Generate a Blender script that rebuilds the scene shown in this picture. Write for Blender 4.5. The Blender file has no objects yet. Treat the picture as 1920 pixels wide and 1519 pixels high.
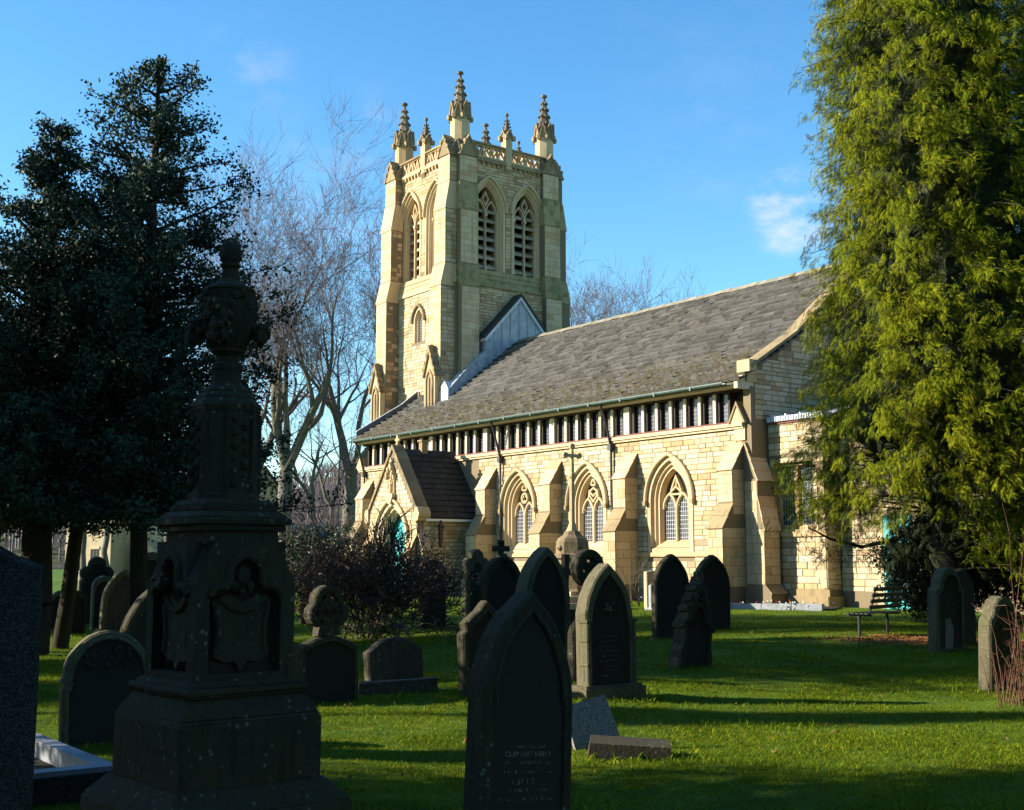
import bpy, bmesh, math, random
import numpy as np
from mathutils import Vector, Matrix, Euler
random.seed(11)
RNG = np.random.default_rng(11)
SC = bpy.context.scene
COL = SC.collection
R = math.radians

# ------------------------------------------------------------------ camera, sky, sun, exposure
cam_d = bpy.data.cameras.new('camera')
cam = bpy.data.objects.new('camera', cam_d)
COL.objects.link(cam)
cam.location = (0, 0, 1.5)
cam.rotation_euler = (R(90 + 7.1986), 0, 0)
cam_d.sensor_width = 36
cam_d.lens = 36 * 2300 / 1920
cam_d.clip_start = 0.1
cam_d.clip_end = 4000
SC.camera = cam

SUN_EL, SUN_AZ = 23.0, 181.4           # elevation; direction towards the sun measured from +X
sd = Vector((math.cos(R(SUN_EL)) * math.cos(R(SUN_AZ)), math.cos(R(SUN_EL)) * math.sin(R(SUN_AZ)), math.sin(R(SUN_EL))))
sun_d = bpy.data.lights.new('sun', 'SUN')
sun_d.energy = 5.0
sun_d.angle = R(0.5)
sun_d.color = (1.0, 0.92, 0.78)
sun = bpy.data.objects.new('sun', sun_d)
COL.objects.link(sun)
sun.location = (-60, 0, 40)
sun.rotation_euler = sd.to_track_quat('Z', 'Y').to_euler()

W = bpy.data.worlds.new('World')
SC.world = W
W.use_nodes = True
nt = W.node_tree
bgn = nt.nodes['Background']
sky = nt.nodes.new('ShaderNodeTexSky')
sky.sky_type = 'NISHITA'
sky.sun_disc = False
sky.sun_elevation = R(SUN_EL)
sky.sun_rotation = R(90 - SUN_AZ)
sky.air_density = 1.0
sky.dust_density = 0.25
sky.ozone_density = 2.5
sky.altitude = 100
hs = nt.nodes.new('ShaderNodeHueSaturation')
hs.inputs['Saturation'].default_value = 1.26
hs.inputs['Value'].default_value = 1.12
nt.links.new(sky.outputs[0], hs.inputs['Color'])
# wisps of cloud: noise in a few soft patches of the sky dome
tc = nt.nodes.new('ShaderNodeTexCoord')
def wnode(t, **kw):
    n = nt.nodes.new(t)
    for k, v in kw.items():
        setattr(n, k, v)
    return n
mp = wnode('ShaderNodeMapping')
mp.inputs['Scale'].default_value = (16, 16, 34)
nt.links.new(tc.outputs['Generated'], mp.inputs['Vector'])
nz = wnode('ShaderNodeTexNoise')
nz.inputs['Scale'].default_value = 1.0
nz.inputs['Detail'].default_value = 7
nz.inputs['Roughness'].default_value = 0.62
nt.links.new(mp.outputs[0], nz.inputs['Vector'])
def patch(d, inner, outer, k):
    dn = Vector(d).normalized()
    dp = wnode('ShaderNodeVectorMath', operation='DOT_PRODUCT')
    nt.links.new(tc.outputs['Generated'], dp.inputs[0])
    dp.inputs[1].default_value = dn
    mr = wnode('ShaderNodeMapRange', interpolation_type='SMOOTHSTEP')
    mr.inputs['From Min'].default_value = math.cos(R(outer))
    mr.inputs['From Max'].default_value = math.cos(R(inner))
    mr.inputs['To Min'].default_value = 0
    mr.inputs['To Max'].default_value = k
    nt.links.new(dp.outputs['Value'], mr.inputs['Value'])
    return mr.outputs[0]
def pxdir(x, y):
    a, b, f, t = x - 960, 759.5 - y, 2300, R(7.1986)
    return (a, f * math.cos(t) - b * math.sin(t), f * math.sin(t) + b * math.cos(t))
acc = None
for (x, y, i, o, k) in ((1485, 395, 0.2, 2.5, .60), (470, 120, 0.1, 2.6, .15), (700, 245, 0.2, 2.6, .12), (1330, 110, 0.5, 5.5, .04), (1330, 290, .5, 4, .05), (560, 400, 1, 6, .10),
                        (-1500, 300, 2, 14, .7), (3600, 200, 3, 16, .7)):
    p = patch(pxdir(x, y), i, o, k)
    if acc is None:
        acc = p
    else:
        m = wnode('ShaderNodeMath', operation='MAXIMUM')
        nt.links.new(acc, m.inputs[0]); nt.links.new(p, m.inputs[1])
        acc = m.outputs[0]
ramp = wnode('ShaderNodeMapRange', interpolation_type='SMOOTHSTEP')
ramp.inputs['From Min'].default_value = .40
ramp.inputs['From Max'].default_value = .74
nt.links.new(nz.outputs['Fac'], ramp.inputs['Value'])
cm = wnode('ShaderNodeMath', operation='MULTIPLY')
nt.links.new(acc, cm.inputs[0]); nt.links.new(ramp.outputs[0], cm.inputs[1])
mx = wnode('ShaderNodeMix', data_type='RGBA')
nt.links.new(cm.outputs[0], mx.inputs[0])
tint = wnode('ShaderNodeMix', data_type='RGBA', blend_type='MULTIPLY')
tint.inputs[0].default_value = 1.0
nt.links.new(hs.outputs[0], tint.inputs[6]); tint.inputs[7].default_value = (.96, 1.05, 1.0, 1)
nt.links.new(tint.outputs[2], mx.inputs[6])
mx.inputs[7].default_value = (5.0, 4.5, 5.4, 1)
nt.links.new(mx.outputs[2], bgn.inputs['Color'])
bgn.inputs['Strength'].default_value = 0.10

SC.view_settings.view_transform = 'Standard'
SC.view_settings.look = 'None'
SC.view_settings.exposure = 1.35
SC.view_settings.gamma = 1
SC.view_settings.use_curve_mapping = False
SC.render.engine = 'CYCLES'
SC.cycles.max_bounces = 6
SC.cycles.transparent_max_bounces = 6

# ------------------------------------------------------------------ mesh builder
class MB:
    def __init__(s, T=None):
        s.v, s.f, s.T = [], [], T
    def a(s, pts, faces):
        o = len(s.v)
        s.v.extend([s.T(*p) for p in pts] if s.T else [tuple(p) for p in pts])
        s.f.extend([tuple(i + o for i in f) for f in faces])
    def box(s, x0, x1, y0, y1, z0, z1):
        s.a([(x0, y0, z0), (x1, y0, z0), (x1, y1, z0), (x0, y1, z0), (x0, y0, z1), (x1, y0, z1), (x1, y1, z1), (x0, y1, z1)],
            [(0, 3, 2, 1), (4, 5, 6, 7), (0, 1, 5, 4), (1, 2, 6, 5), (2, 3, 7, 6), (3, 0, 4, 7)])
    def hexa(s, p):
        s.a(p, [(0, 3, 2, 1), (4, 5, 6, 7), (0, 1, 5, 4), (1, 2, 6, 5), (2, 3, 7, 6), (3, 0, 4, 7)])
    def prism(s, poly, d0, d1):
        """poly in (s,t), extruded along d"""
        n = len(poly)
        s.a([(p[0], p[1], d0) for p in poly] + [(p[0], p[1], d1) for p in poly],
            [tuple(range(n - 1, -1, -1)), tuple(range(n, 2 * n))] + [(i, (i + 1) % n, n + (i + 1) % n, n + i) for i in range(n)])
    def ring(s, A, B, da, db=None, close=False):
        """quads between two equal-length (s,t) polylines at depths da, db"""
        db = da if db is None else db
        n = len(A)
        m = n if close else n - 1
        s.a([(p[0], p[1], da) for p in A] + [(p[0], p[1], db) for p in B], [(i, (i + 1) % n, n + (i + 1) % n, n + i) for i in range(m)])
    def sweep(s, pts, w, d0, d1, close=False, chamfer=0.0):
        """bar of half width w along an (s,t) polyline from depth d0 to d1 (d1 outermost)"""
        n = len(pts)
        L, Rr = [], []
        for i in range(n):
            p = Vector(pts[i])
            a = Vector(pts[(i - 1) % n]) if (i > 0 or close) else None
            b = Vector(pts[(i + 1) % n]) if (i < n - 1 or close) else None
            t = Vector((0, 0))
            d_in = (p - a).normalized() if a is not None and (p - a).length > 1e-6 else None
            d_out = (b - p).normalized() if b is not None and (b - p).length > 1e-6 else None
            if d_in and d_out:
                t = d_in + d_out
                if t.length < 1e-4: t = d_in
                t.normalize()
                k = 1 / max(.45, t.dot(d_in))
            else:
                t = d_in or d_out or Vector((1, 0)); k = 1
            nrm = Vector((-t.y, t.x)) * w * k
            L.append(p + nrm); Rr.append(p - nrm)
        c = chamfer
        def lerp(A, B, f): return [a.lerp(b, f) for a, b in zip(A, B)]
        if c > 0:
            Li, Ri = lerp(L, Rr, c), lerp(L, Rr, 1 - c)
            dc = d1 - c * 2 * w
            s.ring(Li, Ri, d1, close=close); s.ring(L, Li, dc, d1, close); s.ring(Ri, Rr, d1, dc, close)
            s.ring(L, L, d0, dc, close); s.ring(Rr, Rr, dc, d0, close)
        else:
            s.ring(L, Rr, d1, close=close); s.ring(L, L, d0, d1, close); s.ring(Rr, Rr, d1, d0, close)
        if not close:
            for i in (0, n - 1):
                s.a([(L[i].x, L[i].y, d0), (Rr[i].x, Rr[i].y, d0), (Rr[i].x, Rr[i].y, d1), (L[i].x, L[i].y, d1)], [(0, 1, 2, 3)])
    def lathe(s, prof, n=8, c=(0, 0), rot=0.0, cap=True, sq=1.0):
        o = []
        for (r, z) in prof:
            for k in range(n):
                t = rot + 2 * math.pi * k / n
                o.append((c[0] + r * math.cos(t), c[1] + r * math.sin(t) * sq, z))
        m = len(prof)
        f = [(i * n + k, i * n + (k + 1) % n, (i + 1) * n + (k + 1) % n, (i + 1) * n + k) for i in range(m - 1) for k in range(n)]
        if cap:
            f += [tuple(range(n - 1, -1, -1)), tuple((m - 1) * n + k for k in range(n))]
        s.a(o, f)
    def tube(s, pts, rad, n=6):
        pts = [Vector(p) for p in pts]
        if not isinstance(rad, (list, tuple)): rad = [rad] * len(pts)
        o = []
        for i, p in enumerate(pts):
            t = (pts[min(i + 1, len(pts) - 1)] - pts[max(i - 1, 0)]).normalized()
            u = t.orthogonal().normalized() if i == 0 else (u - t * u.dot(t)).normalized()
            w = t.cross(u)
            for k in range(n):
                a = 2 * math.pi * k / n
                o.append(tuple(p + (u * math.cos(a) + w * math.sin(a)) * rad[i]))
        m = len(pts)
        f = [(i * n + k, i * n + (k + 1) % n, (i + 1) * n + (k + 1) % n, (i + 1) * n + k) for i in range(m - 1) for k in range(n)]
        f += [tuple(range(n - 1, -1, -1)), tuple((m - 1) * n + k for k in range(n))]
        s.a(o, f)
    def ball(s, c, r, n=6, m=4, sz=1.0):
        prof = [(max(.001, r * math.sin(math.pi * i / m)), c[2] - r * sz * math.cos(math.pi * i / m)) for i in range(m + 1)]
        s.lathe(prof, n, c[:2], cap=False)
    def build(s, name, mat, parent=None, smooth=False, fix=True, **props):
        me = bpy.data.meshes.new(name)
        me.from_pydata(s.v, [], s.f)
        if fix:
            bm = bmesh.new(); bm.from_mesh(me)
            bmesh.ops.recalc_face_normals(bm, faces=bm.faces)
            bm.to_mesh(me); bm.free()
        me.materials.append(mat)
        if smooth:
            me.polygons.foreach_set('use_smooth', [True] * len(me.polygons))
        return link(name, me, parent, **props)

def link(name, me, parent=None, loc=None, rot=None, scale=None, **props):
    o = bpy.data.objects.new(name, me)
    COL.objects.link(o)
    if parent is not None: o.parent = parent
    if loc is not None: o.location = loc
    if rot is not None: o.rotation_euler = rot
    if scale is not None: o.scale = scale
    for k, v in props.items(): o[k] = v
    return o

def empty(name, label, cat, loc=(0, 0, 0), rz=0.0, rx=0.0, ry=0.0, group=None):
    o = bpy.data.objects.new(name, None)
    o.empty_display_size = .2
    COL.objects.link(o)
    o.location = loc
    o.rotation_mode = 'XYZ'
    o.rotation_euler = (rx, ry, rz)
    o['label'] = label; o['category'] = cat
    if group: o['group'] = group
    return o

def npmesh(name, v, faces_flat, per, mat, smooth=False):
    """mesh from numpy verts and a flat index array of faces with `per` corners each"""
    me = bpy.data.meshes.new(name)
    nf = len(faces_flat) // per
    me.vertices.add(len(v)); me.vertices.foreach_set('co', np.ascontiguousarray(v, dtype=np.float32).ravel())
    me.loops.add(nf * per); me.loops.foreach_set('vertex_index', np.ascontiguousarray(faces_flat, dtype=np.int32))
    me.polygons.add(nf)
    me.polygons.foreach_set('loop_start', np.arange(nf, dtype=np.int32) * per)
    if smooth: me.polygons.foreach_set('use_smooth', np.ones(nf, dtype=bool))
    me.materials.append(mat)
    me.update(calc_edges=True)
    me.validate()
    return me

# ------------------------------------------------------------------ materials
class NT:
    def __init__(s, name):
        s.m = bpy.data.materials.new(name); s.m.use_nodes = True
        s.t = s.m.node_tree; s.b = s.t.nodes['Principled BSDF']
    def n(s, t, ins=None, **kw):
        x = s.t.nodes.new(t)
        for k, v in kw.items(): setattr(x, k, v)
        for k, v in (ins or {}).items():
            if hasattr(v, 'is_linked'): s.t.links.new(v, x.inputs[k])
            else: x.inputs[k].default_value = v
        return x
    def l(s, a, b): s.t.links.new(a, b)
    def noise(s, vec, scale, detail=4, rough=.55):
        return s.n('ShaderNodeTexNoise', {'Vector': vec, 'Scale': scale, 'Detail': detail, 'Roughness': rough}).outputs['Fac']
    def mapr(s, v, a, b, c=0., d=1.):
        return s.n('ShaderNodeMapRange', {0: v, 1: a, 2: b, 3: c, 4: d}, interpolation_type='SMOOTHSTEP').outputs[0]
    def mix(s, f, a, b, mode='MIX'):
        x = s.n('ShaderNodeMix', {0: f, 6: a, 7: b}, data_type='RGBA', blend_type=mode)
        return x.outputs[2]
    def math(s, op, a, b=0.):
        return s.n('ShaderNodeMath', {0: a, 1: b}, operation=op).outputs[0]
    def ramp(s, f, stops):
        r = s.n('ShaderNodeValToRGB', {0: f})
        e = r.color_ramp.elements
        while len(e) < len(stops): e.new(.5)
        for x, (p, c) in zip(e, stops):
            x.position = p; x.color = (*c, 1)
        return r.outputs[0]
    def rnd(s):
        """a value of its own for every stone, whether an object or an island of a joined mesh"""
        g = s.n('ShaderNodeNewGeometry'); o = s.n('ShaderNodeObjectInfo')
        return s.math('FRACT', s.math('ADD', g.outputs['Random Per Island'], o.outputs['Random']))
    def bump(s, h, strength=.3, dist=.02):
        b = s.n('ShaderNodeBump', {'Height': h, 'Strength': strength, 'Distance': dist})
        s.l(b.outputs[0], s.b.inputs['Normal'])
    def fin(s, col, rough=.9, spec=.3):
        if hasattr(col, 'is_linked'): s.l(col, s.b.inputs['Base Color'])
        else: s.b.inputs['Base Color'].default_value = (*col, 1)
        if hasattr(rough, 'is_linked'): s.l(rough, s.b.inputs['Roughness'])
        else: s.b.inputs['Roughness'].default_value = rough
        s.b.inputs['Specular IOR Level'].default_value = spec
        return s.m

def c4(c): return (*c, 1)

def stone_mat(name, stops, dirt=(.10, .085, .06), dirt_amt=.5, moss=None, moss_amt=.0, bump=.35, scale=1.0, rough=.92, world=True, lichen=0.):
    k = NT(name)
    if world: vec = k.n('ShaderNodeNewGeometry').outputs['Position']
    else: vec = k.n('ShaderNodeTexCoord').outputs['Object']
    base = k.ramp(k.rnd(), stops)
    fine = k.noise(vec, 26 * scale, 6, .7)
    base = k.mix(.55, base, k.mix(fine, (.55, .52, .48, 1), (1.25, 1.22, 1.15, 1)), 'MULTIPLY')
    mpn = k.n('ShaderNodeMapping', {'Vector': vec, 'Scale': (1, 1, .35)}).outputs[0]
    big = k.noise(mpn, .9 * scale, 6, .65)
    f = k.mapr(big, .50, .78, 0, dirt_amt)
    base = k.mix(f, base, c4(dirt))
    if moss:
        mo = k.noise(vec, 2.3 * scale, 5, .7)
        base = k.mix(k.mapr(mo, .42, .68, 0, moss_amt), base, c4(moss))
    if world:
        sk = k.n('ShaderNodeMapping', {'Vector': vec, 'Scale': (3.2, 3.2, .22)}).outputs[0]
        base = k.mix(k.mapr(k.noise(sk, 1.6 * scale, 6, .7), .50, .72, 0, .42), base, c4(tuple(x * .8 for x in dirt)))
    if lichen:
        vo = k.n('ShaderNodeTexVoronoi', {'Vector': vec, 'Scale': 9. * scale}).outputs['Distance']
        sp = k.math('MULTIPLY', k.mapr(vo, .16, .30, 1, 0), k.mapr(k.noise(vec, 3 * scale, 3), .48, .60))
        base = k.mix(k.math('MULTIPLY', sp, lichen), base, (.22, .22, .17, 1))
        st = k.n('ShaderNodeMapping', {'Vector': vec, 'Scale': (5, 5, .5)}).outputs[0]
        base = k.mix(k.mapr(k.noise(st, 2.2 * scale, 5, .7), .48, .70, 0, .55), base, c4(tuple(x * .4 for x in dirt)))
    h = k.noise(vec, 14 * scale, 8, .65)
    k.bump(h, bump, .03 / scale)
    return k.fin(base, rough, .25)

M = {}
M['sand'] = stone_mat('coursed_sandstone', [(0, (.43, .325, .19)), (.25, (.53, .43, .275)), (.5, (.57, .48, .33)), (.7, (.51, .395, .23)), (.85, (.47, .325, .17)), (.94, (.42, .27, .14)), (1, (.30, .225, .145))], dirt=(.16, .12, .075), dirt_amt=.55)
M['sand_tower'] = stone_mat('tower_sandstone', [(0, (.42, .29, .155)), (.3, (.54, .40, .23)), (.6, (.58, .445, .27)), (.8, (.51, .315, .155)), (1, (.30, .205, .12))], dirt=(.13, .095, .05), dirt_amt=.75)
M['ashlar'] = stone_mat('dressed_sandstone', [(0, (.48, .355, .20)), (.5, (.57, .445, .275)), (.85, (.54, .385, .215)), (1, (.47, .30, .15))], dirt=(.16, .12, .07), dirt_amt=.55, bump=.2)
M['mossy_ashlar'] = stone_mat('algae_stained_sandstone', [(0, (.30, .24, .12)), (1, (.38, .30, .16))], dirt=(.09, .075, .04), dirt_amt=.8, moss=(.10, .11, .03), moss_amt=.75, bump=.3)
M['sooty'] = stone_mat('weathered_dark_sandstone', [(0, (.24, .18, .10)), (1, (.32, .24, .13))], dirt=(.04, .032, .022), dirt_amt=.9, bump=.4)
M['soot'] = stone_mat('soot_blackened_sandstone', [(0, (.13, .10, .065)), (1, (.20, .155, .10))], dirt=(.03, .026, .02), dirt_amt=.9, bump=.4)
M['mortar'] = stone_mat('mortar', [(0, (.20, .155, .095)), (1, (.20, .155, .095))], dirt_amt=.3, bump=.2)
M['grave'] = stone_mat('blackened_gritstone', [(0, (.037, .031, .020)), (1, (.053, .044, .028))], dirt=(.020, .017, .011), dirt_amt=.9, moss=(.046, .043, .010), moss_amt=.6, bump=.8, lichen=.55, scale=2.2, world=False)
M['grave_pale'] = stone_mat('lichened_gritstone', [(0, (.095, .082, .050)), (1, (.135, .118, .072))], dirt=(.032, .027, .018), dirt_amt=.95, moss=(.085, .090, .025), moss_amt=.5, bump=.8, lichen=.55, scale=2.2, world=False)
M['grave_brown'] = stone_mat('brown_gritstone', [(0, (.055, .043, .030)), (1, (.07, .054, .037))], dirt=(.025, .02, .014), dirt_amt=.8, moss=(.05, .055, .02), moss_amt=.4, bump=.5, lichen=.55, scale=2.2, world=False)
M['inset'] = stone_mat('polished_dark_panel', [(0, (.022, .019, .014)), (1, (.032, .028, .021))], dirt=(.012, .010, .008), dirt_amt=.6, bump=.2, scale=2.5, world=False)

def granite(name, c, sp, rough):
    k = NT(name)
    vec = k.n('ShaderNodeTexCoord').outputs['Object']
    v = k.n('ShaderNodeTexVoronoi', {'Vector': vec, 'Scale': 160.})
    f = k.mapr(v.outputs['Color'], .3, .8)
    col = k.mix(f, c4(c), c4(sp))
    col = k.mix(k.mapr(k.noise(vec, 3.5, 5), .45, .75, 0, .55), col, c4(tuple(x * .45 for x in c)))
    k.bump(k.noise(vec, 60, 4), .15, .01)
    return k.fin(col, rough, .5)
M['granite'] = granite('grey_granite', (.016, .016, .015), (.055, .055, .053), .85)
M['granite'].node_tree.nodes['Principled BSDF'].inputs['Specular IOR Level'].default_value = .15
M['granite_pale'] = granite('pale_granite', (.16, .17, .18), (.30, .31, .32), .6)
M['marble'] = granite('white_marble', (.20, .21, .23), (.27, .28, .30), .6)
M['speckled'] = granite('speckled_slate_back', (.085, .082, .075), (.27, .26, .24), .8)

def slate_mat():
    k = NT('stone_slates')
    vec = k.n('ShaderNodeNewGeometry').outputs['Position']
    base = k.ramp(k.rnd(), [(0, (.070, .066, .062)), (.4, (.112, .106, .098)), (.75, (.145, .136, .126)), (1, (.088, .080, .07))])
    base = k.mix(.6, base, k.mix(k.noise(vec, 16, 6, .7), (.45, .45, .45, 1), (1.4, 1.38, 1.32, 1)), 'MULTIPLY')
    # moss gathers on the flatter slates near the eaves
    z = k.n('ShaderNodeSeparateXYZ', {0: vec}).outputs[2]
    low = k.mapr(z, 8.4, 9.5, 1.0, .15)
    mo = k.noise(vec, 5.5, 8, .75)
    f = k.math('MULTIPLY', k.mapr(mo, .45, .58), low)
    mossc = k.mix(k.noise(vec, 9, 3), (.024, .022, .011, 1), (.115, .088, .026, 1))
    base = k.mix(f, base, mossc)
    k.bump(k.noise(vec, 20, 7, .7), .55, .03)
    return k.fin(base, .93, .2)
M['slate'] = slate_mat()
M['slate_dark'] = stone_mat('mossy_porch_slates', [(0, (.040, .036, .034)), (1, (.065, .058, .052))], dirt=(.02, .018, .014), dirt_amt=.6, moss=(.05, .045, .015), moss_amt=.6, bump=.5)
M['ridge'] = stone_mat('ridge_stones', [(0, (.22, .20, .16)), (1, (.30, .27, .21))], dirt=(.08, .07, .04), dirt_amt=.8, moss=(.16, .14, .05), moss_amt=.7)

def plain(name, c, rough=.6, metal=0., spec=.5, var=.25, scale=8, bump=.0):
    k = NT(name)
    vec = k.n('ShaderNodeTexCoord').outputs['Object']
    nz_ = k.noise(vec, scale, 5, .6)
    col = k.mix(k.mapr(nz_, .3, .75), c4(tuple(x * (1 - var) for x in c)), c4(tuple(min(1, x * (1 + var)) for x in c)))
    k.b.inputs['Metallic'].default_value = metal
    if bump: k.bump(nz_, bump, .02)
    return k.fin(col, rough, spec)
M['lead'] = plain('lead_sheet', (.34, .355, .37), .55, 0, .4, .25, 2.5)
M['lead_shade'] = plain('shaded_lead', (.12, .125, .14), .6, 0, .4, .3, 3)  # shade of the upstand's east face put into the lead's colour
M['lead_pale'] = plain('pale_lead_flashing', (.52, .54, .57), .5, 0, .5, .15, 3)
M['timber'] = plain('dark_stained_timber', (.022, .015, .011), .7, 0, .3, .4, 14)
M['cream'] = plain('cream_render_post', (.56, .47, .33), .85, 0, .3, .12, 9)
M['redlead'] = plain('red_brown_sill', (.16, .06, .045), .8, 0, .3, .3, 9)
M['gutter'] = plain('green_painted_gutter', (.055, .10, .088), .45, 0, .5, .3, 6)
M['iron'] = plain('black_iron', (.016, .016, .017), .5, 0, .5, .3, 12)
M['turq'] = plain('turquoise_paint', (.04, .42, .44), .45, 0, .5, .12, 5)
M['whitepaint'] = plain('white_paint', (.72, .72, .70), .5, 0, .5, .06, 5)
M['soil'] = plain('dark_soil', (.035, .027, .018), .95, 0, .2, .5, 22, .5)
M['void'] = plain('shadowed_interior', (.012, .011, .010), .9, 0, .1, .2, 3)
M['louvre'] = stone_mat('louvre_slate', [(0, (.28, .23, .16)), (1, (.38, .31, .22))], dirt=(.06, .05, .04), dirt_amt=.7)
def glass_mat():
    k = NT('leaded_glass')
    vec = k.n('ShaderNodeTexCoord').outputs['Object']
    col = k.mix(k.noise(vec, 6, 2), (.022, .025, .032, 1), (.05, .055, .065, 1))
    k.bump(k.noise(vec, 7, 2), .12, .02)
    return k.fin(col, .16, .6)
M['glass'] = glass_mat()
def glass2():
    k = NT('pale_leaded_glass')
    vec = k.n('ShaderNodeTexCoord').outputs['Object']
    col = k.mix(k.noise(vec, 5, 2), (.07, .075, .085, 1), (.15, .155, .165, 1))
    return k.fin(col, .25, .6)
M['glass_pale'] = glass2()
def pane_mat():
    k = NT('dusty_clerestory_glass')
    g_ = k.n('ShaderNodeNewGeometry'); o = k.n('ShaderNodeObjectInfo')
    col = k.mix(o.outputs['Random'], (.022, .024, .030, 1), (.085, .088, .095, 1))
    nz_ = k.n('ShaderNodeTexNoise', {'Vector': g_.outputs['Position'], 'Scale': 3.5, 'Detail': 2.})
    k.bump(nz_.outputs['Fac'], .25, .03)
    return k.fin(col, .16, .6)
M['pane'] = pane_mat()
M['came'] = plain('lead_cames', (.36, .37, .39), .6, 0, .4, .2, 4)

def leaf_mat(name, stops, rough=.5, trans=.25, spec=.4, pos_scale=.6):
    k = NT(name)
    g = k.n('ShaderNodeNewGeometry'); o = k.n('ShaderNodeObjectInfo')
    r = k.math('FRACT', k.math('ADD', g.outputs['Random Per Island'], o.outputs['Random']))
    nz_ = k.noise(g.outputs['Position'], pos_scale, 3, .6)
    f = k.math('ADD', k.math('MULTIPLY', r, .62), k.math('MULTIPLY', nz_, .42))
    col = k.ramp(f, stops)
    k.fin(col, rough, spec)
    tr = k.n('ShaderNodeBsdfTranslucent', {0: col})
    ms = k.n('ShaderNodeMixShader', {0: trans})
    k.l(k.b.outputs[0], ms.inputs[1]); k.l(tr.outputs[0], ms.inputs[2])
    out = k.t.nodes['Material Output']
    k.l(ms.outputs[0], out.inputs[0])
    return k.m
M['holly'] = leaf_mat('holly_leaves', [(0, (.018, .034, .022)), (.5, (.032, .058, .034)), (1, (.065, .10, .05))], .6, .08, .18)
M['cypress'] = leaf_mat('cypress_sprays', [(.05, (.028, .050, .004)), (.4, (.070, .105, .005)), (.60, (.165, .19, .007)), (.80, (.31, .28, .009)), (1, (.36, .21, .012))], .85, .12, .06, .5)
M['cypress_in'] = leaf_mat('cypress_inner_shade', [(0, (.018, .026, .008)), (1, (.035, .045, .012))], .7, .1, .2)  # shade inside the crown put into a darker green
M['dark_conifer'] = leaf_mat('dark_conifer_sprays', [(0, (.010, .018, .008)), (1, (.024, .036, .012))], .7, .12, .2)
M['yew'] = leaf_mat('clipped_yew', [(0, (.010, .022, .008)), (.6, (.020, .042, .014)), (1, (.045, .075, .022))], .5, .1, .35)
M['shrub'] = leaf_mat('brown_shrub_leaves', [(0, (.055, .026, .014)), (.6, (.12, .055, .028)), (.9, (.17, .10, .04)), (1, (.24, .18, .07))], .5, .15, .4)
M['grass'] = leaf_mat('grass_blades', [(.1, (.036, .082, .005)), (.42, (.088, .152, .006)), (.68, (.185, .225, .008)), (.86, (.28, .26, .020)), (1, (.33, .25, .09))], .8, .35, .08, .8)
M['dead'] = leaf_mat('dead_stems', [(0, (.06, .026, .016)), (.5, (.11, .05, .028)), (1, (.20, .12, .07))], .8, .1, .2)
M['needles'] = leaf_mat('fallen_needles', [(0, (.16, .055, .018)), (.5, (.30, .12, .04)), (1, (.42, .22, .08))], .85, .1, .2)
M['twigleaf'] = leaf_mat('dead_leaves', [(0, (.07, .03, .012)), (.6, (.14, .065, .025)), (1, (.25, .14, .06))], .8, .1, .2)
def bark_mat(name, a, b, g, ga):
    k = NT(name)
    vec = k.n('ShaderNodeNewGeometry').outputs['Position']
    mpn = k.n('ShaderNodeMapping', {'Vector': vec, 'Scale': (6, 6, 1.6)}).outputs[0]
    n1 = k.noise(mpn, 1.5, 7, .7)
    col = k.mix(k.mapr(n1, .3, .7), c4(a), c4(b))
    col = k.mix(k.mapr(k.noise(vec, .9, 4), .42, .62, 0, ga), col, c4(g))
    k.bump(n1, .6, .04)
    return k.fin(col, .9, .2)
M['bark'] = bark_mat('beech_bark', (.075, .066, .055), (.155, .138, .112), (.085, .088, .038), .5)
M['bark_dark'] = bark_mat('dark_bark', (.018, .014, .010), (.045, .036, .026), (.035, .038, .014), .5)
M['twig'] = plain('purple_brown_twigs', (.155, .120, .120), .85, 0, .2, .3, .4)
M['twig2'] = plain('grey_brown_twigs', (.10, .078, .06), .85, 0, .2, .3, .4)
M['fissure'] = M['bark_dark']
def text_mat():
    k = NT('worn_gilt_lettering')
    vec = k.n('ShaderNodeTexCoord').outputs['Object']
    col = k.mix(k.mapr(k.noise(vec, 25, 3), .40, .62), (.030, .028, .022, 1), (.27, .245, .17, 1))
    return k.fin(col, .7, .3)
M['letter'] = text_mat()
def lawn_mat():
    k = NT('lawn_soil_and_grass')
    vec = k.n('ShaderNodeNewGeometry').outputs['Position']
    n1 = k.noise(vec, .8, 6, .65); n2 = k.noise(vec, 14, 6, .7)
    col = k.mix(k.mapr(n1, .35, .68), (.045, .095, .006, 1), (.10, .17, .012, 1))
    col = k.mix(k.mapr(n2, .5, .75, 0, .5), col, (.07, .065, .02, 1))
    k.bump(k.noise(vec, 30, 6, .7), .9, .04)
    return k.fin(col, .95, .15)
M['lawn'] = lawn_mat()
def hill_mat():
    k = NT('winter_woodland_hillside')
    vec = k.n('ShaderNodeNewGeometry').outputs['Position']
    col = k.mix(k.mapr(k.noise(vec, .03, 6, .7), .35, .65), (.070, .058, .055, 1), (.125, .095, .085, 1))
    col = k.mix(k.mapr(k.noise(vec, .012, 4), .52, .62), col, (.09, .10, .045, 1))
    k.bump(k.noise(vec, .25, 6, .8), 1., 3)
    return k.fin(col, .95, .1)
M['hill'] = hill_mat()
M['house_stone'] = stone_mat('house_stone', [(0, (.42, .32, .19)), (1, (.52, .42, .27))], dirt_amt=.4)
M['house_brown'] = stone_mat('brown_house_stone', [(0, (.20, .145, .12)), (1, (.28, .21, .17))], dirt_amt=.4)
M['house_roof'] = stone_mat('house_slates', [(0, (.08, .08, .085)), (1, (.12, .115, .115))], dirt_amt=.4)

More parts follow.
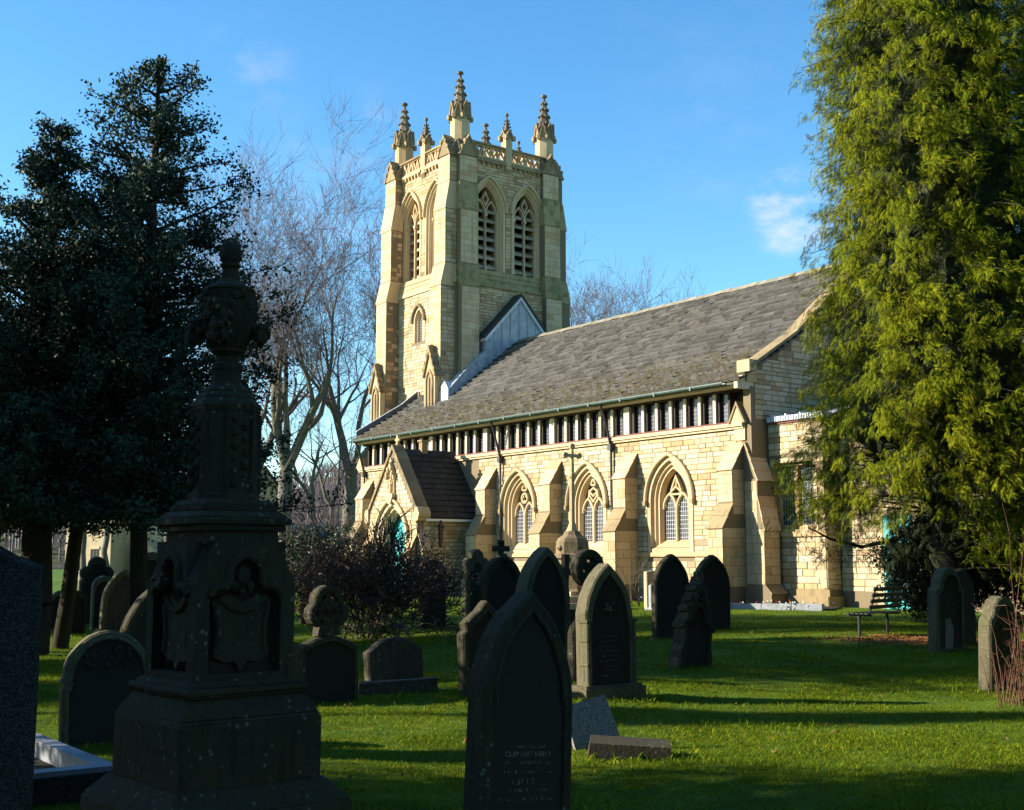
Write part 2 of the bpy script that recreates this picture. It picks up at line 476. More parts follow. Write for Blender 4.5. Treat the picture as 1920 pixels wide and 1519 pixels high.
# ------------------------------------------------------------------ ground
CAM = Vector((0, 0, 1.5))
def gz(x, y):
    f = max(0., min(1., (34 - y) / 10))
    return f * (.035 * math.sin(x * .9 + 1.3) * math.sin(y * .55) + .03 * math.sin(x * .31 - y * .23 + .5) + .012 * math.sin(x * 2.3 + y * 1.9)) - .0
def lin(a, b, n): return [a + (b - a) * i / n for i in range(n)]
xs = [-900, -400, -150, -70] + lin(-32, 32, 160) + [32, 70, 150, 400, 900]
ys = [-300, -80, -25, -6] + lin(-2, 46, 130) + [46, 60, 90, 140, 240, 400, 900]
gv = [(x, y, gz(x, y)) for y in ys for x in xs]
nx = len(xs)
gf = [(j * nx + i, j * nx + i + 1, (j + 1) * nx + i + 1, (j + 1) * nx + i) for j in range(len(ys) - 1) for i in range(nx - 1)]
g = MB(); g.a(gv, gf)
lawn = g.build('lawn', M['lawn'], None, True, False, kind='structure')

# wooded hillside behind the churchyard
hv, hf = [], []
HX, HY = 64, 14
for j in range(HY + 1):
    for i in range(HX + 1):
        a = R(35 + 110 * i / HX); f = j / HY
        r = 210 + 330 * f
        h = (34 + 9 * math.sin(a * 9) + 5 * math.sin(a * 23 + 1)) * (f ** .8) + 1.4 * math.sin(i * 1.7 + j * 2.1) - .6
        if j == HY: h -= 12
        if j == 0: h = -.5
        hv.append((r * math.cos(a), r * math.sin(a), h))
for j in range(HY):
    for i in range(HX):
        k = j * (HX + 1) + i
        hf.append((k, k + 1, k + HX + 2, k + HX + 1))
g = MB(); g.a(hv, hf); g.build('hillside', M['hill'], None, True, kind='structure')

# ------------------------------------------------------------------ the church
Dw = Vector((-.59360, .80476)); Nn = Vector((.80476, .59360))       # west and north along the ground
CU, CV = 40.0, 37.0
church = empty('church', 'honey coloured stone church with pinnacled square tower and long mossy slate roof', 'church',
               (Dw.x * CU + Nn.x * CV, Dw.y * CU + Nn.y * CV, 0), math.atan2(-.80476, .59360))
def south(V, U0=0.):      # (s east, t up, d towards the south)
    return lambda s, t, d: (CU - U0 + s, V - CV - d, t)
def east(U, V0=0.):       # (s north, t up, d towards the east)
    return lambda s, t, d: (CU - U + d, V0 - CV + s, t)
def UVZ(U, V, Z): return (CU - U, V - CV, Z)
def cworld(p): return (church.location.x + p[0] * .59360 + p[1] * .80476, church.location.y - p[0] * .80476 + p[1] * .59360, p[2])

def arch(a, zs, za, n=9):
    r = za - zs
    k = (r * r - a * a) / (2 * a); Rr = a + k
    th = math.atan2(r, k)
    left = [(k - Rr * math.cos(th * i / n), zs + Rr * math.sin(th * i / n)) for i in range(n + 1)]
    return left + [(-x, z) for x, z in reversed(left[:-1])]
def arch_off(a, zs, za, o):
    r = za - zs; k = (r * r - a * a) / (2 * a); Rr = a + k - o
    return a - o, zs, zs + math.sqrt(max(.01, Rr * Rr - k * k))
def opening(a, z0, zs, za, o=0., n=9):
    a2, s2, t2 = arch_off(a, zs, za, o)
    return [(-a2, z0)] + arch(a2, s2, t2, n) + [(a2, z0)]

def wall_with_arches(T, s0, s1, t0, t1, th, ops):
    """wall slab on the frame T, front at d=0, with pointed openings (centre, outline)"""
    m = MB(T)
    cuts = [s0] + [c for c, _ in ops] + [s1]
    for i in range(len(cuts) - 1):
        a, b = cuts[i], cuts[i + 1]
        poly = [(a, t0)] if i == 0 else []
        if i > 0:
            c, o = ops[i - 1]
            h = len(o) // 2
            poly += [(c, t0), (c, o[-1][1])] + [(c + p[0], p[1]) for p in reversed(o[h:])] + [(c, t1)]
            poly = [(c, t1)] + [(c + p[0], p[1]) for p in o[h:]] + [(c, o[-1][1]), (c, t0)]
        else:
            poly = [(a, t1), (a, t0)]
        if i < len(cuts) - 2:
            c, o = ops[i]
            h = len(o) // 2
            poly += [(c, t0), (c, o[0][1])] + [(c + p[0], p[1]) for p in o[:h + 1]] + [(c, t1)]
        else:
            poly += [(b, t0), (b, t1)]
        # drop doubled points
        q = []
        for p in poly:
            if not q or abs(p[0] - q[-1][0]) + abs(p[1] - q[-1][1]) > 1e-6: q.append(p)
        m.prism(q, 0, -th)
    return m

STONES = []        # (importance, frame kind, T, s, t, w, h, proud, parent, material)
def stones(kind, T, s0, s1, t0, t1, parent, mat, holes=(), ch=(.14, .23), ln=(.28, .62), proud=.022, jnt=.011):
    t = t0
    while t < t1 - .05:
        h = random.uniform(*ch)
        if t + h > t1 - .08: h = t1 - t
        free = [(s0, s1)]
        for (c, fn) in holes:
            w = fn(t, t + h)
            if w is None: continue
            a, b = c - w, c + w
            nf = []
            for (p, q) in free:
                if b <= p or a >= q: nf.append((p, q)); continue
                if a > p: nf.append((p, a))
                if b < q: nf.append((b, q))
            free = nf
        for (p, q) in free:
            x = p
            while x < q - .03:
                w = random.uniform(*ln) * (1.25 if random.random() < .15 else 1)
                if x + w > q - .16: w = q - x
                STONES.append((kind, T, x + w / 2, t + h / 2, w - 2 * jnt, h - 2 * jnt, proud * random.uniform(.45, 1.3), parent, mat))
                x += w
        t += h
def arch_hole(a, z0, zs, za, m=.0):
    a0, s0, t0 = arch_off(a, zs, za, -m)
    r = t0 - s0; k = (r * r - a0 * a0) / (2 * a0); Rr = a0 + k
    def fn(lo, hi):
        if hi < z0 or lo > t0: return None
        z = max(lo, s0)
        if z <= s0: return a0
        dz = z - s0
        w = math.sqrt(max(0, Rr * Rr - dz * dz)) - k
        return w if w > .02 else None
    return fn
def rect_hole(a, z0, z1):
    return lambda lo, hi: a if (hi > z0 and lo < z1) else None

def quoins(T, s, t0, t1, side, kind, parent, mat='ashlar', proud=.024, hh=.30):
    """dressed stones alternating long and short beside an edge at s; side -1 goes left"""
    t, i = t0, 0
    while t < t1 - .12:
        h = min(hh * random.uniform(.9, 1.15), t1 - t)
        w = .42 if i % 2 else .24
        STONES.append((kind, T, s + side * w / 2, t + h / 2, w - .01, h - .012, proud, parent, mat))
        t += h; i += 1

# ---- nave south wall
WV = 30.7
nave = MB()
NW = [(32.08, 1.0, 1.95, 3.62, 5.06), (36.68, .98, 1.95, 3.62, 5.05), (41.15, .98, 1.95, 3.62, 5.02)]
TS = south(WV, CU)      # s = 40-U offset: s = CU-U
ops = sorted([(CU - u, opening(a, z0, zs, za)) for u, a, z0, zs, za in NW])
mw = wall_with_arches(south(WV, CU), CU - 54.5, CU - 28.45, -.4, 5.9, .5, ops)
nave_wall = mw.build('nave_wall', M['mortar'], church)
hl = [(CU - u, arch_hole(a, z0 - .35, zs, za, .20)) for u, a, z0, zs, za in NW]
hl += [(CU - 46.05, rect_hole(2.0, -1, 6.2))]
stones('S', TS, CU - 54.5, CU - 28.5, .45, 5.86, nave_wall, 'sand', hl)
# plinth, sill string, string under the clerestory
m = MB(south(WV, CU)); m.box(CU - 54.6, CU - 48.2, -.4, .42, 0, .10); m.box(CU - 43.9, CU - 28.4, -.4, .42, 0, .10)
m.build('plinth', M['sooty'], church)
m = MB(TS)
for a, b in ((CU - 43.9, CU - 28.45),):
    m.prism([(a, 1.62), (b, 1.62), (b, 1.76), (a, 1.76)], .0, .09)
m.build('sill_string', M['ashlar'], church)
m = MB(TS)
for (z0, z1, d) in ((5.90, 5.98, .10), (5.98, 6.10, .16)):
    m.box(CU - 54.6, CU - 28.4, z0, z1, -.3, d)
m.build('string_course', M['ashlar'], church)

# ---- traceried nave windows
def trefoil(c, r, n=3, rot=90, k=7):
    pts = []
    for j in range(n):
        b = R(rot + 360 * j / n)
        cx, cz = c[0] + r * .5 * math.cos(b), c[1] + r * .5 * math.sin(b)
        for i in range(k):
            t = b - R(105) + R(210) * i / (k - 1)
            pts.append((cx + r * .52 * math.cos(t), cz + r * .52 * math.sin(t)))
    return pts
def glazing(T, a, z0, zs, za, d, name, parent, mat, step=(.105, .17), cw=.010, cx=0.):
    m = MB(T)
    o = [(cx + p[0], p[1]) for p in opening(a, z0, zs, za, 0, 7)]
    n = len(o)
    m.a([(p[0], p[1], d) for p in o], [tuple(range(n))])
    g_ = m.build(name, mat, parent)
    b = MB(T)
    fn = arch_hole(a, z0, zs, za)
    x = -a + step[0]
    while x < a - .02:
        # height of the arch above x
        r = za - zs; k = (r * r - a * a) / (2 * a); Rr = a + k
        top = zs + math.sqrt(max(0, Rr * Rr - (abs(x) + k) ** 2))
        b.box(cx + x - cw, cx + x + cw, z0, top, d, d + .018)
        x += step[0]
    z = z0 + step[1]
    while z < za - .05:
        w = fn(z, z + .01) or 0
        if w: b.box(cx - w, cx + w, z - cw, z + cw, d, d + .019)
        z += step[1]
    b.build('lead_came', M['came'], g_)
    return g_

def nave_window(u, a, z0, zs, za, top):
    T = south(WV, u)
    m = MB(T)
    ords = [(0, 0), (.06, -.09), (.14, -.09), (.18, -.18), (.26, -.18), (.31, -.26)]
    outs = [opening(a, z0, zs, za, o, 9) for o, _ in ords]
    # dressed surround standing a little proud of the wall
    outer = opening(a, z0 - .28, zs, za, -.16, 9)
    inner = [(-a, z0 - .28)] + outs[0][1:-1] + [(a, z0 - .28)]
    m.ring(outer, inner, .028); m.ring(outer, outer, .0, .028)
    m.ring(outs[0], outs[0], .028, 0)
    for i in range(len(ords) - 1):
        (o0, d0), (o1, d1) = ords[i], ords[i + 1]
        m.ring(outs[i], outs[i + 1], d0, d1)
    ai, zi, ti = arch_off(a, zs, za, .31)
    m.ring(outs[-1], outs[-1], -.26, -.50)
    # sloping sill
    m.a([(-a, z0 - .28, .03), (a, z0 - .28, .03), (a, z0 - .05, .03), (-a, z0 - .05, .03), (-a, z0 + .28, -.42), (a, z0 + .28, -.42)], [(0, 1, 2, 3), (3, 2, 5, 4)])
    win = m.build('arched_window', M['ashlar'], church)
    # hood mould with carved stops
    h = MB(T)
    h.sweep(arch(*arch_off(a, zs, za, -.21), 11), .06, .02, .15, chamfer=.25)
    for s in (-1, 1): h.ball((s * (a + .2), zs - .06, .10), .0, 4)
    hood = h.build('hood_mould', M['ashlar'], win)
    st = MB(T)
    for s in (-1, 1):
        st = MB(T); st.box(s * (a + .21) - .07, s * (a + .21) + .07, zs - .16, zs + .01, .02, .17)
        st.build('label_stop', M['sooty'], win)
    # tracery
    t = MB(T)
    d0, d1 = -.46, -.28
    lz = zs - .30
    t.sweep([(0, z0 + .22), (0, lz + .05)], .055, d0, d1, chamfer=.25)
    la = ai / 2 - .02
    for s in (-1, 1):
        lan = arch(la, lz, lz + .55, 6)
        t.sweep([(s * ai / 2 + p[0], p[1]) for p in lan], .045, d0, d1, chamfer=.25)
        for q in (-1, 1):     # cusps
            t.prism([(s * ai / 2 + q * la, lz - .02), (s * ai / 2 + q * (la - .11), lz + .15), (s * ai / 2 + q * (la - .03), lz + .27)], d0 + .04, d1 - .05)
    zc = lz + .55
    if top == 'circle':
        cc = (0, zc + .05 + .17)
        t.sweep([(cc[0] + .20 * math.cos(2 * math.pi * i / 14), cc[1] - .02 + .20 * math.sin(2 * math.pi * i / 14)) for i in range(14)], .035, d0, d1, close=True, chamfer=.2)
        t.sweep(trefoil((0, cc[1] - .02), .17), .022, d0 + .05, d1 - .03, close=True)
        t.sweep(trefoil((0, cc[1] + .42), .16), .03, d0, d1, close=True)
    elif top == 'triangle':
        t.sweep([(-.30, zc - .02), (.30, zc - .02), (.16, zc + .32), (0, zc + .62), (-.16, zc + .32)], .038, d0, d1, close=True, chamfer=.2)
        t.sweep([(-.26, zc + .06), (0, zc + .26), (.26, zc + .06)], .03, d0, d1)
        t.sweep([(0, zc + .26), (0, zc + .62)], .022, d0, d1 - .03)
    else:
        t.sweep([(-.30, zc - .05), (-.24, zc + .30), (0, zc + .10), (.24, zc + .30), (.30, zc - .05)], .036, d0, d1, chamfer=.2)
        t.sweep([(0, zc - .12), (-.20, zc + .1), (-.2, zc + .30), (0, zc + .42), (.2, zc + .30), (.20, zc + .1)], .036, d0, d1, close=True, chamfer=.2)
        t.sweep(trefoil((0, zc + .62), .13), .026, d0, d1, close=True)
    t.build('tracery', M['ashlar'], win)
    for s in (-1, 1):
        glazing(T, la + .02, z0 + .20, lz, lz + .57, -.40, 'leaded_light', win, M['glass'], (.10, .155), .008, s * ai / 2)
    k = MB(T)
    o = opening(ai, lz, zi, ti, 0, 8)
    k.a([(p[0], p[1], -.44) for p in o], [tuple(range(len(o)))])
    k.build('tracery_glass', M['glass'], win)
    return win
nave_window(*NW[0], 'triangle'); nave_window(*NW[1], 'flower'); nave_window(*NW[2], 'circle')

# ---- buttresses of the nave (profile in V, Z), each with its weathered caps
def profile_buttress(T, s0, s1, prof, capmats, name='buttress', mat='ashlar'):
    """prof: list of (d, z) going up the front; sloping runs get a cap slab"""
    m = MB(T)
    for s_a, s_b in ((s0, s1),):
        pts = [(-.05, prof[0][1])] + prof + [(-.05, prof[-1][1])]
        n = len(pts)
        m.a([(s_a, z, d) for d, z in pts] + [(s_b, z, d) for d, z in pts],
            [tuple(range(n)), tuple(range(2 * n - 1, n - 1, -1))] + [(i, n + i, n + (i + 1) % n, (i + 1) % n) for i in range(n)])
    b = m.build(name, M['mortar'], church)
    ci = 0
    for i in range(len(prof) - 1):
        (d0, z0), (d1, z1) = prof[i], prof[i + 1]
        if abs(d0 - d1) > .04 and z1 - z0 > .1:
            c = MB(T); o = .035
            dd, dz = d1 - d0, z1 - z0; L = math.hypot(dd, dz); nd, nz_ = dz / L, -dd / L
            nn = max(1, round(L / .38))
            for j in range(nn):
                f0, f1 = j / nn, (j + 1) / nn
                a0, b0 = d0 + dd * f0, z0 + dz * f0
                a1, b1 = d0 + dd * f1, z0 + dz * f1
                if j == 0: a0, b0 = a0 - dd / L * .05, b0 - dz / L * .05
                up = .045 if j < nn - 1 else .04
                q = [(a0, b0), (a1, b1), (a1 + nd * .022, b1 + nz_ * .022), (a0 + nd * up, b0 + nz_ * up)]
                c.a([(s0 - o, z, d) for d, z in q] + [(s1 + o, z, d) for d, z in q], [(0, 1, 2, 3), (7, 6, 5, 4), (0, 4, 5, 1), (1, 5, 6, 2), (2, 6, 7, 3), (3, 7, 4, 0)])
            c.build('weathering', M[capmats[min(ci, len(capmats) - 1)]], b)
            ci += 1
    return b
def face_stones(kind, T, s0, s1, t0, t1, par, mat='ashlar', hh=(.26, .36)):
    """large dressed blocks covering a narrow face: one or two to a course"""
    t, i = t0, random.randint(0, 1)
    while t < t1 - .05:
        h = random.uniform(*hh)
        if t + h > t1 - .12: h = t1 - t
        c = s0 + (s1 - s0) * ((.62 if i % 2 else .38) + random.uniform(-.06, .06))
        for a, b in ([(s0, c), (c, s1)] if (s1 - s0) > .5 else [(s0, s1)]):
            STONES.append((kind, T, (a + b) / 2, t + h / 2, b - a - .012, h - .012, .014 * random.uniform(.6, 1.2), par, mat))
        t += h; i += 1
def nave_buttress(u0, u1, z_off=0.):
    T = south(WV, CU)
    s0, s1 = CU - u1, CU - u0
    prof = [(1.25, -.4), (1.25, .42), (1.13, .60), (1.13, 2.55), (.62, 3.35), (.62, 4.50), (.02, 5.42)]
    b = profile_buttress(T, s0, s1, prof, ['ashlar', 'sooty', 'ashlar'])
    for d, a, z in ((1.13, .62, 2.5), (.62, 3.42, 4.45)):
        face_stones('S', south(WV - d, CU), s0, s1, a, z, b)
    # east flank
    te = east(u0, 0)
    face_stones('E', te, WV - 1.12, WV - .02, .62, 2.55, b, 'ashlar', (.26, .34))
    face_stones('E', te, WV - .61, WV - .02, 3.0, 4.5, b, 'ashlar', (.26, .34))
    return b
for u0, u1 in ((33.78, 34.45), (38.26, 38.95), (42.72, 43.40)): nave_buttress(u0, u1)
nave_buttress(28.45, 29.12)
nave_buttress(53.2, 53.9)
# east-facing buttress at the nave corner
pr = [(1.10, -.4), (1.10, .42), (.86, .68), (.86, 2.50), (.60, 3.60), (.60, 4.14), (.08, 5.42)]
b = profile_buttress(east(28.45, 0), WV - .08, WV + .66, pr, ['sooty', 'ashlar', 'ashlar'])
face_stones('S', south(WV - .08, CU), CU - 28.4, CU - 27.6, .7, 2.5, b)
face_stones('S', south(WV - .08, CU), CU - 28.4, CU - 27.87, 2.5, 4.1, b)
face_stones('E', east(28.45 - .86, 0), WV - .07, WV + .65, .7, 2.45, b)
# gablet on the south-east corner, where the parapet stops
m = MB(TS); m.prism([(CU - 28.95, 6.1), (CU - 28.30, 6.1), (CU - 28.62, 6.72)], -.45, .16); m.box(CU - 28.85, CU - 28.36, 5.5, 6.1, -.45, .06)
gb = m.build('gablet', M['ashlar'], church)
m = MB(TS); m.sweep([(CU - 28.98, 6.08), (CU - 28.62, 6.76), (CU - 28.26, 6.08)], .035, -.5, .20); m.build('coping', M['sooty'], gb)
m = MB(TS); m.prism([(CU - 54.75, 6.1), (CU - 54.15, 6.1), (CU - 54.40, 6.62)], -.40, .16); m.build('gablet', M['ashlar'], church)

# ---- clerestory: cream posts, dark timber, leaded lights
m = MB(TS)
m.box(CU - 54.3, CU - 28.6, 6.0, 7.45, -.62, -.40)
cl = m.build('clerestory', M['timber'], church)
m = MB(TS); m.box(CU - 54.35, CU - 28.55, 6.10, 6.17, -.35, .07); m.build('sill_plate', M['redlead'], cl)
m = MB(TS); m.box(CU - 54.35, CU - 28.55, 7.20, 7.42, -.40, .03); m.build('wall_plate', M['timber'], cl)
posts = [54.1, 47.97, 43.58, 38.88, 34.35, 29.02]
def post(u, w, mat='cream', name='post', d=.02):
    m = MB(south(WV, u)); m.box(-w / 2, w / 2, 6.172, 7.198, -.38, d); return m.build(name, M[mat], cl)
post_me = {}
def mull(u, key, w, mat, d, nm):
    if key not in post_me:
        o = post(u, w, mat, nm, d); post_me[key] = (o.data, u); return
    me, u0 = post_me[key]
    link(nm, me, cl, (u0 - u, 0, 0))
gm = MB(south(WV, 0)); gm.box(-.16, .16, 6.2, 7.2, -.33, -.30)
pane_me = None
for i, u in enumerate(posts[1:-1]): mull(u, 'wide', .30, 'cream', .02, 'wide_post')
for i in range(len(posts) - 1):
    a, b = posts[i], posts[i + 1]
    n = 8 if i == 0 else (7 if i == 4 else 6)
    wa = .15 if i > 0 else .06
    wb = .15 if i < 4 else .06
    span = (a - wa) - (b + wb)
    for k in range(n):
        uc = a - wa - span * (k + .5) / n
        if pane_me is None:
            T = south(WV, uc)
            g_ = MB(T); g_.box(-.17, .17, 6.2, 7.2, -.24, -.22)
            po = g_.build('leaded_pane', M['pane'], cl)
            lc = MB(T)
            for x in (-.075, 0., .075): lc.box(x - .005, x + .005, 6.2, 7.2, -.22, -.208)
            for q in range(1, 7): lc.box(-.17, .17, 6.2 + q / 7 - .005, 6.2 + q / 7 + .005, -.22, -.207)
            lo = lc.build('lead_came', M['came'], po)
            pane_me = (po.data, lo.data, uc)
        else:
            po = link('leaded_pane', pane_me[0], cl, (pane_me[2] - uc, 0, 0))
            link('lead_came', pane_me[1], po)
        if k: mull(a - wa - span * k / n, 'thin', .13, 'cream', .0, 'mullion')
        for sg in (-1, 1):       # dark frame, widened to stand in for the mullions' shadow
            mull(uc + sg * (span / n / 2 - .12), 'frame', .10, 'timber', -.08, 'timber_frame_shade')

# ---- roof
EZ, EV, KV, KZ, RV, RZ = 7.44, 30.12, 33.0, 9.16, 37.45, 12.68
UE, UW = 28.15, 54.45
def roof_pt(V):
    return EZ + (V - EV) * (KZ - EZ) / (KV - EV) if V < KV else KZ + (V - KV) * (RZ - KZ) / (RV - KV)
m = MB()
prof = [(EV, EZ), (KV, KZ), (RV, RZ), (2 * RV - KV, KZ), (2 * RV - EV, EZ)]
def slab(u0, u1, pr, th=.10):
    n = len(pr)
    m.a([UVZ(u0, v, z) for v, z in pr] + [UVZ(u1, v, z) for v, z in pr] + [UVZ(u0, v, z - th) for v, z in pr] + [UVZ(u1, v, z - th) for v, z in pr],
        [(i, i + 1, n + i + 1, n + i) for i in range(n - 1)] + [(2 * n + i, 3 * n + i, 3 * n + i + 1, 2 * n + i + 1) for i in range(n - 1)]
        + [(i, 2 * n + i, 2 * n + i + 1, i + 1) for i in range(n - 1)] + [(n + i, n + i + 1, 3 * n + i + 1, 3 * n + i) for i in range(n - 1)]
        + [(0, n, 3 * n, 2 * n), (n - 1, 3 * n - 1, 4 * n - 1, 2 * n - 1)])
slab(UE, 51.2, prof)
slab(51.2, UW, [(EV, EZ), (KV, KZ), (34.3, roof_pt(34.3))])
roof = m.build('roof', M['slate'], church)
SL = []
def slate_rows(v0, z0, v1, z1, n, u_to):
    L = math.hypot(v1 - v0, z1 - z0); ang = math.atan2(z1 - z0, v1 - v0)
    for r in range(n):
        f = r / n
        v, z = v0 + (v1 - v0) * f, z0 + (z1 - z0) * f
        ue = u_to(v + .15)
        u = UE - .02 - random.uniform(0, .2)
        while u < ue:
            w = random.uniform(.30, .62)
            w = min(w, ue - u)
            if w > .07:
                SL.append((u + w / 2, v, z, w - .012, L / n * 1.28, ang, random.uniform(.07, .13), random.uniform(-.018, .018)))
            u += w
slate_rows(EV - .06, EZ - .03, KV, KZ, 9, lambda v: UW - .02)
slate_rows(KV, KZ, RV, RZ, 15, lambda v: UW - .02 if v < 34.2 else 51.15)
# ridge stones
rm = MB(); rm.a([(-.24, -.21, -.14), (-.24, 0, .05), (-.24, .21, -.14), (.24, -.21, -.14), (.24, 0, .05), (.24, .21, -.14), (-.24, 0, -.04), (.24, 0, -.04)],
                [(0, 3, 4, 1), (1, 4, 5, 2), (0, 1, 2, 6), (3, 7, 5, 4), (0, 6, 7, 3), (2, 5, 7, 6)])
ridge_me = rm.build('ridge_stone', M['ridge'], roof)
ridge_me.location = UVZ(UE + .3, RV, RZ + .11)
u = UE + .8
while u < 50.4:
    link('ridge_stone', ridge_me.data, roof, tuple(a + b for a, b in zip(UVZ(u, RV, RZ + .11), (0, 0, random.uniform(-.015, .02)))), (0, random.uniform(-.02, .02), 0))
    u += .5
# gutter, brackets, downpipes
def half_pipe(m, u0, u1, v, z, r=.075):
    n = 7
    o, f = [], []
    for k in range(n):
        a = math.pi + math.pi * k / (n - 1)
        for u in (u0, u1): o.append(UVZ(u, v + r * math.cos(a), z + r * math.sin(a)))
    f = [(2 * k, 2 * k + 1, 2 * k + 3, 2 * k + 2) for k in range(n - 1)]
    m.a(o, f)
    m.box(CU - u1, CU - u0, v - r - .012 - CV, v - r + .004 - CV, z - .012, z + .02)
m = MB(); half_pipe(m, UE + .55, UW + .02, EV - .10, EZ - .02)
gut = m.build('gutter', M['gutter'], church)
m0 = MB(); m0.box(-.035, .035, -.10, .10, -.11, .03)
gj = m0.build('gutter_joint', M['gutter'], gut); gj.location = UVZ(30.2, EV - .10, EZ - .02)
for i in range(1, 14): link('gutter_joint', gj.data, gut, UVZ(30.2 + i * 1.83, EV - .10, EZ - .02))
m = MB(TS); m.box(CU - UW, CU - UE - .3, 7.28, 7.37, .03, .46); m.build('fascia', M['cream'], church)
def downpipe(u, zb):
    m = MB(south(WV, u))
    m.tube([(0, EZ - .12, .62), (0, EZ - .4, .5), (-.0, 6.3, .27), (.0, 6.05, .20), (0, 5.75, .12), (0, zb, .10)], .05, 8)
    m.box(-.09, .09, 5.62, 5.86, .02, .24)
    for z in (4.6, 3.4, 2.2): m.box(-.075, .075, z, z + .06, .0, .17)
    return m.build('downpipe', M['iron'], church)
downpipe(35.13, .2); downpipe(42.3, .2)
downpipe(53.95, 3.0)
# verge upstand at the west end of the aisle roof
m = MB()
for (z0, z1, u0, u1) in ((-.1, .34, UW, UW + .05),):
    pts = [(EV + .25, EZ + .15), (KV, KZ), (34.0, roof_pt(34.0))]
    n = len(pts)
    m.a([UVZ(u0, v, z + z0) for v, z in pts] + [UVZ(u0, v, z + z1) for v, z in pts] + [UVZ(u1, v, z + z0) for v, z in pts] + [UVZ(u1, v, z + z1) for v, z in pts],
        [(i, i + 1, n + i + 1, n + i) for i in range(n - 1)] + [(2 * n + i, 3 * n + i, 3 * n + i + 1, 2 * n + i + 1) for i in range(n - 1)] + [(n + i, n + i + 1, 3 * n + i + 1, 3 * n + i) for i in range(n - 1)] + [(0, n, 3 * n, 2 * n)])
vg = m.build('verge_upstand', M['lead_shade'], church)
m = MB()
pts = [(EV + .25, EZ + .51), (KV, KZ + .36), (34.0, roof_pt(34.0) + .36)]
for i in range(2):
    (v0, z0), (v1, z1) = pts[i], pts[i + 1]
    m.hexa([UVZ(UW + .07, v0, z0), UVZ(UW - .02, v0, z0), UVZ(UW - .02, v1, z1), UVZ(UW + .07, v1, z1), UVZ(UW + .07, v0, z0 + .03), UVZ(UW - .02, v0, z0 + .03), UVZ(UW - .02, v1, z1 + .03), UVZ(UW + .07, v1, z1 + .03)])
m.build('coping', M['lead_pale'], vg)

# ---- nave east gable above the chapel
pr = [(WV, -.2), (WV, 7.3), (30.9, 7.3), (30.9, 8.0), (KV, KZ + .05), (RV, RZ + .1), (2 * RV - KV, KZ), (2 * RV - WV, 7.2), (2 * RV - WV, -.2)]
m = MB(); n = len(pr)
m.a([UVZ(28.45, v, z) for v, z in pr] + [UVZ(28.12, v, z) for v, z in pr], [tuple(range(n)), tuple(range(2 * n - 1, n - 1, -1))] + [(i, n + i, n + (i + 1) % n, (i + 1) % n) for i in range(n)])
gable = m.build('east_gable', M['mortar'], church)
for (v0, t0, t1, v1) in ((WV + .2, 6.2, 7.9, 34.6), (31.3, 7.9, 8.3, 34.6), (32.1, 8.3, 8.7, 34.6), (32.8, 8.7, 9.1, 34.6), (33.4, 9.1, 9.5, 34.8), (33.9, 9.5, 9.9, 34.8)):
    stones('E', east(28.12, 0), v0, v1, t0, t1, gable, 'sand')
m = MB()
pts = [(30.72, 7.98), (31.0, 8.16), (KV, KZ + .20), (RV, RZ + .28), (2 * RV - KV, KZ + .2)]
for i in range(len(pts) - 1):
    (v0, z0), (v1, z1) = pts[i], pts[i + 1]
    m.hexa([UVZ(28.60, v0, z0 - .05), UVZ(28.02, v0, z0 - .05), UVZ(28.02, v1, z1 - .05), UVZ(28.60, v1, z1 - .05), UVZ(28.60, v0, z0 + .07), UVZ(28.02, v0, z0 + .07), UVZ(28.02, v1, z1 + .07), UVZ(28.60, v1, z1 + .07)])
m.build('coping', M['sooty'], gable)
m = MB(); m.box(CU - 28.62, CU - 28.05, 30.60 - CV, 30.98 - CV, 7.72, 8.22); m.box(CU - 28.58, CU - 28.09, 30.5 - CV, 30.98 - CV, 7.45, 7.74); m.build('kneeler', M['ashlar'], gable)
m = MB(); m.a([UVZ(28.14, 30.10, 7.2), UVZ(28.14, 30.9, 7.2), UVZ(28.14, 30.9, 7.98), UVZ(28.14, 30.10, 7.48), UVZ(28.30, 30.10, 7.2), UVZ(28.30, 30.9, 7.2), UVZ(28.30, 30.9, 7.98), UVZ(28.30, 30.10, 7.48)],
              [(0, 1, 2, 3), (7, 6, 5, 4), (0, 4, 5, 1), (1, 5, 6, 2), (2, 6, 7, 3), (3, 7, 4, 0)])
m.build('eaves_board', M['cream'], gable)

# ---- chapel
CHV = 31.5
m = MB(); m.box(CU - 28.1, CU - 25.78, CHV + .4 - CV, 32.6 - CV, -.3, 6.1)
for (a, b, c, d) in ((28.1, 27.05 + .98, -.3, 6.1), (27.05 - .98, 25.78, -.3, 6.1), (27.05 + .98, 27.05 - .98, -.3, 2.45), (27.05 + .98, 27.05 - .98, 4.84, 6.1)): m.box(CU - a, CU - b, CHV - CV, CHV + .4 - CV, c, d)
chapel = m.build('chapel', M['mortar'], church)
TC = south(CHV, CU)
wu = 27.05
stones('S', TC, CU - 28.1, CU - 25.85, .55, 6.08, chapel, 'sand', [(CU - wu, rect_hole(1.0, 2.5, 4.85))], ch=(.14, .24), ln=(.26, .55))
stones('E', east(25.78, 0), CHV + .03, 32.18, .55, 6.0, chapel, 'sand')
quoins(TC, CU - 25.79, .6, 6.05, -1, 'S', chapel); quoins(east(25.78, 0), CHV + .0, .6, 6.05, 1, 'E', chapel)
m = MB(TC); m.box(CU - 28.1, CU - 25.66, -.3, .34, 0, .14); m.prism([(CU - 28.1, .34), (CU - 25.66, .34), (CU - 25.66, .56), (CU - 28.1, .56)], 0, .06)
m.build('plinth', M['sooty'], chapel)
m = MB(); m.box(CU - 25.80, CU - 25.64, CHV - .12 - CV, 32.19 - CV, -.3, .34); m.build('plinth', M['sooty'], chapel)
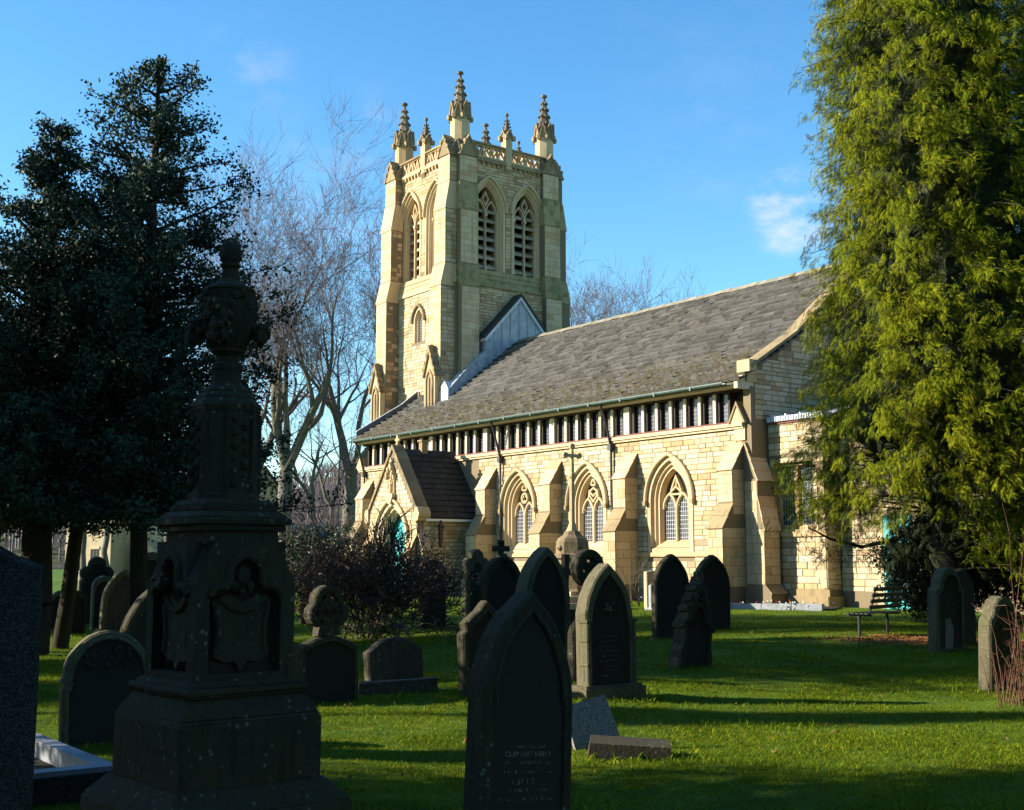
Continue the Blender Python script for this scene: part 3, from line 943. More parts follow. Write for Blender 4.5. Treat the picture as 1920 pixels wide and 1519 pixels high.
m = MB(TC); m.box(CU - 28.1, CU - 25.7, 2.26, 2.42, 0, .10); m.build('sill_string', M['ashlar'], chapel)
m = MB(TC); m.box(CU - 28.1, CU - 25.70, 6.02, 6.10, -.3, .07); m.build('eaves_string', M['redlead'], chapel)
m = MB(TC); m.box(CU - 28.05, CU - 25.68, 6.10, 6.27, -.35, .12)
x = CU - 28.0
while x < CU - 25.75:
    m.tube([(x, 6.10, .125), (x, 6.27, .125)], .035, 5); x += .11
for i in range(4): m.box(CU - 27.9 + i * .62, CU - 27.84 + i * .62, 6.26, 6.34, -.3, .1)
m.build('lead_roll', M['lead_pale'], chapel)
m = MB(); m.a([UVZ(28.1, CHV, 6.12), UVZ(25.7, CHV, 6.12), UVZ(25.7, 33.2, 6.6), UVZ(28.1, 33.2, 6.6)], [(0, 1, 2, 3)]); m.build('lead_roof', M['lead'], chapel)
# square headed window
T = south(CHV, wu)
m = MB(T)
a = .98
def rc(a, z0, z1): return [(-a, z0), (-a, z1), (a, z1), (a, z0)]
rings = [(a, 2.44, 4.85, .03), (a - .14, 2.5, 4.71, .03), (a - .14, 2.5, 4.71, -.12), (a - .24, 2.6, 4.61, -.12), (a - .24, 2.6, 4.61, -.2), (a - .3, 2.66, 4.55, -.26)]
m.ring(rc(*rings[0][:3]), rc(*rings[0][:3]), 0, .03, True)
for i in range(len(rings) - 1):
    m.ring(rc(*rings[i][:3]), rc(*rings[i + 1][:3]), rings[i][3], rings[i + 1][3], True)
m.box(-.07, .07, 2.6, 4.6, -.28, -.13)
cw = m.build('square_window', M['ashlar'], chapel)
for s in (-1, 1):
    q = MB(T); q.a([(s * .38 - .33, 2.62, -.25), (s * .38 + .33, 2.62, -.25), (s * .38 + .33, 4.6, -.25), (s * .38 - .33, 4.6, -.25)], [(0, 1, 2, 3)])
    lc = q
    for k in range(1, 5): lc.box(s * .38 - .33 + .132 * k - .008, s * .38 - .33 + .132 * k + .008, 2.62, 4.6, -.25, -.235)
    q.build('leaded_light', M['glass'], cw) if False else None
    g_ = MB(T); g_.a([(s * .38 - .33, 2.62, -.25), (s * .38 + .33, 2.62, -.25), (s * .38 + .33, 4.6, -.25), (s * .38 - .33, 4.6, -.25)], [(0, 1, 2, 3)])
    go = g_.build('leaded_light', M['glass'], cw)
    k_ = MB(T)
    for k in range(1, 6): k_.box(s * .38 - .33 + .11 * k - .008, s * .38 - .33 + .11 * k + .008, 2.62, 4.6, -.25, -.235)
    for k in range(1, 11): k_.box(s * .38 - .33, s * .38 + .33, 2.62 + .18 * k - .008, 2.62 + .18 * k + .008, -.25, -.234)
    k_.build('lead_came', M['came'], cw)
DX = 24.35
# chancel wall beyond
m = MB(); m.box(CU - 27.9, CU - 17.0, 32.2 - CV, 41.2 - CV, -.3, 5.8)
m.a([UVZ(27.9, 32.0, 5.7), UVZ(16.8, 32.0, 5.7), UVZ(16.8, RV, 9.0), UVZ(27.9, RV, 9.0), UVZ(27.9, 41.4, 5.7), UVZ(16.8, 41.4, 5.7)], [(0, 1, 2, 3), (3, 2, 5, 4), (1, 5, 2)])
chancel = m.build('chancel', M['mortar'], church)
stones('S', south(32.2, CU), CU - 25.76, CU - DX, .5, 5.6, chancel, 'sand', ln=(.3, .6))
m = MB(south(32.2, CU)); m.box(CU - DX, CU - DX + .24, -.2, 2.9, 0, .05); m.box(CU - DX + 1.36, CU - DX + 1.6, -.2, 2.9, 0, .05); m.box(CU - DX, CU - DX + 1.6, 2.9, 3.2, 0, .06); m.build('door_surround', M['ashlar'], chancel)
m = MB(south(32.2, CU)); m.box(CU - DX + .24, CU - DX + 1.36, -.2, 2.9, 0, .02)
for i in range(6): m.box(CU - DX + .26 + i * .18, CU - DX + .26 + i * .18 + .165, -.15, 2.85, .02, .035)
m.build('door', M['turq'], chancel)

# ------------------------------------------------------------------ south porch
PV, PU = 27.5, 46.02
TP = south(PV, PU)
PA = (1.14, -.3, 2.25, 3.86)
hw, ez, rz_ = 2.05, 3.42, 6.20
# front gable wall as two halves round the doorway
m = MB(TP)
o = opening(*PA)
h = len(o) // 2
for sg in (-1, 1):
    half = o[:h + 1]
    q = [(0, rz_), (0, PA[3])] + [(sg * abs(p[0]), p[1]) for p in reversed(half[1:-1])] + [(sg * PA[0], -.3), (sg * hw, -.3), (sg * hw, ez)]
    m.prism(q, 0, -.45)
porch = m.build('porch', M['mortar'], church)
slope = lambda lo, hi_: max(0.0, (rz_ - .12 - hi_) / (rz_ - ez) * hw)
t = .5
while t < 5.9:
    hgt = random.uniform(.16, .22)
    wmax = min(hw - .02, (rz_ - .1 - t - hgt) / (rz_ - ez) * hw)
    if wmax > .12:
        k = arch_hole(*PA, .20)(t, t + hgt)
        nk = .30 if (3.95 < t + hgt and t < 5.55) else None
        kk = max([x for x in (k, nk) if x is not None], default=0)
        stones('S', TP, -wmax, wmax, t, t + hgt, porch, 'sand', [(0, lambda lo, hi_, kk=kk: kk if kk else None)], ch=(hgt, hgt), ln=(.28, .6))
    t += hgt
# side walls and roof
for u0, u1 in ((PU - hw, PU - hw + .4), (PU + hw - .4, PU + hw)):
    m = MB(); m.box(CU - u1, CU - u0, PV + .4 - CV, WV - CV, -.3, ez); m.build('side_wall', M['mortar'], porch)
TE = east(PU - hw, 0)
stones('E', TE, PV + .28, WV - .02, .55, ez - .2, porch, 'sand', ch=(.15, .19), ln=(.26, .5))
m = MB(TE); m.box(PV + .2, WV, ez - .18, ez - .02, 0, .08); m.box(PV - .1, WV, -.3, .5, 0, .1); m.build('string_course', M['ashlar'], porch)
m = MB(); ov = .16
sl = (rz_ - ez) / hw
for sg in (-1, 1):
    x0, x1 = 0, sg * (hw + ov)
    p = [(x0, rz_ + .0), (x1, rz_ - (hw + ov) * sl)]
    m.hexa([(CU - PU + p[0][0], PV + .35 - CV, p[0][1]), (CU - PU + p[1][0], PV + .35 - CV, p[1][1]), (CU - PU + p[1][0], WV - CV, p[1][1]), (CU - PU + p[0][0], WV - CV, p[0][1]),
            (CU - PU + p[0][0], PV + .35 - CV, p[0][1] + .07), (CU - PU + p[1][0], PV + .35 - CV, p[1][1] + .07), (CU - PU + p[1][0], WV - CV, p[1][1] + .07), (CU - PU + p[0][0], WV - CV, p[0][1] + .07)])
proof = m.build('porch_roof', M['slate_dark'], porch)
PSL = []
L = math.hypot(hw + ov, (hw + ov) * sl)
ang = math.atan(sl)
for r in range(12):
    f = 1 - r / 12
    x = (hw + ov) * f; z = rz_ + .07 - x * sl
    v = PV + .38
    while v < WV - .02:
        w = min(random.uniform(.24, .46), WV - v)
        PSL.append((x, v + w / 2, z, w - .012, L / 12 * 1.3, ang, random.uniform(.02, .045)))
        v += w
sm = MB()
for (x, v, z, w, l, a_, th) in PSL:
    # slab with its tail at (x,z), running up towards the ridge
    ca, sa = math.cos(a_), math.sin(a_)
    pts = []
    for up in (0, 1):
        for (lx, ly) in ((0, -w / 2), (l, -w / 2), (l, w / 2), (0, w / 2)):
            off = (th + .02 if lx == 0 else .012) * up + (.02 if lx == 0 else .0)
            pts.append((CU - PU + x - lx * ca + off * sa, v + ly - CV, z + lx * sa + off * ca))
    sm.hexa(pts)
sm.build('slates', M['slate_dark'], porch, kind='stuff')
m = MB(); m.box(CU - PU + hw + ov - .02, CU - PU + hw + ov + .08, PV + .3 - CV, WV - .1 - CV, ez - .30, ez - .20); m.build('gutter', M['whitepaint'], porch)
# coping, kneelers, finial
m = MB(TP)
for sg in (-1, 1):
    n = 9
    for i in range(n):
        f0, f1 = i / n + .004, (i + 1) / n - .004
        a0 = (sg * (hw + .22) * (1 - f0), rz_ + .12 - (hw + .22) * (1 - f0) * sl); a1 = (sg * (hw + .22) * (1 - f1), rz_ + .12 - (hw + .22) * (1 - f1) * sl)
        m.prism([a0, a1, (a1[0], a1[1] + .20), (a0[0], a0[1] + .20)], -.52, .07)
m.build('gable_coping', M['sooty'], porch)
for sg in (-1, 1):
    m = MB(TP); m.prism([(sg * (hw - .1), ez - .35), (sg * (hw + .16), ez - .25), (sg * (hw + .26), ez + .02), (sg * (hw + .12), ez + .28), (sg * (hw - .1), ez + .32)], -.5, .1)
    m.build('kneeler', M['ashlar'], porch)
m = MB(TP); m.lathe([(.10, rz_ + .25), (.07, rz_ + .35), (.12, rz_ + .42), (.06, rz_ + .48), (.04, rz_ + .66)], 6); 
m = MB(TP)
m.sweep([(0, rz_ + .3), (0, rz_ + .72)], .05, -.30, -.18); m.sweep([(-.17, rz_ + .52), (.17, rz_ + .52)], .05, -.29, -.19); m.box(-.09, .09, rz_ + .24, rz_ + .34, -.34, -.14)
m.build('finial', M['ashlar'], porch)
m = MB(); m.box(CU - PU - .13, CU - PU + .13, 28.9 - CV, 29.2 - CV, rz_ - .1, rz_ + .5); m.box(CU - PU - .18, CU - PU + .18, 28.85 - CV, 29.25 - CV, rz_ + .5, rz_ + .58); m.build('chimney_stub', M['sooty'], porch)
# doorway mouldings
m = MB(TP)
ords = [(0, .03), (.09, -.10), (.16, -.10), (.22, -.24), (.28, -.24), (.34, -.40)]
outs = [opening(*PA, q) for q, _ in ords]
m.ring(opening(*PA, -.2), outs[0], .03); m.ring(opening(*PA, -.2), opening(*PA, -.2), 0, .03)
for i in range(len(ords) - 1): m.ring(outs[i], outs[i + 1], ords[i][1], ords[i + 1][1])
dw = m.build('doorway', M['ashlar'], porch)
m = MB(TP); m.sweep(arch(*arch_off(PA[0], PA[2], PA[3], -.26), 10), .06, .02, .15, chamfer=.25); m.build('hood_mould', M['ashlar'], dw)
# turquoise double door inside
for sg in (-1, 1):
    m = MB(south(PV + .62, PU))
    top = arch(1.15, 2.25, 3.9, 8)
    hp = [p for p in top if p[0] * sg >= -1e-6]
    if sg < 0: q = [(0, -.2)] + list(reversed(hp)) + [(-1.15, -.2)]
    else: q = [(0, -.2)] + hp + [(1.15, -.2)]
    m.prism(q, 0, .06)
    d_ = m.build('door', M['turq'], porch)
    for k in range(5):
        p = MB(south(PV + .62, PU)); x = sg * (.12 + .21 * k); p.box(x - .09, x + .09, -.15, 2.3 + .25 * (4 - k) / 2, .06, .085); p.build('plank', M['turq'], d_)
# statue niche
m = MB(TP)
m.sweep([(-.24, 4.35), (-.24, 5.0)], .045, 0, .12, chamfer=.3); m.sweep([(.24, 4.35), (.24, 5.0)], .045, 0, .12, chamfer=.3)
m.sweep([(-.34, 4.98), (0, 5.62), (.34, 4.98)], .05, 0, .2, chamfer=.3)
m.lathe([(.05, 5.62), (.09, 5.70), (.04, 5.76), (.10, 5.82), (.02, 5.90)], 6, (0, .1)) if False else None
m.box(-.30, .30, 4.2, 4.35, 0, .22)
m.prism([(-.26, 4.2), (.26, 4.2), (.10, 3.92), (-.10, 3.92)], 0, .2)
for s, t_ in ((-.22, 5.22), (.22, 5.22), (-.12, 5.42), (.12, 5.42)): m.box(s - .05, s + .05, t_ - .04, t_ + .06, .1, .24)
m.sweep([(0, 5.6), (0, 5.92)], .04, .05, .14); m.sweep([(-.1, 5.78), (.1, 5.78)], .035, .05, .14)
m.a([(-.22, 4.36, .004), (.22, 4.36, .004), (.22, 5.05, .004), (0, 5.4, .004), (-.22, 5.05, .004)], [(0, 1, 2, 3, 4)])
ni = m.build('statue_niche', M['ashlar'], porch)
m = MB()
bx, by = CU - PU, PV - CV - .09
m.lathe([(.11, 4.35), (.12, 4.40), (.095, 4.6), (.085, 4.8), (.11, 4.90), (.10, 4.97), (.04, 5.01), (.04, 5.04), (.06, 5.08), (.065, 5.13), (.045, 5.18), (.01, 5.20)], 8, (bx, by))
m.tube([(bx - .10, by, 4.93), (bx - .12, by - .03, 4.78), (bx - .03, by - .10, 4.72)], [.035, .03, .022], 5)
m.tube([(bx + .10, by, 4.93), (bx + .12, by - .03, 4.78), (bx + .03, by - .10, 4.74)], [.035, .03, .022], 5)
m.build('statue', M['ashlar'], ni, True)
# angle buttresses of the porch and the lantern on its flank
for u in (PU - hw + .02, PU + hw - .42):
    profile_buttress(south(PV, CU), CU - u - .40, CU - u, [(.55, -.3), (.55, .5), (.42, .62), (.42, 1.75), (.04, 2.5)], ['sooty', 'ashlar'], 'porch_buttress', 'sand')
profile_buttress(east(PU - hw, 0), PV + .02, PV + .40, [(.55, -.3), (.55, .5), (.42, .62), (.42, 1.9), (.04, 2.6)], ['sooty', 'ashlar'], 'porch_buttress', 'sand')
m = MB(); lx, ly = CU - PU + hw + .34, PV + .95 - CV
m.lathe([(.03, 2.0), (.07, 2.05), (.12, 2.85), (.17, 2.9), (.06, 3.06), (.04, 3.16)], 4, (lx, ly), R(45))
m.box(lx - .34, lx, ly - .02, ly + .02, 2.9, 2.95)
m.build('wall_lantern', M['iron'], church)

# ------------------------------------------------------------------ tower
TU, TVc, TH = 54.4, 37.47, 3.25
VS, VE = TVc - TH, TU - TH                 # south face V, east face U
m = MB()
def tbox(h0, h1, z0, z1):
    m.box(CU - TU - h0, CU - TU + h0, TVc - h0 - CV, TVc + h0 - CV, z0, z1)
LO = .14
# core with belfry openings left as dark recesses: four slabs round a hollow
m.box(CU - TU - TH - LO, CU - TU + TH + LO, TVc - TH - LO + .5 - CV, TVc + TH + LO - CV, -.3, 15.6)
tower = m.build('tower', M['mortar'], church)
BW = (.95, 16.5, 19.72, 21.32)
wall_with_arches(south(TVc - TH - LO, TU), -TH - LO, TH + LO, -.3, 15.6, .499, [(-.12, opening(.40, 12.95, 14.05, 14.72))]).build('lower_wall', M['mortar'], tower)
bo = opening(*BW)
TSo, TEa = south(VS, TU), east(VE, TVc)
for T in (TSo, TEa):
    wall_with_arches(T, -TH + (.0 if T is TSo else .5), TH, 15.6, 23.3 - .9, .5, [(-1.28, bo), (1.28, bo)]).build('belfry_wall', M['mortar'], tower)
m = MB(); m.box(CU - TU - TH, CU - TU + TH - .6, TVc + TH - .5 - CV, TVc + TH - CV, 15.6, 22.4); m.box(CU - TU - TH, CU - TU - TH + .5, TVc - TH + .5 - CV, TVc + TH - .5 - CV, 15.6, 22.4)
m.box(CU - TU - TH + .1, CU - TU + TH - .1, TVc - TH + .1 - CV, TVc + TH - .1 - CV, 22.2, 22.38)
m.build('belfry_wall', M['mortar'], tower)
m = MB(); m.box(CU - TU - TH + 1.0, CU - TU + TH - 1.0, TVc - TH + 1.0 - CV, TVc + TH - 1.0 - CV, 15.6, 22.2); m.build('shade_block', M['void'], tower)  # near-black block stands for the shaded hollow behind the louvres
# masonry
bh = [(-1.28, arch_hole(*BW, .16)), (1.28, arch_hole(*BW, .16))]
for kind, T in (('S', TSo), ('E', TEa)):
    stones(kind, T, -TH + .02, TH - .02, 16.75, 22.3, tower, 'sand_tower', bh, ch=(.14, .20), ln=(.26, .6))
TSl, TEl = south(VS - LO, TU), east(VE - LO, TVc)
LW = (.40, 12.95, 14.05, 14.72)
stones('S', TSl, -TH + .02, TH - .1, 7.4, 15.55, tower, 'sand', [(-.12, arch_hole(LW[0], LW[1], LW[2], LW[3], .26))], ch=(.16, .21), ln=(.28, .6))
stones('E', TEl, -TH + .02, TH - .02, 9.5, 15.55, tower, 'sand_tower', ch=(.14, .20), ln=(.26, .6))
# weathering between the stages and strings
m = MB(TSo)
mE = MB(TEa)
for mm in (m, mE):
    mm.a([(-TH - LO - .06, 15.72, LO + .06), (TH + LO + .06, 15.72, LO + .06), (TH, 16.5, 0.02), (-TH, 16.5, .02)], [(0, 1, 2, 3)])
    mm.box(-TH - LO - .07, TH + LO + .07, 15.56, 15.72, -.2, LO + .085)
for mm in (m, mE):
    for z in (15.98, 16.24): mm.box(-TH, TH, z - .02, z, 0, LO + .085 - (z - 15.7) / .8 * LO)
m.build('weathering', M['ashlar'], tower); mE.build('weathering', M['mossy_ashlar'], tower)

# belfry windows
def belfry(T, s, nm):
    TT = lambda a, b, c: T(s + a, b, c)
    m = MB(TT)
    a, z0, zs, za = BW
    ords = [(0, .03), (.06, -.08), (.12, -.08), (.16, -.16), (.19, -.16), (.22, -.22)]
    outs = [opening(a, z0, zs, za, q, 9) for q, _ in ords]
    m.ring(opening(a, z0, zs, za, -.12), outs[0], .03); m.ring(opening(a, z0, zs, za, -.12), opening(a, z0, zs, za, -.12), 0, .03)
    for i in range(len(ords) - 1): m.ring(outs[i], outs[i + 1], ords[i][1], ords[i + 1][1])
    m.ring(outs[-1], outs[-1], -.22, -.95)
    m.a([(-a, z0 - .05, .03), (a, z0 - .05, .03), (a, z0 + .25, -.75), (-a, z0 + .25, -.75)], [(0, 1, 2, 3)])
    w = m.build('belfry_window', M['ashlar'], church)
    h = MB(TT); h.sweep(arch(*arch_off(a, zs, za, -.18), 11), .06, .0, .16, chamfer=.25); h.build('hood_mould', M['ashlar'], w)
    ai, zi, ti = arch_off(a, zs, za, .22)
    t = MB(TT); d0, d1 = -.46, -.24
    lz = 19.55
    def col(x):
        t.sweep([(x, z0 + .1), (x, lz - .08)], .05, d0 + .06, d1, chamfer=.3)
        t.box(x - .09, x + .09, lz - .08, lz + .06, d0 + .03, d1 + .04); t.box(x - .075, x + .075, lz - .18, lz - .14, d0 + .05, d1 + .02)
        t.box(x - .08, x + .08, z0 + .08, z0 + .2, d0 + .04, d1 + .03)
    col(0); col(-ai + .02); col(ai - .02)
    for q in (-1, 1):
        t.sweep([(q * ai / 2 + p[0], p[1]) for p in arch(ai / 2 - .02, lz + .05, lz + .75, 6)], .045, d0, d1, chamfer=.25)
        for e in (-1, 1): t.prism([(q * ai / 2 + e * (ai / 2), lz + .12), (q * ai / 2 + e * (ai / 2 - .16), lz + .36), (q * ai / 2 + e * (ai / 2 - .07), lz + .5)], d0 + .05, d1 - .05)
    t.sweep([(0, lz + .5), (-.19, lz + .86), (0, lz + 1.22), (.19, lz + .86)], .04, d0, d1, close=True, chamfer=.2)
    t.build('tracery', M['ashlar'], w)
    lm = None
    for q in (-1, 1):
        z = z0 + .30
        while z < 20.0:
            if lm is None:
                l = MB(TT); x0, x1 = q * ai / 2 - ai / 2 + .06, q * ai / 2 + ai / 2 - .06
                l.hexa([(x0, z - .14, -.34), (x1, z - .14, -.34), (x1, z + .20, -.86), (x0, z + .20, -.86), (x0, z + .01, -.34), (x1, z + .01, -.34), (x1, z + .30, -.86), (x0, z + .30, -.86)])
                o_ = l.build('louvre', M['louvre'], w); lm = (o_.data, q, z)
            else:
                p0 = TT(lm[1] * ai / 2, lm[2], 0); p1 = TT(q * ai / 2, z, 0)
                link('louvre', lm[0], w, tuple(b_ - a_ for a_, b_ in zip(p0, p1)))
            z += .50
    return w
for T, nm in ((TSo, 's'), (TEa, 'e')):
    for s in (-1.28, 1.28): belfry(T, s, nm)
# capital band between the paired openings
# lancet low on the south face
m = MB(lambda a, b, c: TSl(-.12 + a, b, c))
ords = [(0, .03), (.07, -.1), (.12, -.1), (.16, -.25)]
outs = [opening(*LW, q, 7) for q, _ in ords]
m.ring(opening(*LW, -.2, 7), outs[0], .03); m.ring(opening(*LW, -.2, 7), opening(*LW, -.2, 7), 0, .03)
for i in range(3): m.ring(outs[i], outs[i + 1], ords[i][1], ords[i + 1][1])
lw = m.build('lancet_window', M['ashlar'], church)
m = MB(lambda a, b, c: TSl(-.12 + a, b, c)); m.sweep(arch(*arch_off(LW[0], LW[2], LW[3], -.22), 9), .06, .02, .16, chamfer=.25); m.build('hood_mould', M['sooty'], lw)
glazing(lambda a, b, c: TSl(-.12 + a, b, c), LW[0] - .14, LW[1], LW[2], LW[3] - .2, -.22, 'leaded_light', lw, M['glass'], (.09, .14), .007)

# angle buttresses of the tower
def tower_buttress(T, s0, s1, faces, zb, cap=True, tall=22.9):
    d_lo, d_mid, d_top = faces
    prof = [(d_lo, zb), (d_lo, 15.5), (d_mid, 16.55), (d_mid, 19.55), (d_top, 20.9), (d_top, tall - .3), (.0, tall + .35)]
    m = MB(T)
    pts = [(-.1, zb)] + prof + [(-.1, tall + .35)]
    n = len(pts)
    m.a([(s0, z, d) for d, z in pts] + [(s1, z, d) for d, z in pts], [tuple(range(n)), tuple(range(2 * n - 1, n - 1, -1))] + [(i, n + i, n + (i + 1) % n, (i + 1) % n) for i in range(n)])
    b = m.build('tower_buttress', M['mortar'], church)
    q = .03
    for (da, za_, db, zb_) in ((d_lo, 15.5, d_mid, 16.55), (d_mid, 19.55, d_top, 20.9)):
        m = MB(T)
        m.a([(s0 - q, za_ - .03, da + .04), (s1 + q, za_ - .03, da + .04), (s1 + q, zb_, db + .035), (s0 - q, zb_, db + .035), (s0 - q, za_ - .13, da + .03), (s1 + q, za_ - .13, da + .03),
             (s0 - q, za_ - .13, -.02), (s1 + q, za_ - .13, -.02), (s0 - q, zb_, -.02), (s1 + q, zb_, -.02)], [(0, 1, 2, 3), (4, 5, 1, 0), (0, 3, 8, 6, 4), (1, 5, 7, 9, 2)])
        m.build('weathering', M['ashlar' if T is TSo else 'mossy_ashlar'], b)
    m = MB(T)         # gabled crocketed cap
    c = (s0 + s1) / 2
    m.prism([(s0 - .03, tall - .55), (s1 + .03, tall - .55), (c, tall + .45)], -.05, d_top + .05)
    m.sweep([(s0 - .05, tall - .6), (c, tall + .5), (s1 + .05, tall - .6)], .045, -.05, d_top + .09)
    for f in (.25, .6):
        for sg in (-1, 1):
            m.box(c + sg * (s1 - s0) / 2 * (1 - f) - .07, c + sg * (s1 - s0) / 2 * (1 - f) + .07, tall - .5 + f * 1.0 + .02, tall - .5 + f * 1.0 + .2, d_top - .1, d_top + .12)
    m.ball((c, tall + .6, d_top), .0, 4)
    m.build('gablet', M['sooty'], b)
    return b
LOz = {'a': 6.5}
def stones_b(kind, T0, s0, s1, faces, zb, bt, flank):
    for d, a, b_ in ((faces[0], zb, 15.35), (faces[1], 16.6, 19.4), (faces[2], 20.95, 22.3)):
        TT = (lambda s, t, dd, d=d: T0(s, t, dd + d))
        face_stones(kind, TT, s0, s1, a, b_, bt, 'ashlar')
SB = (.95, .70, .46); EB = (.50, .38, .26)
bS1 = tower_buttress(TSo, TH - 1.08, TH - .02, SB, 6.5); stones_b('S', TSo, TH - 1.08, TH - .02, SB, 9.2, bS1, 1)
bS2 = tower_buttress(TSo, -TH + .02, -TH + 1.08, SB, 5.0); stones_b('S', TSo, -TH + .02, -TH + 1.08, SB, 7.0, bS2, 1)
bE1 = tower_buttress(TEa, -TH - .02, -TH + 1.06, EB, 8.0); stones_b('E', TEa, -TH - .02, -TH + 1.06, EB, 10.5, bE1, 1)
bE2 = tower_buttress(TEa, TH - 1.08, TH - .02, EB, 8.0); stones_b('E', TEa, TH - 1.08, TH - .02, EB, 10.5, bE2, 1)
# flanks seen from the east
for bt, u in ((bS1, VE + .02), (bS2, VE + .02 + 2 * TH - 1.08 + .0)):
    TT = east(u - .0, 0)
    for d, a, b_ in ((.95, 9.0 if bt is bS1 else 8.2, 15.3), (.70, 16.6, 19.4), (.46, 20.95, 22.2)):
        stones('E', TT, VS - d + .02, VS - .02, a, b_, bt, 'sand_tower', ch=(.2, .27), ln=(.25, .5))
# north and west ones show only in outline
tower_buttress(lambda s, t, d: (CU - TU + s, TVc + TH + d - CV, t), TH - 1.08, TH - .02, SB, 6)
tower_buttress(lambda s, t, d: (CU - TU - TH - d, TVc + s - CV, t), -TH + .02, -TH + 1.08, EB, 6)
# gabled niches at the foot of the south buttresses
for s in (TH - .55, -TH + .55):
    T2 = lambda a, b, c, s=s: TSo(s + a, b, .95 + c)
    dz = 0 if s > 0 else -.25
    m = MB(T2)
    m.prism([(-.50, 7.6), (.50, 7.6), (.50, 10.75 + dz), (0, 12.0 + dz), (-.50, 10.75 + dz)], -.3, .30)
    nb = m.build('niche_buttress', M['ashlar'], bS1 if s > 0 else bS2)
    m = MB(T2); m.sweep([(-.56, 10.68 + dz), (0, 12.12 + dz), (.56, 10.68 + dz)], .07, -.2, .40)
    for f in (.15, .42, .7):
        for sg in (-1, 1): m.box(sg * .55 * (1 - f) - .06 + sg * .04, sg * .55 * (1 - f) + .06 + sg * .04, 10.75 + dz + f * 1.3, 10.93 + dz + f * 1.3, .05, .42)
    m.box(-.07, .07, 12.1 + dz, 12.3 + dz, .1, .36)
    m.build('niche_gablet', M['sooty'], bS1 if s > 0 else bS2)
    m = MB(T2)
    a_ = opening(.30, 8.6, 10.4 + dz, 11.0 + dz, 0, 6)
    m.sweep(a_, .05, .30, .36); m.sweep([(0, 8.6), (0, 10.6 + dz)], .035, .30, .35)
    m.a([(p[0], p[1], .304) for p in a_], [tuple(range(len(a_)))])
    m.build('niche_panel', M['sooty'], bS1 if s > 0 else bS2)

# parapet: corbel string, pierced panels, coping
def parapet(T, s0, s1, rich):
    m = MB(T)
    m.box(s0 - .05, s1 + .05, 22.28, 22.42, -.3, .16); m.box(s0 - .05, s1 + .05, 22.42, 22.50, -.3, .10)
    k = s0 + .1
    while k < s1: m.box(k, k + .1, 22.14, 22.28, 0, .13); k += .32
    p = m.build('parapet', M['sooty' if rich else 'ashlar'], church)
    m = MB(T)
    m.box(s0, s1, 22.5, 22.62, -.24, .02); m.box(s0, s1, 23.14, 23.2, -.24, .02)
    c = m.build('pierced_panel', M['ashlar'], p)
    n = 5; w = (s1 - s0) / n
    t = MB(T)
    for i in range(n):
        x0 = s0 + i * w; xc = x0 + w / 2
        t.box(x0 - .03, x0 + .03, 22.62, 23.14, -.22, .0)
        if i % 2 == 0: t.sweep([(x0 + .03, 22.62), (xc, 23.12), (x0 + w - .03, 22.62)], .035, -.2, -.02)
        else: t.sweep([(x0 + .03, 23.14), (xc, 22.64), (x0 + w - .03, 23.14)], .035, -.2, -.02)
    t.build('tracery', M['ashlar'], p)
    m = MB(T); m.prism([(s0 - .02, 23.2), (s1 + .02, 23.2), (s1 + .02, 23.30), (s0 - .02, 23.30)], -.30, .10)
    m.a([(s0, 23.30, .10), (s1, 23.30, .10), (s1, 23.40, -.1), (s0, 23.40, -.1), (s0, 23.30, -.30), (s1, 23.30, -.30)], [(0, 1, 2, 3), (3, 2, 5, 4)])
    m.build('coping', M['sooty'], p)
for s0, s1 in ((-TH + .75, -.22), (.22, TH - .75)):
    parapet(TSo, s0, s1, False); parapet(TEa, s0, s1, True)
    parapet(lambda s, t, d: (CU - TU + s, TVc + TH - .05 + d - CV, t), s0, s1, True)
    parapet(lambda s, t, d: (CU - TU - TH + .05 - d, TVc + s - CV, t), s0, s1, False)

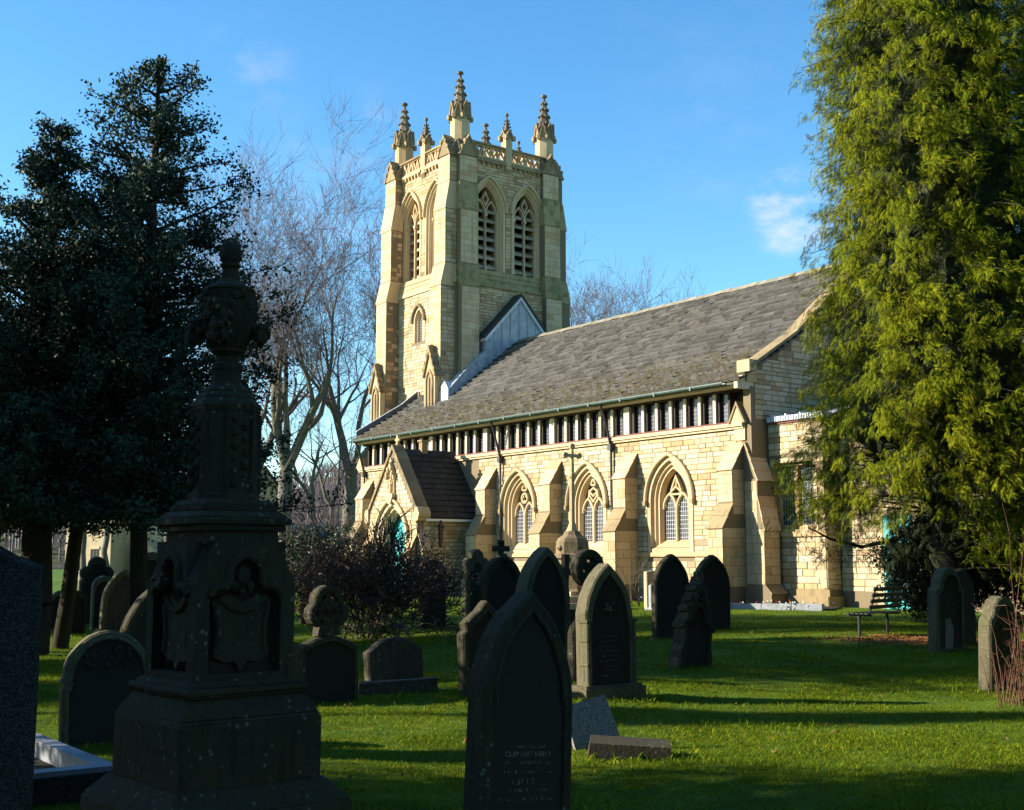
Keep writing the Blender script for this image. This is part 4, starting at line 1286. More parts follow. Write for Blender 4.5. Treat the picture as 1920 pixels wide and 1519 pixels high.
# pinnacles
def pinnacle(x, y, z0, zsh, zt, r, n=8, mat='ashlar', gab=True):
    root = MB()
    root.lathe([(r, z0), (r, zsh)], n, (x, y), R(180 / n))
    p = root.build('pinnacle', M[mat], church)
    m = MB()
    zg = zsh + (zt - zsh) * .02
    m.lathe([(r * .88, zsh), (r * .74, zsh + (zt - zsh) * .22), (r * .16, zt - (zt - zsh) * .12)], n, (x, y), R(180 / n))
    m.build('spirelet', M['soot'], p)
    c = MB()
    for k in range(n):          # crockets up the edges
        a = R(180 / n) + 2 * math.pi * k / n
        for f in (.34, .50, .66, .80):
            rr = r * (.80 - .64 * (f - .22) / .66) + .035
            zc = zsh + (zt - zsh) * f
            q = .062 * (r / .5) ** .5
            cx, cy = x + rr * math.cos(a), y + rr * math.sin(a)
            c.lathe([(q * .5, zc - q * 1.2), (q * 1.15, zc), (q * .3, zc + q)], 4, (cx, cy), a)
    c.build('crockets', M['soot'], p, kind='stuff')
    if gab:
        g_ = MB()
        hg = (zt - zsh) * .30
        for k in range(n):
            a = 2 * math.pi * (k + .0) / n
            ra = r * math.cos(math.pi / n) + .035
            hw_ = r * math.sin(math.pi / n) * 1.05
            ux, uy = -math.sin(a), math.cos(a)
            def P_(s, t, d): return (x + (ra + d) * math.cos(a) + ux * s, y + (ra + d) * math.sin(a) + uy * s, t)
            b_ = MB(P_); b_.sweep([(-hw_, zsh + .02), (0, zsh + hg), (hw_, zsh + .02)], .04, -.08, .05)
            b_.a([(-hw_, zsh, 0), (hw_, zsh, 0), (0, zsh + hg, 0)], [(0, 1, 2)])
            b_.box(-hw_ - .08, -hw_ + .08, zsh - .16, zsh + .08, -.08, .13)
            g_.v, g_.f = g_.v, g_.f
            o_ = len(g_.v); g_.v.extend(b_.v); g_.f.extend([tuple(i + o_ for i in f) for f in b_.f])
        g_.build('gablet', M['sooty'], p)
    f = MB(); q = r * .34
    zf = zt - (zt - zsh) * .12
    f.lathe([(r * .15, zf), (r * .12, zf + .10), (q * .9, zf + .16), (q, zf + .24), (q * .8, zf + .30), (r * .1, zt)], 6, (x, y))
    f.build('finial', M['soot'], p)
    return p
for su, sv in ((1, -1), (-1, -1), (1, 1), (-1, 1)):
    pinnacle(CU - TU + su * 2.80, TVc - CV + sv * 2.80, 22.3, 24.55, 27.1, .52)
for (x, y) in ((0, -TH + .12), (TH - .12, 0), (0, TH - .12), (-TH + .12, 0)):
    p = pinnacle(CU - TU + x, TVc - CV + y, 22.1, 23.95, 25.15, .30, 4 if True else 8)
    m = MB(); m.lathe([(.08, 21.75), (.22, 21.95), (.36, 22.15)], 4, (CU - TU + x, TVc - CV + y), R(45)); m.build('corbel', M['sooty'], p)

# lead-clad gable of the old roof against the tower's east face
TL = east(50.42, 0)
zr = lambda v: roof_pt(v) if v < RV else roof_pt(2 * RV - v)
m = MB(TL)
m.prism([(35.55, zr(35.55) - .1), (35.55, 12.72), (37.72, 15.02), (39.75, 12.75), (39.75, zr(39.75) - .1), (RV, zr(RV) - .1)], -.72, 0)
lg = m.build('lead_gable', M['lead'], church)
m = MB(TL); m.sweep([(35.42, 12.62), (37.72, 15.10), (39.9, 12.62)], .09, -.75, .10); m.build('bargeboard', M['lead_pale'], lg)
m = MB(TL); m.sweep([(35.34, 12.72), (37.72, 15.24), (39.98, 12.72)], .05, -.75, .16); m.build('gable_slates', M['slate_dark'], lg)
for v in (36.05, 36.55, 37.1, 37.66, 38.2, 38.75, 39.2):
    top = 12.72 + (v - 35.55) * 1.06 if v < 37.72 else 15.02 - (v - 37.72) * 1.118
    m = MB(TL); m.sweep([(v, zr(v) - .05), (v, top - .12)], .022, 0, .045); m.build('lead_roll', M['lead'], lg)
m = MB(TL)
m.prism([(33.30, zr(33.3) - .1), (33.30, zr(33.3) + .55), (34.1, zr(34.1) + .78), (35.55, zr(35.55) + .95), (35.55, zr(35.55) - .1)], -.5, .03)
fl = m.build('lead_upstand', M['lead'], church)
for v in (33.8, 34.35, 34.95):
    m = MB(TL); m.sweep([(v, zr(v) - .05), (v, zr(v) + .66)], .018, .03, .06); m.build('lead_roll', M['lead'], fl)
m = MB(south(33.27, CU))
m.box(CU - 52.15, CU - 51.05, zr(33.27) - .3, zr(33.27) + .5, -.03, .06); m.build('lead_apron', M['lead'], fl)
m = MB(south(33.3, CU))
m.prism([(CU - 51.06, zr(33.3) - .25), (CU - 50.40, zr(33.3) - .25), (CU - 50.40, zr(33.3) + .55), (CU - 50.72, zr(33.3) + .95), (CU - 51.06, zr(33.3) + .7)], -.4, .07); m.build('lead_step_lit', M['lead_pale'], fl)  # sunlight on this south face put into the paler lead

# ------------------------------------------------------------------ lay the stones and slates
def stone_unit(v):
    r = random.Random(v)
    j = lambda: r.uniform(-.03, .03)
    c, e = .035, .07
    b = [(-.5, 0, -.5), (.5, 0, -.5), (.5, 0, .5), (-.5, 0, .5)]
    s_ = [(-.5, -.55, -.5), (.5, -.55, -.5), (.5, -.55, .5), (-.5, -.55, .5)]
    f = [(-.5 + c + j() * .5, -1 + j() * 4, -.5 + e + j()), (.5 - c + j() * .5, -1 + j() * 4, -.5 + e + j()), (.5 - c + j() * .5, -1 + j() * 4, .5 - e + j()), (-.5 + c + j() * .5, -1 + j() * 4, .5 - e + j())]
    return b + s_ + f, [(0, 1, 5, 4), (1, 2, 6, 5), (2, 3, 7, 6), (3, 0, 4, 7), (4, 5, 9, 8), (5, 6, 10, 9), (6, 7, 11, 10), (7, 4, 8, 11), (8, 9, 10, 11)]
UNITS = [stone_unit(i) for i in range(6)]
def imp(st):
    kind, T, s, t, w, h, p, par, mat = st
    wp = cworld(T(s, t, 0))
    d2 = wp[0] ** 2 + wp[1] ** 2
    foot = w * h * (.75 if kind == 'S' else .5) / d2
    # behind the cypress or out of frame counts for less
    if wp[0] / max(wp[1], 1) > .285 or t < .9: foot *= .2
    return foot
STONES.sort(key=imp, reverse=True)
unit_me = {}
joined = {}
for i, st in enumerate(STONES):
    kind, T, s, t, w, h, p, par, mat = st
    if w < .03 or h < .03: continue
    ui = i % 6
    V_, F_ = UNITS[ui]
    if i < 290:
        key = (ui, mat)
        if key not in unit_me:
            me = bpy.data.meshes.new('stone'); me.from_pydata(V_, [], F_); me.materials.append(M[mat]); unit_me[key] = me
        o_ = link('stone', unit_me[key], par, T(s, t, 0), (0, 0, 0 if kind == 'S' else R(90)), (w, p, h))
    else:
        key = (par.name, mat)
        m = joined.setdefault(key, (MB(), par, mat))[0]
        m.a([T(s + x * w, t + z * h, -y * p) for x, y, z in V_], F_)
for (pn, mat), (m, par, mt) in joined.items():
    m.build('stonework', M[mt], par, fix=False, kind='stuff')
SLATE_V = [(-.5, 0, 0), (.5, 0, 0), (.5, 1, 0), (-.5, 1, 0), (-.5, 0, 1), (.5, 0, 1), (.5, 1, .25), (-.5, 1, .25)]
SLATE_F = [(0, 3, 2, 1), (4, 5, 6, 7), (0, 1, 5, 4), (1, 2, 6, 5), (2, 3, 7, 6), (3, 0, 4, 7)]
slate_me = bpy.data.meshes.new('slate'); slate_me.from_pydata(SLATE_V, [], SLATE_F); slate_me.materials.append(M['slate'])
def slimp(s):
    wp = cworld(UVZ(s[0], s[1], s[2])); return s[3] * s[4] / (wp[0] ** 2 + wp[1] ** 2) * (.2 if wp[0] / wp[1] > .26 else 1)
SL.sort(key=slimp, reverse=True)
sm = MB()
for i, (u, v, z, w, l, a_, th, tw) in enumerate(SL):
    mat4 = Matrix.Translation(UVZ(u, v, z + .035 - .0)) @ Euler((a_ - th / l * .6, 0, tw)).to_matrix().to_4x4() @ Matrix.Diagonal((w, l, th, 1))
    if i < 290:
        o_ = link('slate', slate_me, roof); o_.location, q, o_.scale = mat4.decompose(); o_.rotation_euler = q.to_euler()
    else:
        sm.a([tuple(mat4 @ Vector(p)) for p in SLATE_V], SLATE_F)
sm.build('slates', M['slate'], roof, fix=False, kind='stuff')

# ------------------------------------------------------------------ vegetation helpers
def unit(v): return v / np.maximum(1e-9, np.linalg.norm(v, axis=-1, keepdims=True))
def leaves(centres, spread, per, size, aspect=.5, up=.3, rng=RNG, fold=.18):
    """folded rhombic leaves around cluster centres -> verts, quads"""
    n = len(centres) * per
    c = np.repeat(centres, per, 0) + rng.normal(0, 1, (n, 3)) * spread
    ax = unit(rng.normal(0, 1, (n, 3)) + np.array([0, 0, up]))
    nr = unit(np.cross(ax, rng.normal(0, 1, (n, 3))))
    sd = np.cross(ax, nr)
    L = size * rng.uniform(.65, 1.25, (n, 1))
    Wd = L * aspect * .5
    v = np.empty((n, 4, 3))
    v[:, 0] = c - ax * L * .5
    v[:, 1] = c + sd * Wd + nr * L * fold
    v[:, 2] = c + ax * L * .5
    v[:, 3] = c - sd * Wd + nr * L * fold
    return v.reshape(-1, 3), np.arange(n * 4)
FAN = []
for i in range(6):
    t = .06 + .94 * i / 5
    for sgn in ((-1, 1) if i < 5 else (0,)):
        l = .46 * (1 - .6 * t) + .05
        a = R(38) * sgn
        tip = np.array([t + l * math.cos(a), l * math.sin(a)])
        b1 = np.array([t - .075, .012 * sgn]); b2 = np.array([t + .075, .012 * sgn])
        mid = (b1 + b2) / 2 + (tip - (b1 + b2) / 2) * .55 + np.array([.05, -.03 * sgn])
        FAN.append([b1, mid if sgn else np.array([t + .1, .05]), tip])
FAN = np.array(FAN)                 # k,3,2
def sprays(pos, stem, nrm, size, rng=RNG, curl=.35):
    n, k = len(pos), len(FAN)
    stem = unit(stem); nrm = unit(nrm - stem * (nrm * stem).sum(1, keepdims=True)); lat = np.cross(nrm, stem)
    x = FAN[None, :, :, 0, None]; y = FAN[None, :, :, 1, None]
    s = size.reshape(n, 1, 1, 1)
    jit = 1 + rng.uniform(-.25, .25, (n, k, 1, 1))
    v = pos[:, None, None, :] + s * (stem[:, None, None, :] * x + lat[:, None, None, :] * y * jit - nrm[:, None, None, :] * (curl * x * x + .25 * abs(y)))
    v[..., 2] -= (s * x * x * .22)[..., 0]
    return v.reshape(-1, 3), np.arange(n * k * 3)
def skin(segs, sides=4):
    """tapered open prisms for (p0, p1, r0, r1) rows"""
    S = np.array(segs, dtype=np.float64)
    p0, p1, r0, r1 = S[:, 0:3], S[:, 3:6], S[:, 6:7], S[:, 7:8]
    d = unit(p1 - p0)
    ref = np.where(np.abs(d[:, 2:3]) < .9, np.array([[0, 0, 1.]]), np.array([[1., 0, 0]]))
    u = unit(np.cross(d, ref)); w = np.cross(d, u)
    n = len(S)
    v = np.empty((n, 2 * sides, 3))
    for k in range(sides):
        a = 2 * math.pi * k / sides
        e = u * math.cos(a) + w * math.sin(a)
        v[:, k] = p0 + e * r0; v[:, sides + k] = p1 + e * r1
    f = []
    for k in range(sides):
        f.append([k, (k + 1) % sides, sides + (k + 1) % sides, sides + k])
    f = np.array(f).reshape(1, -1) + (np.arange(n) * 2 * sides)[:, None]
    return v.reshape(-1, 3), f.ravel()
def grow(rng, p, d, L, r, lev, maxlev, out, up=.08, kids=(3, 4), ratio=(.60, .79), wob=.13, spread=(.42, .95), big=None):
    nseg = 5 if lev < 2 else (4 if lev < 4 else 3)
    pts = [p]
    dd = d
    for i in range(nseg):
        j = rng.normal(0, wob, 3)
        dd = dd + j + np.array([0, 0, up])
        dd = dd / np.linalg.norm(dd)
        q = pts[-1] + dd * L / nseg
        f0, f1 = i / nseg, (i + 1) / nseg
        ra, rb = r * (1 - .5 * f0), r * (1 - .5 * f1)
        out.append((*pts[-1], *q, ra, rb, lev))
        pts.append(q)
    if lev >= maxlev: return
    k = rng.integers(kids[0], kids[1] + 1)
    for c in range(k):
        f = 1.0 if c == 0 else rng.uniform(.3, 1.0)
        i = min(nseg, max(1, int(round(f * nseg))))
        ang = rng.uniform(*spread) * (.5 if c == 0 else 1)
        perp = rng.normal(0, 1, 3); perp -= dd * perp.dot(dd); perp /= np.linalg.norm(perp) + 1e-9
        nd = dd * math.cos(ang) + perp * math.sin(ang)
        grow(rng, pts[i], nd, L * rng.uniform(*ratio), max(.012, r * (1 - .5 * f) * rng.uniform(.55, .8)), lev + 1, maxlev, out, up, kids, ratio, wob, spread)
def bare_tree(name, label, x, y, H, r, limbs, seed, maxlev=5, group='bare trees behind the churchyard', forks=None, trunk_h=.28, twig='twig', lean=(0, 0), kids=(3, 4), z0=0.):
    rng = np.random.default_rng(seed)
    root = empty(name, label, 'tree', (x, y, z0), group=group)
    out = []
    th = H * trunk_h
    p = np.array([0, 0, -.3]); n = 6
    base = []
    for i in range(n):
        q = np.array([lean[0] * (i + 1) / n + rng.normal(0, .05), lean[1] * (i + 1) / n + rng.normal(0, .05), -.3 + (th + .3) * (i + 1) / n])
        base.append((*p, *q, r * (1.35 if i == 0 else 1.06 - .2 * i / n), r * (1.06 - .2 * (i + 1) / n), -1))
        p = q
    for (dx, dy, dz, L, rr) in limbs:
        d = np.array([dx, dy, dz]); d = d / np.linalg.norm(d)
        grow(rng, p, d, L * H, rr * r, 0, maxlev, out, kids=kids)
    S = base + out
    big = [s[:8] for s in S if s[8] <= 1]; small = [s[:8] for s in S if s[8] > 1]
    v, f = skin(big, 7); link('trunk', npmesh('trunk', v, f, 4, M['bark'], True), root)
    v, f = skin(small, 3); link('crown', npmesh('crown', v, f, 4, M[twig]), root)
    return root

# ------------------------------------------------------------------ bare trees
L3 = [(-.25, .1, 1, .26, .72), (.55, -.1, 1, .25, .62), (-.75, .3, .8, .22, .5), (.1, .6, 1, .24, .5)]
bare_tree('beech_tree', 'tall bare beech with a forked grey trunk, largest of those left of the tower', -15.3, 83, 30, .56, [(-.16, 0, 1, .27, .62), (.55, .1, 1, .25, .66), (-.6, .5, 1, .21, .42), (.08, -.3, 1, .265, .5)], 3, 6, trunk_h=.25, kids=(3, 4))
bare_tree('beech_tree', 'bare mossy tree forking low just beside the porch end of the church', -11.2, 85, 27, .50, [(-.50, .1, 1, .25, .7), (.40, .3, 1, .235, .66), (.0, .5, 1, .23, .5)], 8, 6, trunk_h=.27, kids=(3, 4))
bare_tree('beech_tree', 'bare grey tree half hidden behind the carved urn of the monument', -17.6, 84, 26, .42, [(-.4, 0, 1, .25, .7), (.35, .1, 1, .25, .7), (0, -.4, 1, .22, .5)], 21, 6, trunk_h=.28, kids=(3, 4))
bare_tree('thin_tree', 'thin mossy bare tree between the two forked beeches', -13.6, 84, 13.5, .20, [(-.3, 0, 1, .3, .8), (.4, 0, 1, .3, .7)], 5, 4, trunk_h=.38)
bare_tree('thin_tree', 'thin bare sapling on the left of the low forked tree', -12.6, 86, 15, .17, [(-.5, 0, 1, .28, .8), (.3, .3, 1, .3, .7)], 6, 4, trunk_h=.34)
for i, (x, y, h, sd, lb) in enumerate(((5.3, 94, 24.0, 31, 'bare tree just right of the tower, tallest above the roof ridge'), (7.8, 97, 22.5, 32, 'low bare tree above the roof ridge, middle of three'), (10.4, 95, 21.5, 33, 'bare tree farthest from the tower above the roof ridge'))):
    bare_tree('bare_tree', lb, x, y, h, .3, [(-.25, .1, 1, .30, .7), (.35, -.1, 1, .28, .7), (.1, .5, 1, .28, .5), (-.5, -.2, 1, .24, .5)], sd, 5, 'bare trees behind the nave roof', trunk_h=.38, kids=(3, 4))
for (px, y, h, sd, lb) in ((163, 62, 9, 41, 'slim dark trunk in front of the tall cream house window'), (205, 60, 9, 42, 'mossy trunk beside the brown house wall'), (268, 58, 10, 43, 'thick dark trunk before the houses, left of the round topped slab'), (318, 63, 9, 44, 'slender trunk lit on one side by the white windows')):
    x = (px - 960) / 2300 * y
    bare_tree('small_tree', lb, x, y, h, .15 if px != 268 else .30, [(-.3, 0, 1, .3, .7), (.4, .1, 1, .3, .7)], sd, 3, 'trunks in front of the houses', trunk_h=.45, twig='twig2')

# ------------------------------------------------------------------ hollies and other evergreens on the left
def crown_tree(name, label, x, y, H, rf, seed, nb, tw, per, size, leafmat, trunk_r, group=None, lean=(0, 0), zmin=.12, spread=.10, aspect=.5, tilt=(.25, .7), low=None, tw_len=(.15, .5)):
    rng = np.random.default_rng(seed)
    root = empty(name, label, 'tree', (x, y, 0), group=group)
    segs, cents = [], []
    p = np.array([0, 0, -.2]); n = 9; axis = [p]
    for i in range(n):
        f = (i + 1) / n
        q = np.array([lean[0] * f + rng.normal(0, .04), lean[1] * f + rng.normal(0, .04), -.2 + (H + .1) * f])
        segs.append((*p, *q, trunk_r * (1 - .9 * (i / n)) + .01, trunk_r * (1 - .9 * f) + .01)); p = q; axis.append(p)
    axis = np.array(axis)
    def ax(z): return np.array([np.interp(z, axis[:, 2], axis[:, k]) for k in range(3)])
    for b in range(nb):
        u_ = (b + rng.uniform()) / nb
        f = zmin + (1 - zmin) * (1 - (1 - u_) ** .62)
        f = min(.99, f)
        a = b * 2.39996 + rng.normal(0, .3)
        rad = rf(f, a) * rng.uniform(.5, 1.18)
        z0 = max(.8, f * H - rad * .45)
        st = ax(z0)
        t = rng.uniform(*tilt)
        d = np.array([math.cos(a), math.sin(a), t]); d /= np.linalg.norm(d)
        pts = [st]; dd = d; ns = 4
        Lb = rad * 1.05
        for i in range(ns):
            dd = dd + rng.normal(0, .14, 3); dd /= np.linalg.norm(dd)
            q = pts[-1] + dd * Lb / ns
            r0 = max(.008, trunk_r * .22 * (1 - i / ns)); r1 = max(.006, trunk_r * .22 * (1 - (i + 1) / ns))
            segs.append((*pts[-1], *q, r0, r1)); pts.append(q)
        for k in range(tw):
            g_ = rng.uniform(.22, 1.0)
            i = min(ns - 1, int(g_ * ns)); h = g_ * ns - i
            s = pts[i] * (1 - h) + pts[i + 1] * h
            td = dd * .6 + rng.normal(0, .7, 3) + np.array([0, 0, .25]); td /= np.linalg.norm(td)
            lt = rng.uniform(*tw_len) * min(1, rad)
            e = s + td * lt
            if k % 3 == 0: segs.append((*s, *e, .008, .004))
            cents.append(e); cents.append(s + td * lt * .5)
        cents.append(pts[-1])
    if low:
        cents = [c for c in cents if c[2] > low + rng.uniform(-.25, .2)]
        segs = segs[:n] + [s_ for s_ in segs[n:] if s_[5] > low and s_[2] > low]
    v, f = skin(segs, 5); link('trunk', npmesh('trunk', v, f, 4, M['bark_dark'], True), root)
    v, f = leaves(np.array(cents), spread, per, size, aspect, rng=rng)
    link('crown', npmesh('crown', v, f, 4, M[leafmat]), root)
    return root
def rf_holly(f, a): return (3.35 * (1 - f) ** .56 + .08) * (1 + .25 * math.sin(3 * a + 9 * f)) * (.9 if f < .25 else 1)
crown_tree('holly_tree', 'tall dark holly with pointed open top, behind the stone monument', -6.15, 20.4, 10.3, rf_holly, 2, 300, 14, 8, .085, 'holly', .17, 'dark hollies', zmin=.24, spread=.075, tilt=(.0, .5), low=2.15, tw_len=(.10, .34))
crown_tree('holly_tree', 'dark holly with thick leaning trunk and a lower second peak', -7.75, 20.0, 8.9, lambda f, a: rf_holly(f, a + 1) * (.62 if f > .8 else .95), 3, 290, 14, 8, .085, 'holly', .30, 'dark hollies', lean=(.1, 0), zmin=.24, spread=.075, tilt=(.0, .5), low=2.2, tw_len=(.10, .34))
crown_tree('holly_tree', 'dark holly cut by the photo edge, lowest of the dark hollies', -9.4, 20.8, 7.4, lambda f, a: rf_holly(f, a + 2) * .95, 4, 220, 12, 8, .09, 'holly', .16, 'dark hollies', zmin=.24, spread=.08, tilt=(.0, .5), low=2.1, tw_len=(.1, .34))
crown_tree('holly_tree', 'lower dark holly filling the gap between the two tall hollies', -7.9, 21.7, 8.7, lambda f, a: rf_holly(f, a + 3) * .95, 7, 260, 13, 8, .09, 'holly', .15, 'dark hollies', lean=(1.0, 0), zmin=.24, spread=.08, tilt=(.0, .5), low=2.3, tw_len=(.1, .34))
# trees outside the picture on the left: only their shade falls into it
def rf_broad(k): return lambda f, a: k * (math.sin(math.pi * min(1, f * .9 + .12)) ** .6) * (1 + .12 * math.sin(3 * a))
SH = ((-9.9, 7.0, 11.2, 2.6, 320, .1, 'before the monument'), (-10.8, 1.2, 10.0, 2.7, 200, .1, 'second before the monument'), (-12.2, 17.3, 15.0, 2.7, 340, .1, 'short of the leaning holly trunk'), (-15.6, 27.2, 17.5, 2.9, 360, .1, 'past the leaning holly trunk'),
      (-20.5, 31.2, 18.5, 3.3, 340, .1, 'by the far stones'), (-19.5, 11.8, 10.8, .6, 70, .80, 'with a high small crown'), (-9.4, 13.7, 4.2, 1.0, 90, .08, 'smallest of all'))
for i, (x, y, h, k, nb, zm, lb) in enumerate(SH):
    crown_tree('holly_tree', 'dark evergreen beyond the left picture edge, ' + lb, x, y, h, rf_broad(k), 50 + i, nb, 10, 7, .15, 'holly', .2, 'trees round the churchyard', zmin=zm, spread=.17)
# unseen evergreens added round the viewer to keep skylight off the near stones
big = None
for i, (x, y, s, lb) in enumerate(((-15, -4, 1, 'first behind the viewer'), (-8, -8.5, 1.1, 'second behind the viewer'), (8, -8, 1.1, 'fourth behind the viewer'),                                   (12.2, 6.5, .95, 'second beyond the right picture edge'), (13.2, 13.5, .9, 'third beyond the right picture edge'), (15.8, 20.5, .9, 'fourth beyond the right picture edge'), (-19, 3.0, 1.0, 'farthest out on the left'))):
    lb = 'unseen evergreen added to block skylight, ' + lb
    if big is None:
        big = crown_tree('sky_block_tree', lb, x, y, 16, lambda f, a: 4.6 * (math.sin(math.pi * min(1, f * .85 + .15)) ** .5) * (1 + .1 * math.sin(4 * a)), 90, 330, 12, 16, .21, 'holly', .3, 'trees round the churchyard', zmin=.06, spread=.38)
        big.scale = (s, s, s); continue
    o_ = big.copy(); COL.objects.link(o_); o_['label'] = lb; o_.location = (x, y, 0); o_.scale = (s, s, s); o_.rotation_euler = (0, 0, i * 1.3)
    for ch in list(big.children):
        c_ = ch.copy(); COL.objects.link(c_); c_.parent = o_

# ------------------------------------------------------------------ the golden cypress and its dark neighbour
def conifer(name, label, x, y, H, rf, seed, nb, per, size, mats, core=.55, zlow=1.7, tuft_n=1, inner=5200):
    rng = np.random.default_rng(seed)
    root = empty(name, label, 'tree', (x, y, 0))
    segs = []
    p = np.array([0, 0, -.2])
    for i in range(8):
        q = np.array([rng.normal(0, .05), rng.normal(0, .05), H * (i + 1) / 8])
        segs.append((*p, *q, .36 * (1 - i / 8.5), .36 * (1 - (i + 1) / 8.5))); p = q
    P, S, N_, Z = [], [], [], []
    P2, S2, N2, Z2 = [], [], [], []
    for b in range(nb):
        z = zlow + (H - zlow) * ((b + rng.uniform()) / nb) ** 1.05
        a = b * 2.39996 + rng.normal(0, .25)
        if z < 2.4 and math.cos(a) < -.1: continue
        rad = rf(z, a) * (rng.uniform(.66, 1.03) if rng.uniform() > .05 else rng.uniform(1.03, 1.10))
        o = np.array([math.cos(a), math.sin(a), 0.]); tan = np.array([-math.sin(a), math.cos(a), 0])
        rise = rng.uniform(.05, .35)
        def pt(t): return np.array([0, 0, z]) + o * rad * t + np.array([0, 0, rise * rad * t * .5 - .55 * max(0, t - .6) ** 2 * 4])
        tip = pt(1.)
        if b % 2 == 0:
            pp = np.array([0, 0, z])
            for t in (.4, .75, 1.):
                q = pt(t); segs.append((*pp, *q, .03 * (1.2 - t) + .006, .02 * (1.15 - t) + .004)); pp = q
        for k in range(per):
            t = rng.uniform(.74, 1.05) if k < per * .8 else rng.uniform(.45, .74)
            w = (1.12 - t) * .9 + .37
            c0 = pt(t) + tan * rng.normal(0, .32) * w + np.array([0, 0, rng.normal(-.06, .17)]) + o * rng.normal(0, .05)
            ax_ = o * rng.uniform(.3, .9) + tan * rng.normal(0, .45) + np.array([0, 0, rng.uniform(-.75, .4)]); ax_ /= np.linalg.norm(ax_)
            up_ = o * rng.uniform(.2, .8) + np.array([0, 0, rng.uniform(.3, 1.)])
            for q in range(tuft_n):
                st = ax_ + rng.normal(0, .38, 3) + np.array([0, 0, -.15])
                pos = c0 + ax_ * rng.uniform(-.10, .14) + rng.normal(0, .055, 3)
                nm = up_ + rng.normal(0, .3, 3)
                (P if t > .66 else P2).append(pos); (S if t > .66 else S2).append(st); (N_ if t > .66 else N2).append(nm); (Z if t > .66 else Z2).append(size * rng.uniform(.7, 1.3))
    v, f = skin(segs, 6); link('trunk', npmesh('trunk', v, f, 4, M['bark_dark'], True), root)
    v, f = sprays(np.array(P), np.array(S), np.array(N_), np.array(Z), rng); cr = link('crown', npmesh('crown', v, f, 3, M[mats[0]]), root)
    m = MB(); nz, na = 26, 14        # added solid dark core to keep sky from showing through the crown
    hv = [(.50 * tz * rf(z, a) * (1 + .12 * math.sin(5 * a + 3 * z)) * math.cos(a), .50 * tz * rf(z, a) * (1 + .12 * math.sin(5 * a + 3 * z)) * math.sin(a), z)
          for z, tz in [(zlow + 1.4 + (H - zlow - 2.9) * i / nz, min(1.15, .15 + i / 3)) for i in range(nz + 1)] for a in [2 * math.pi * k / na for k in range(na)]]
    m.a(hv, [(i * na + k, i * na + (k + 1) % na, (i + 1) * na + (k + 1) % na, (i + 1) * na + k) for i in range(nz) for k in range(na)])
    m.build('added_crown_core', M[mats[1]], root)
    # inner sprays in a darker colour that paints the crown's inner shade
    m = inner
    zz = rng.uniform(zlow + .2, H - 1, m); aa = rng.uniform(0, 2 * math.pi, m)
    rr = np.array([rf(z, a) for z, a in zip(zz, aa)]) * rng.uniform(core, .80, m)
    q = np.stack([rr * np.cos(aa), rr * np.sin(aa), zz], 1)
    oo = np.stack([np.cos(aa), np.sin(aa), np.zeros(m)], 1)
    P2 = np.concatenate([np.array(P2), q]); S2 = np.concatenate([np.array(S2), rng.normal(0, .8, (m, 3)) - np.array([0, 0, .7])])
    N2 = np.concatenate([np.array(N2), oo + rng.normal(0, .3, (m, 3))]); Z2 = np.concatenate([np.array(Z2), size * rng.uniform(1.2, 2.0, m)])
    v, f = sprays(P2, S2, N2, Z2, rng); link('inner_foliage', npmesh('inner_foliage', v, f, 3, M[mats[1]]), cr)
    return root
def rf_cyp(z, a):
    b = 2.78 + .62 * max(0, min(1, (6.0 - z) / 4)) + .10 * math.sin(z * 1.7 + a * 2) + .13 * math.sin(3 * a + z * .8) + .09 * math.sin(5 * a - z * 2.1)
    b += .95 * max(0, min(1, (6.0 - z) / 3.5)) * max(0, -math.cos(a))
    if z > 13: b *= max(.06, 1 - ((z - 13) / 7.) ** 1.5)
    return b
def lowcut(z, a): return rf_cyp(z, a)
cyp = conifer('golden_cypress', 'tall yellow green cypress with drooping sprays, before the chapel', 9.75, 27.6, 19.5, rf_cyp, 12, 1400, 9, .125, ('cypress', 'cypress_in'), zlow=1.25, core=.45, tuft_n=13, inner=16000)
m = MB(); m.tube([(0, 0, 2.6), (-1.3, -.4, 1.95), (-2.1, -.6, 1.78), (-2.8, -.7, 1.95), (-3.3, -.8, 2.2)], [.07, .05, .04, .03, .01], 6); m.build('low_branch', M['bark_dark'], cyp)
conifer('dark_conifer', 'dark conifer in shade behind the golden cypress', 14.6, 29.2, 21, lambda z, a: 2.9 * max(.1, 1 - max(0, z - 12) / 10), 14, 460, 18, .46, ('dark_conifer', 'dark_conifer'), zlow=.4)

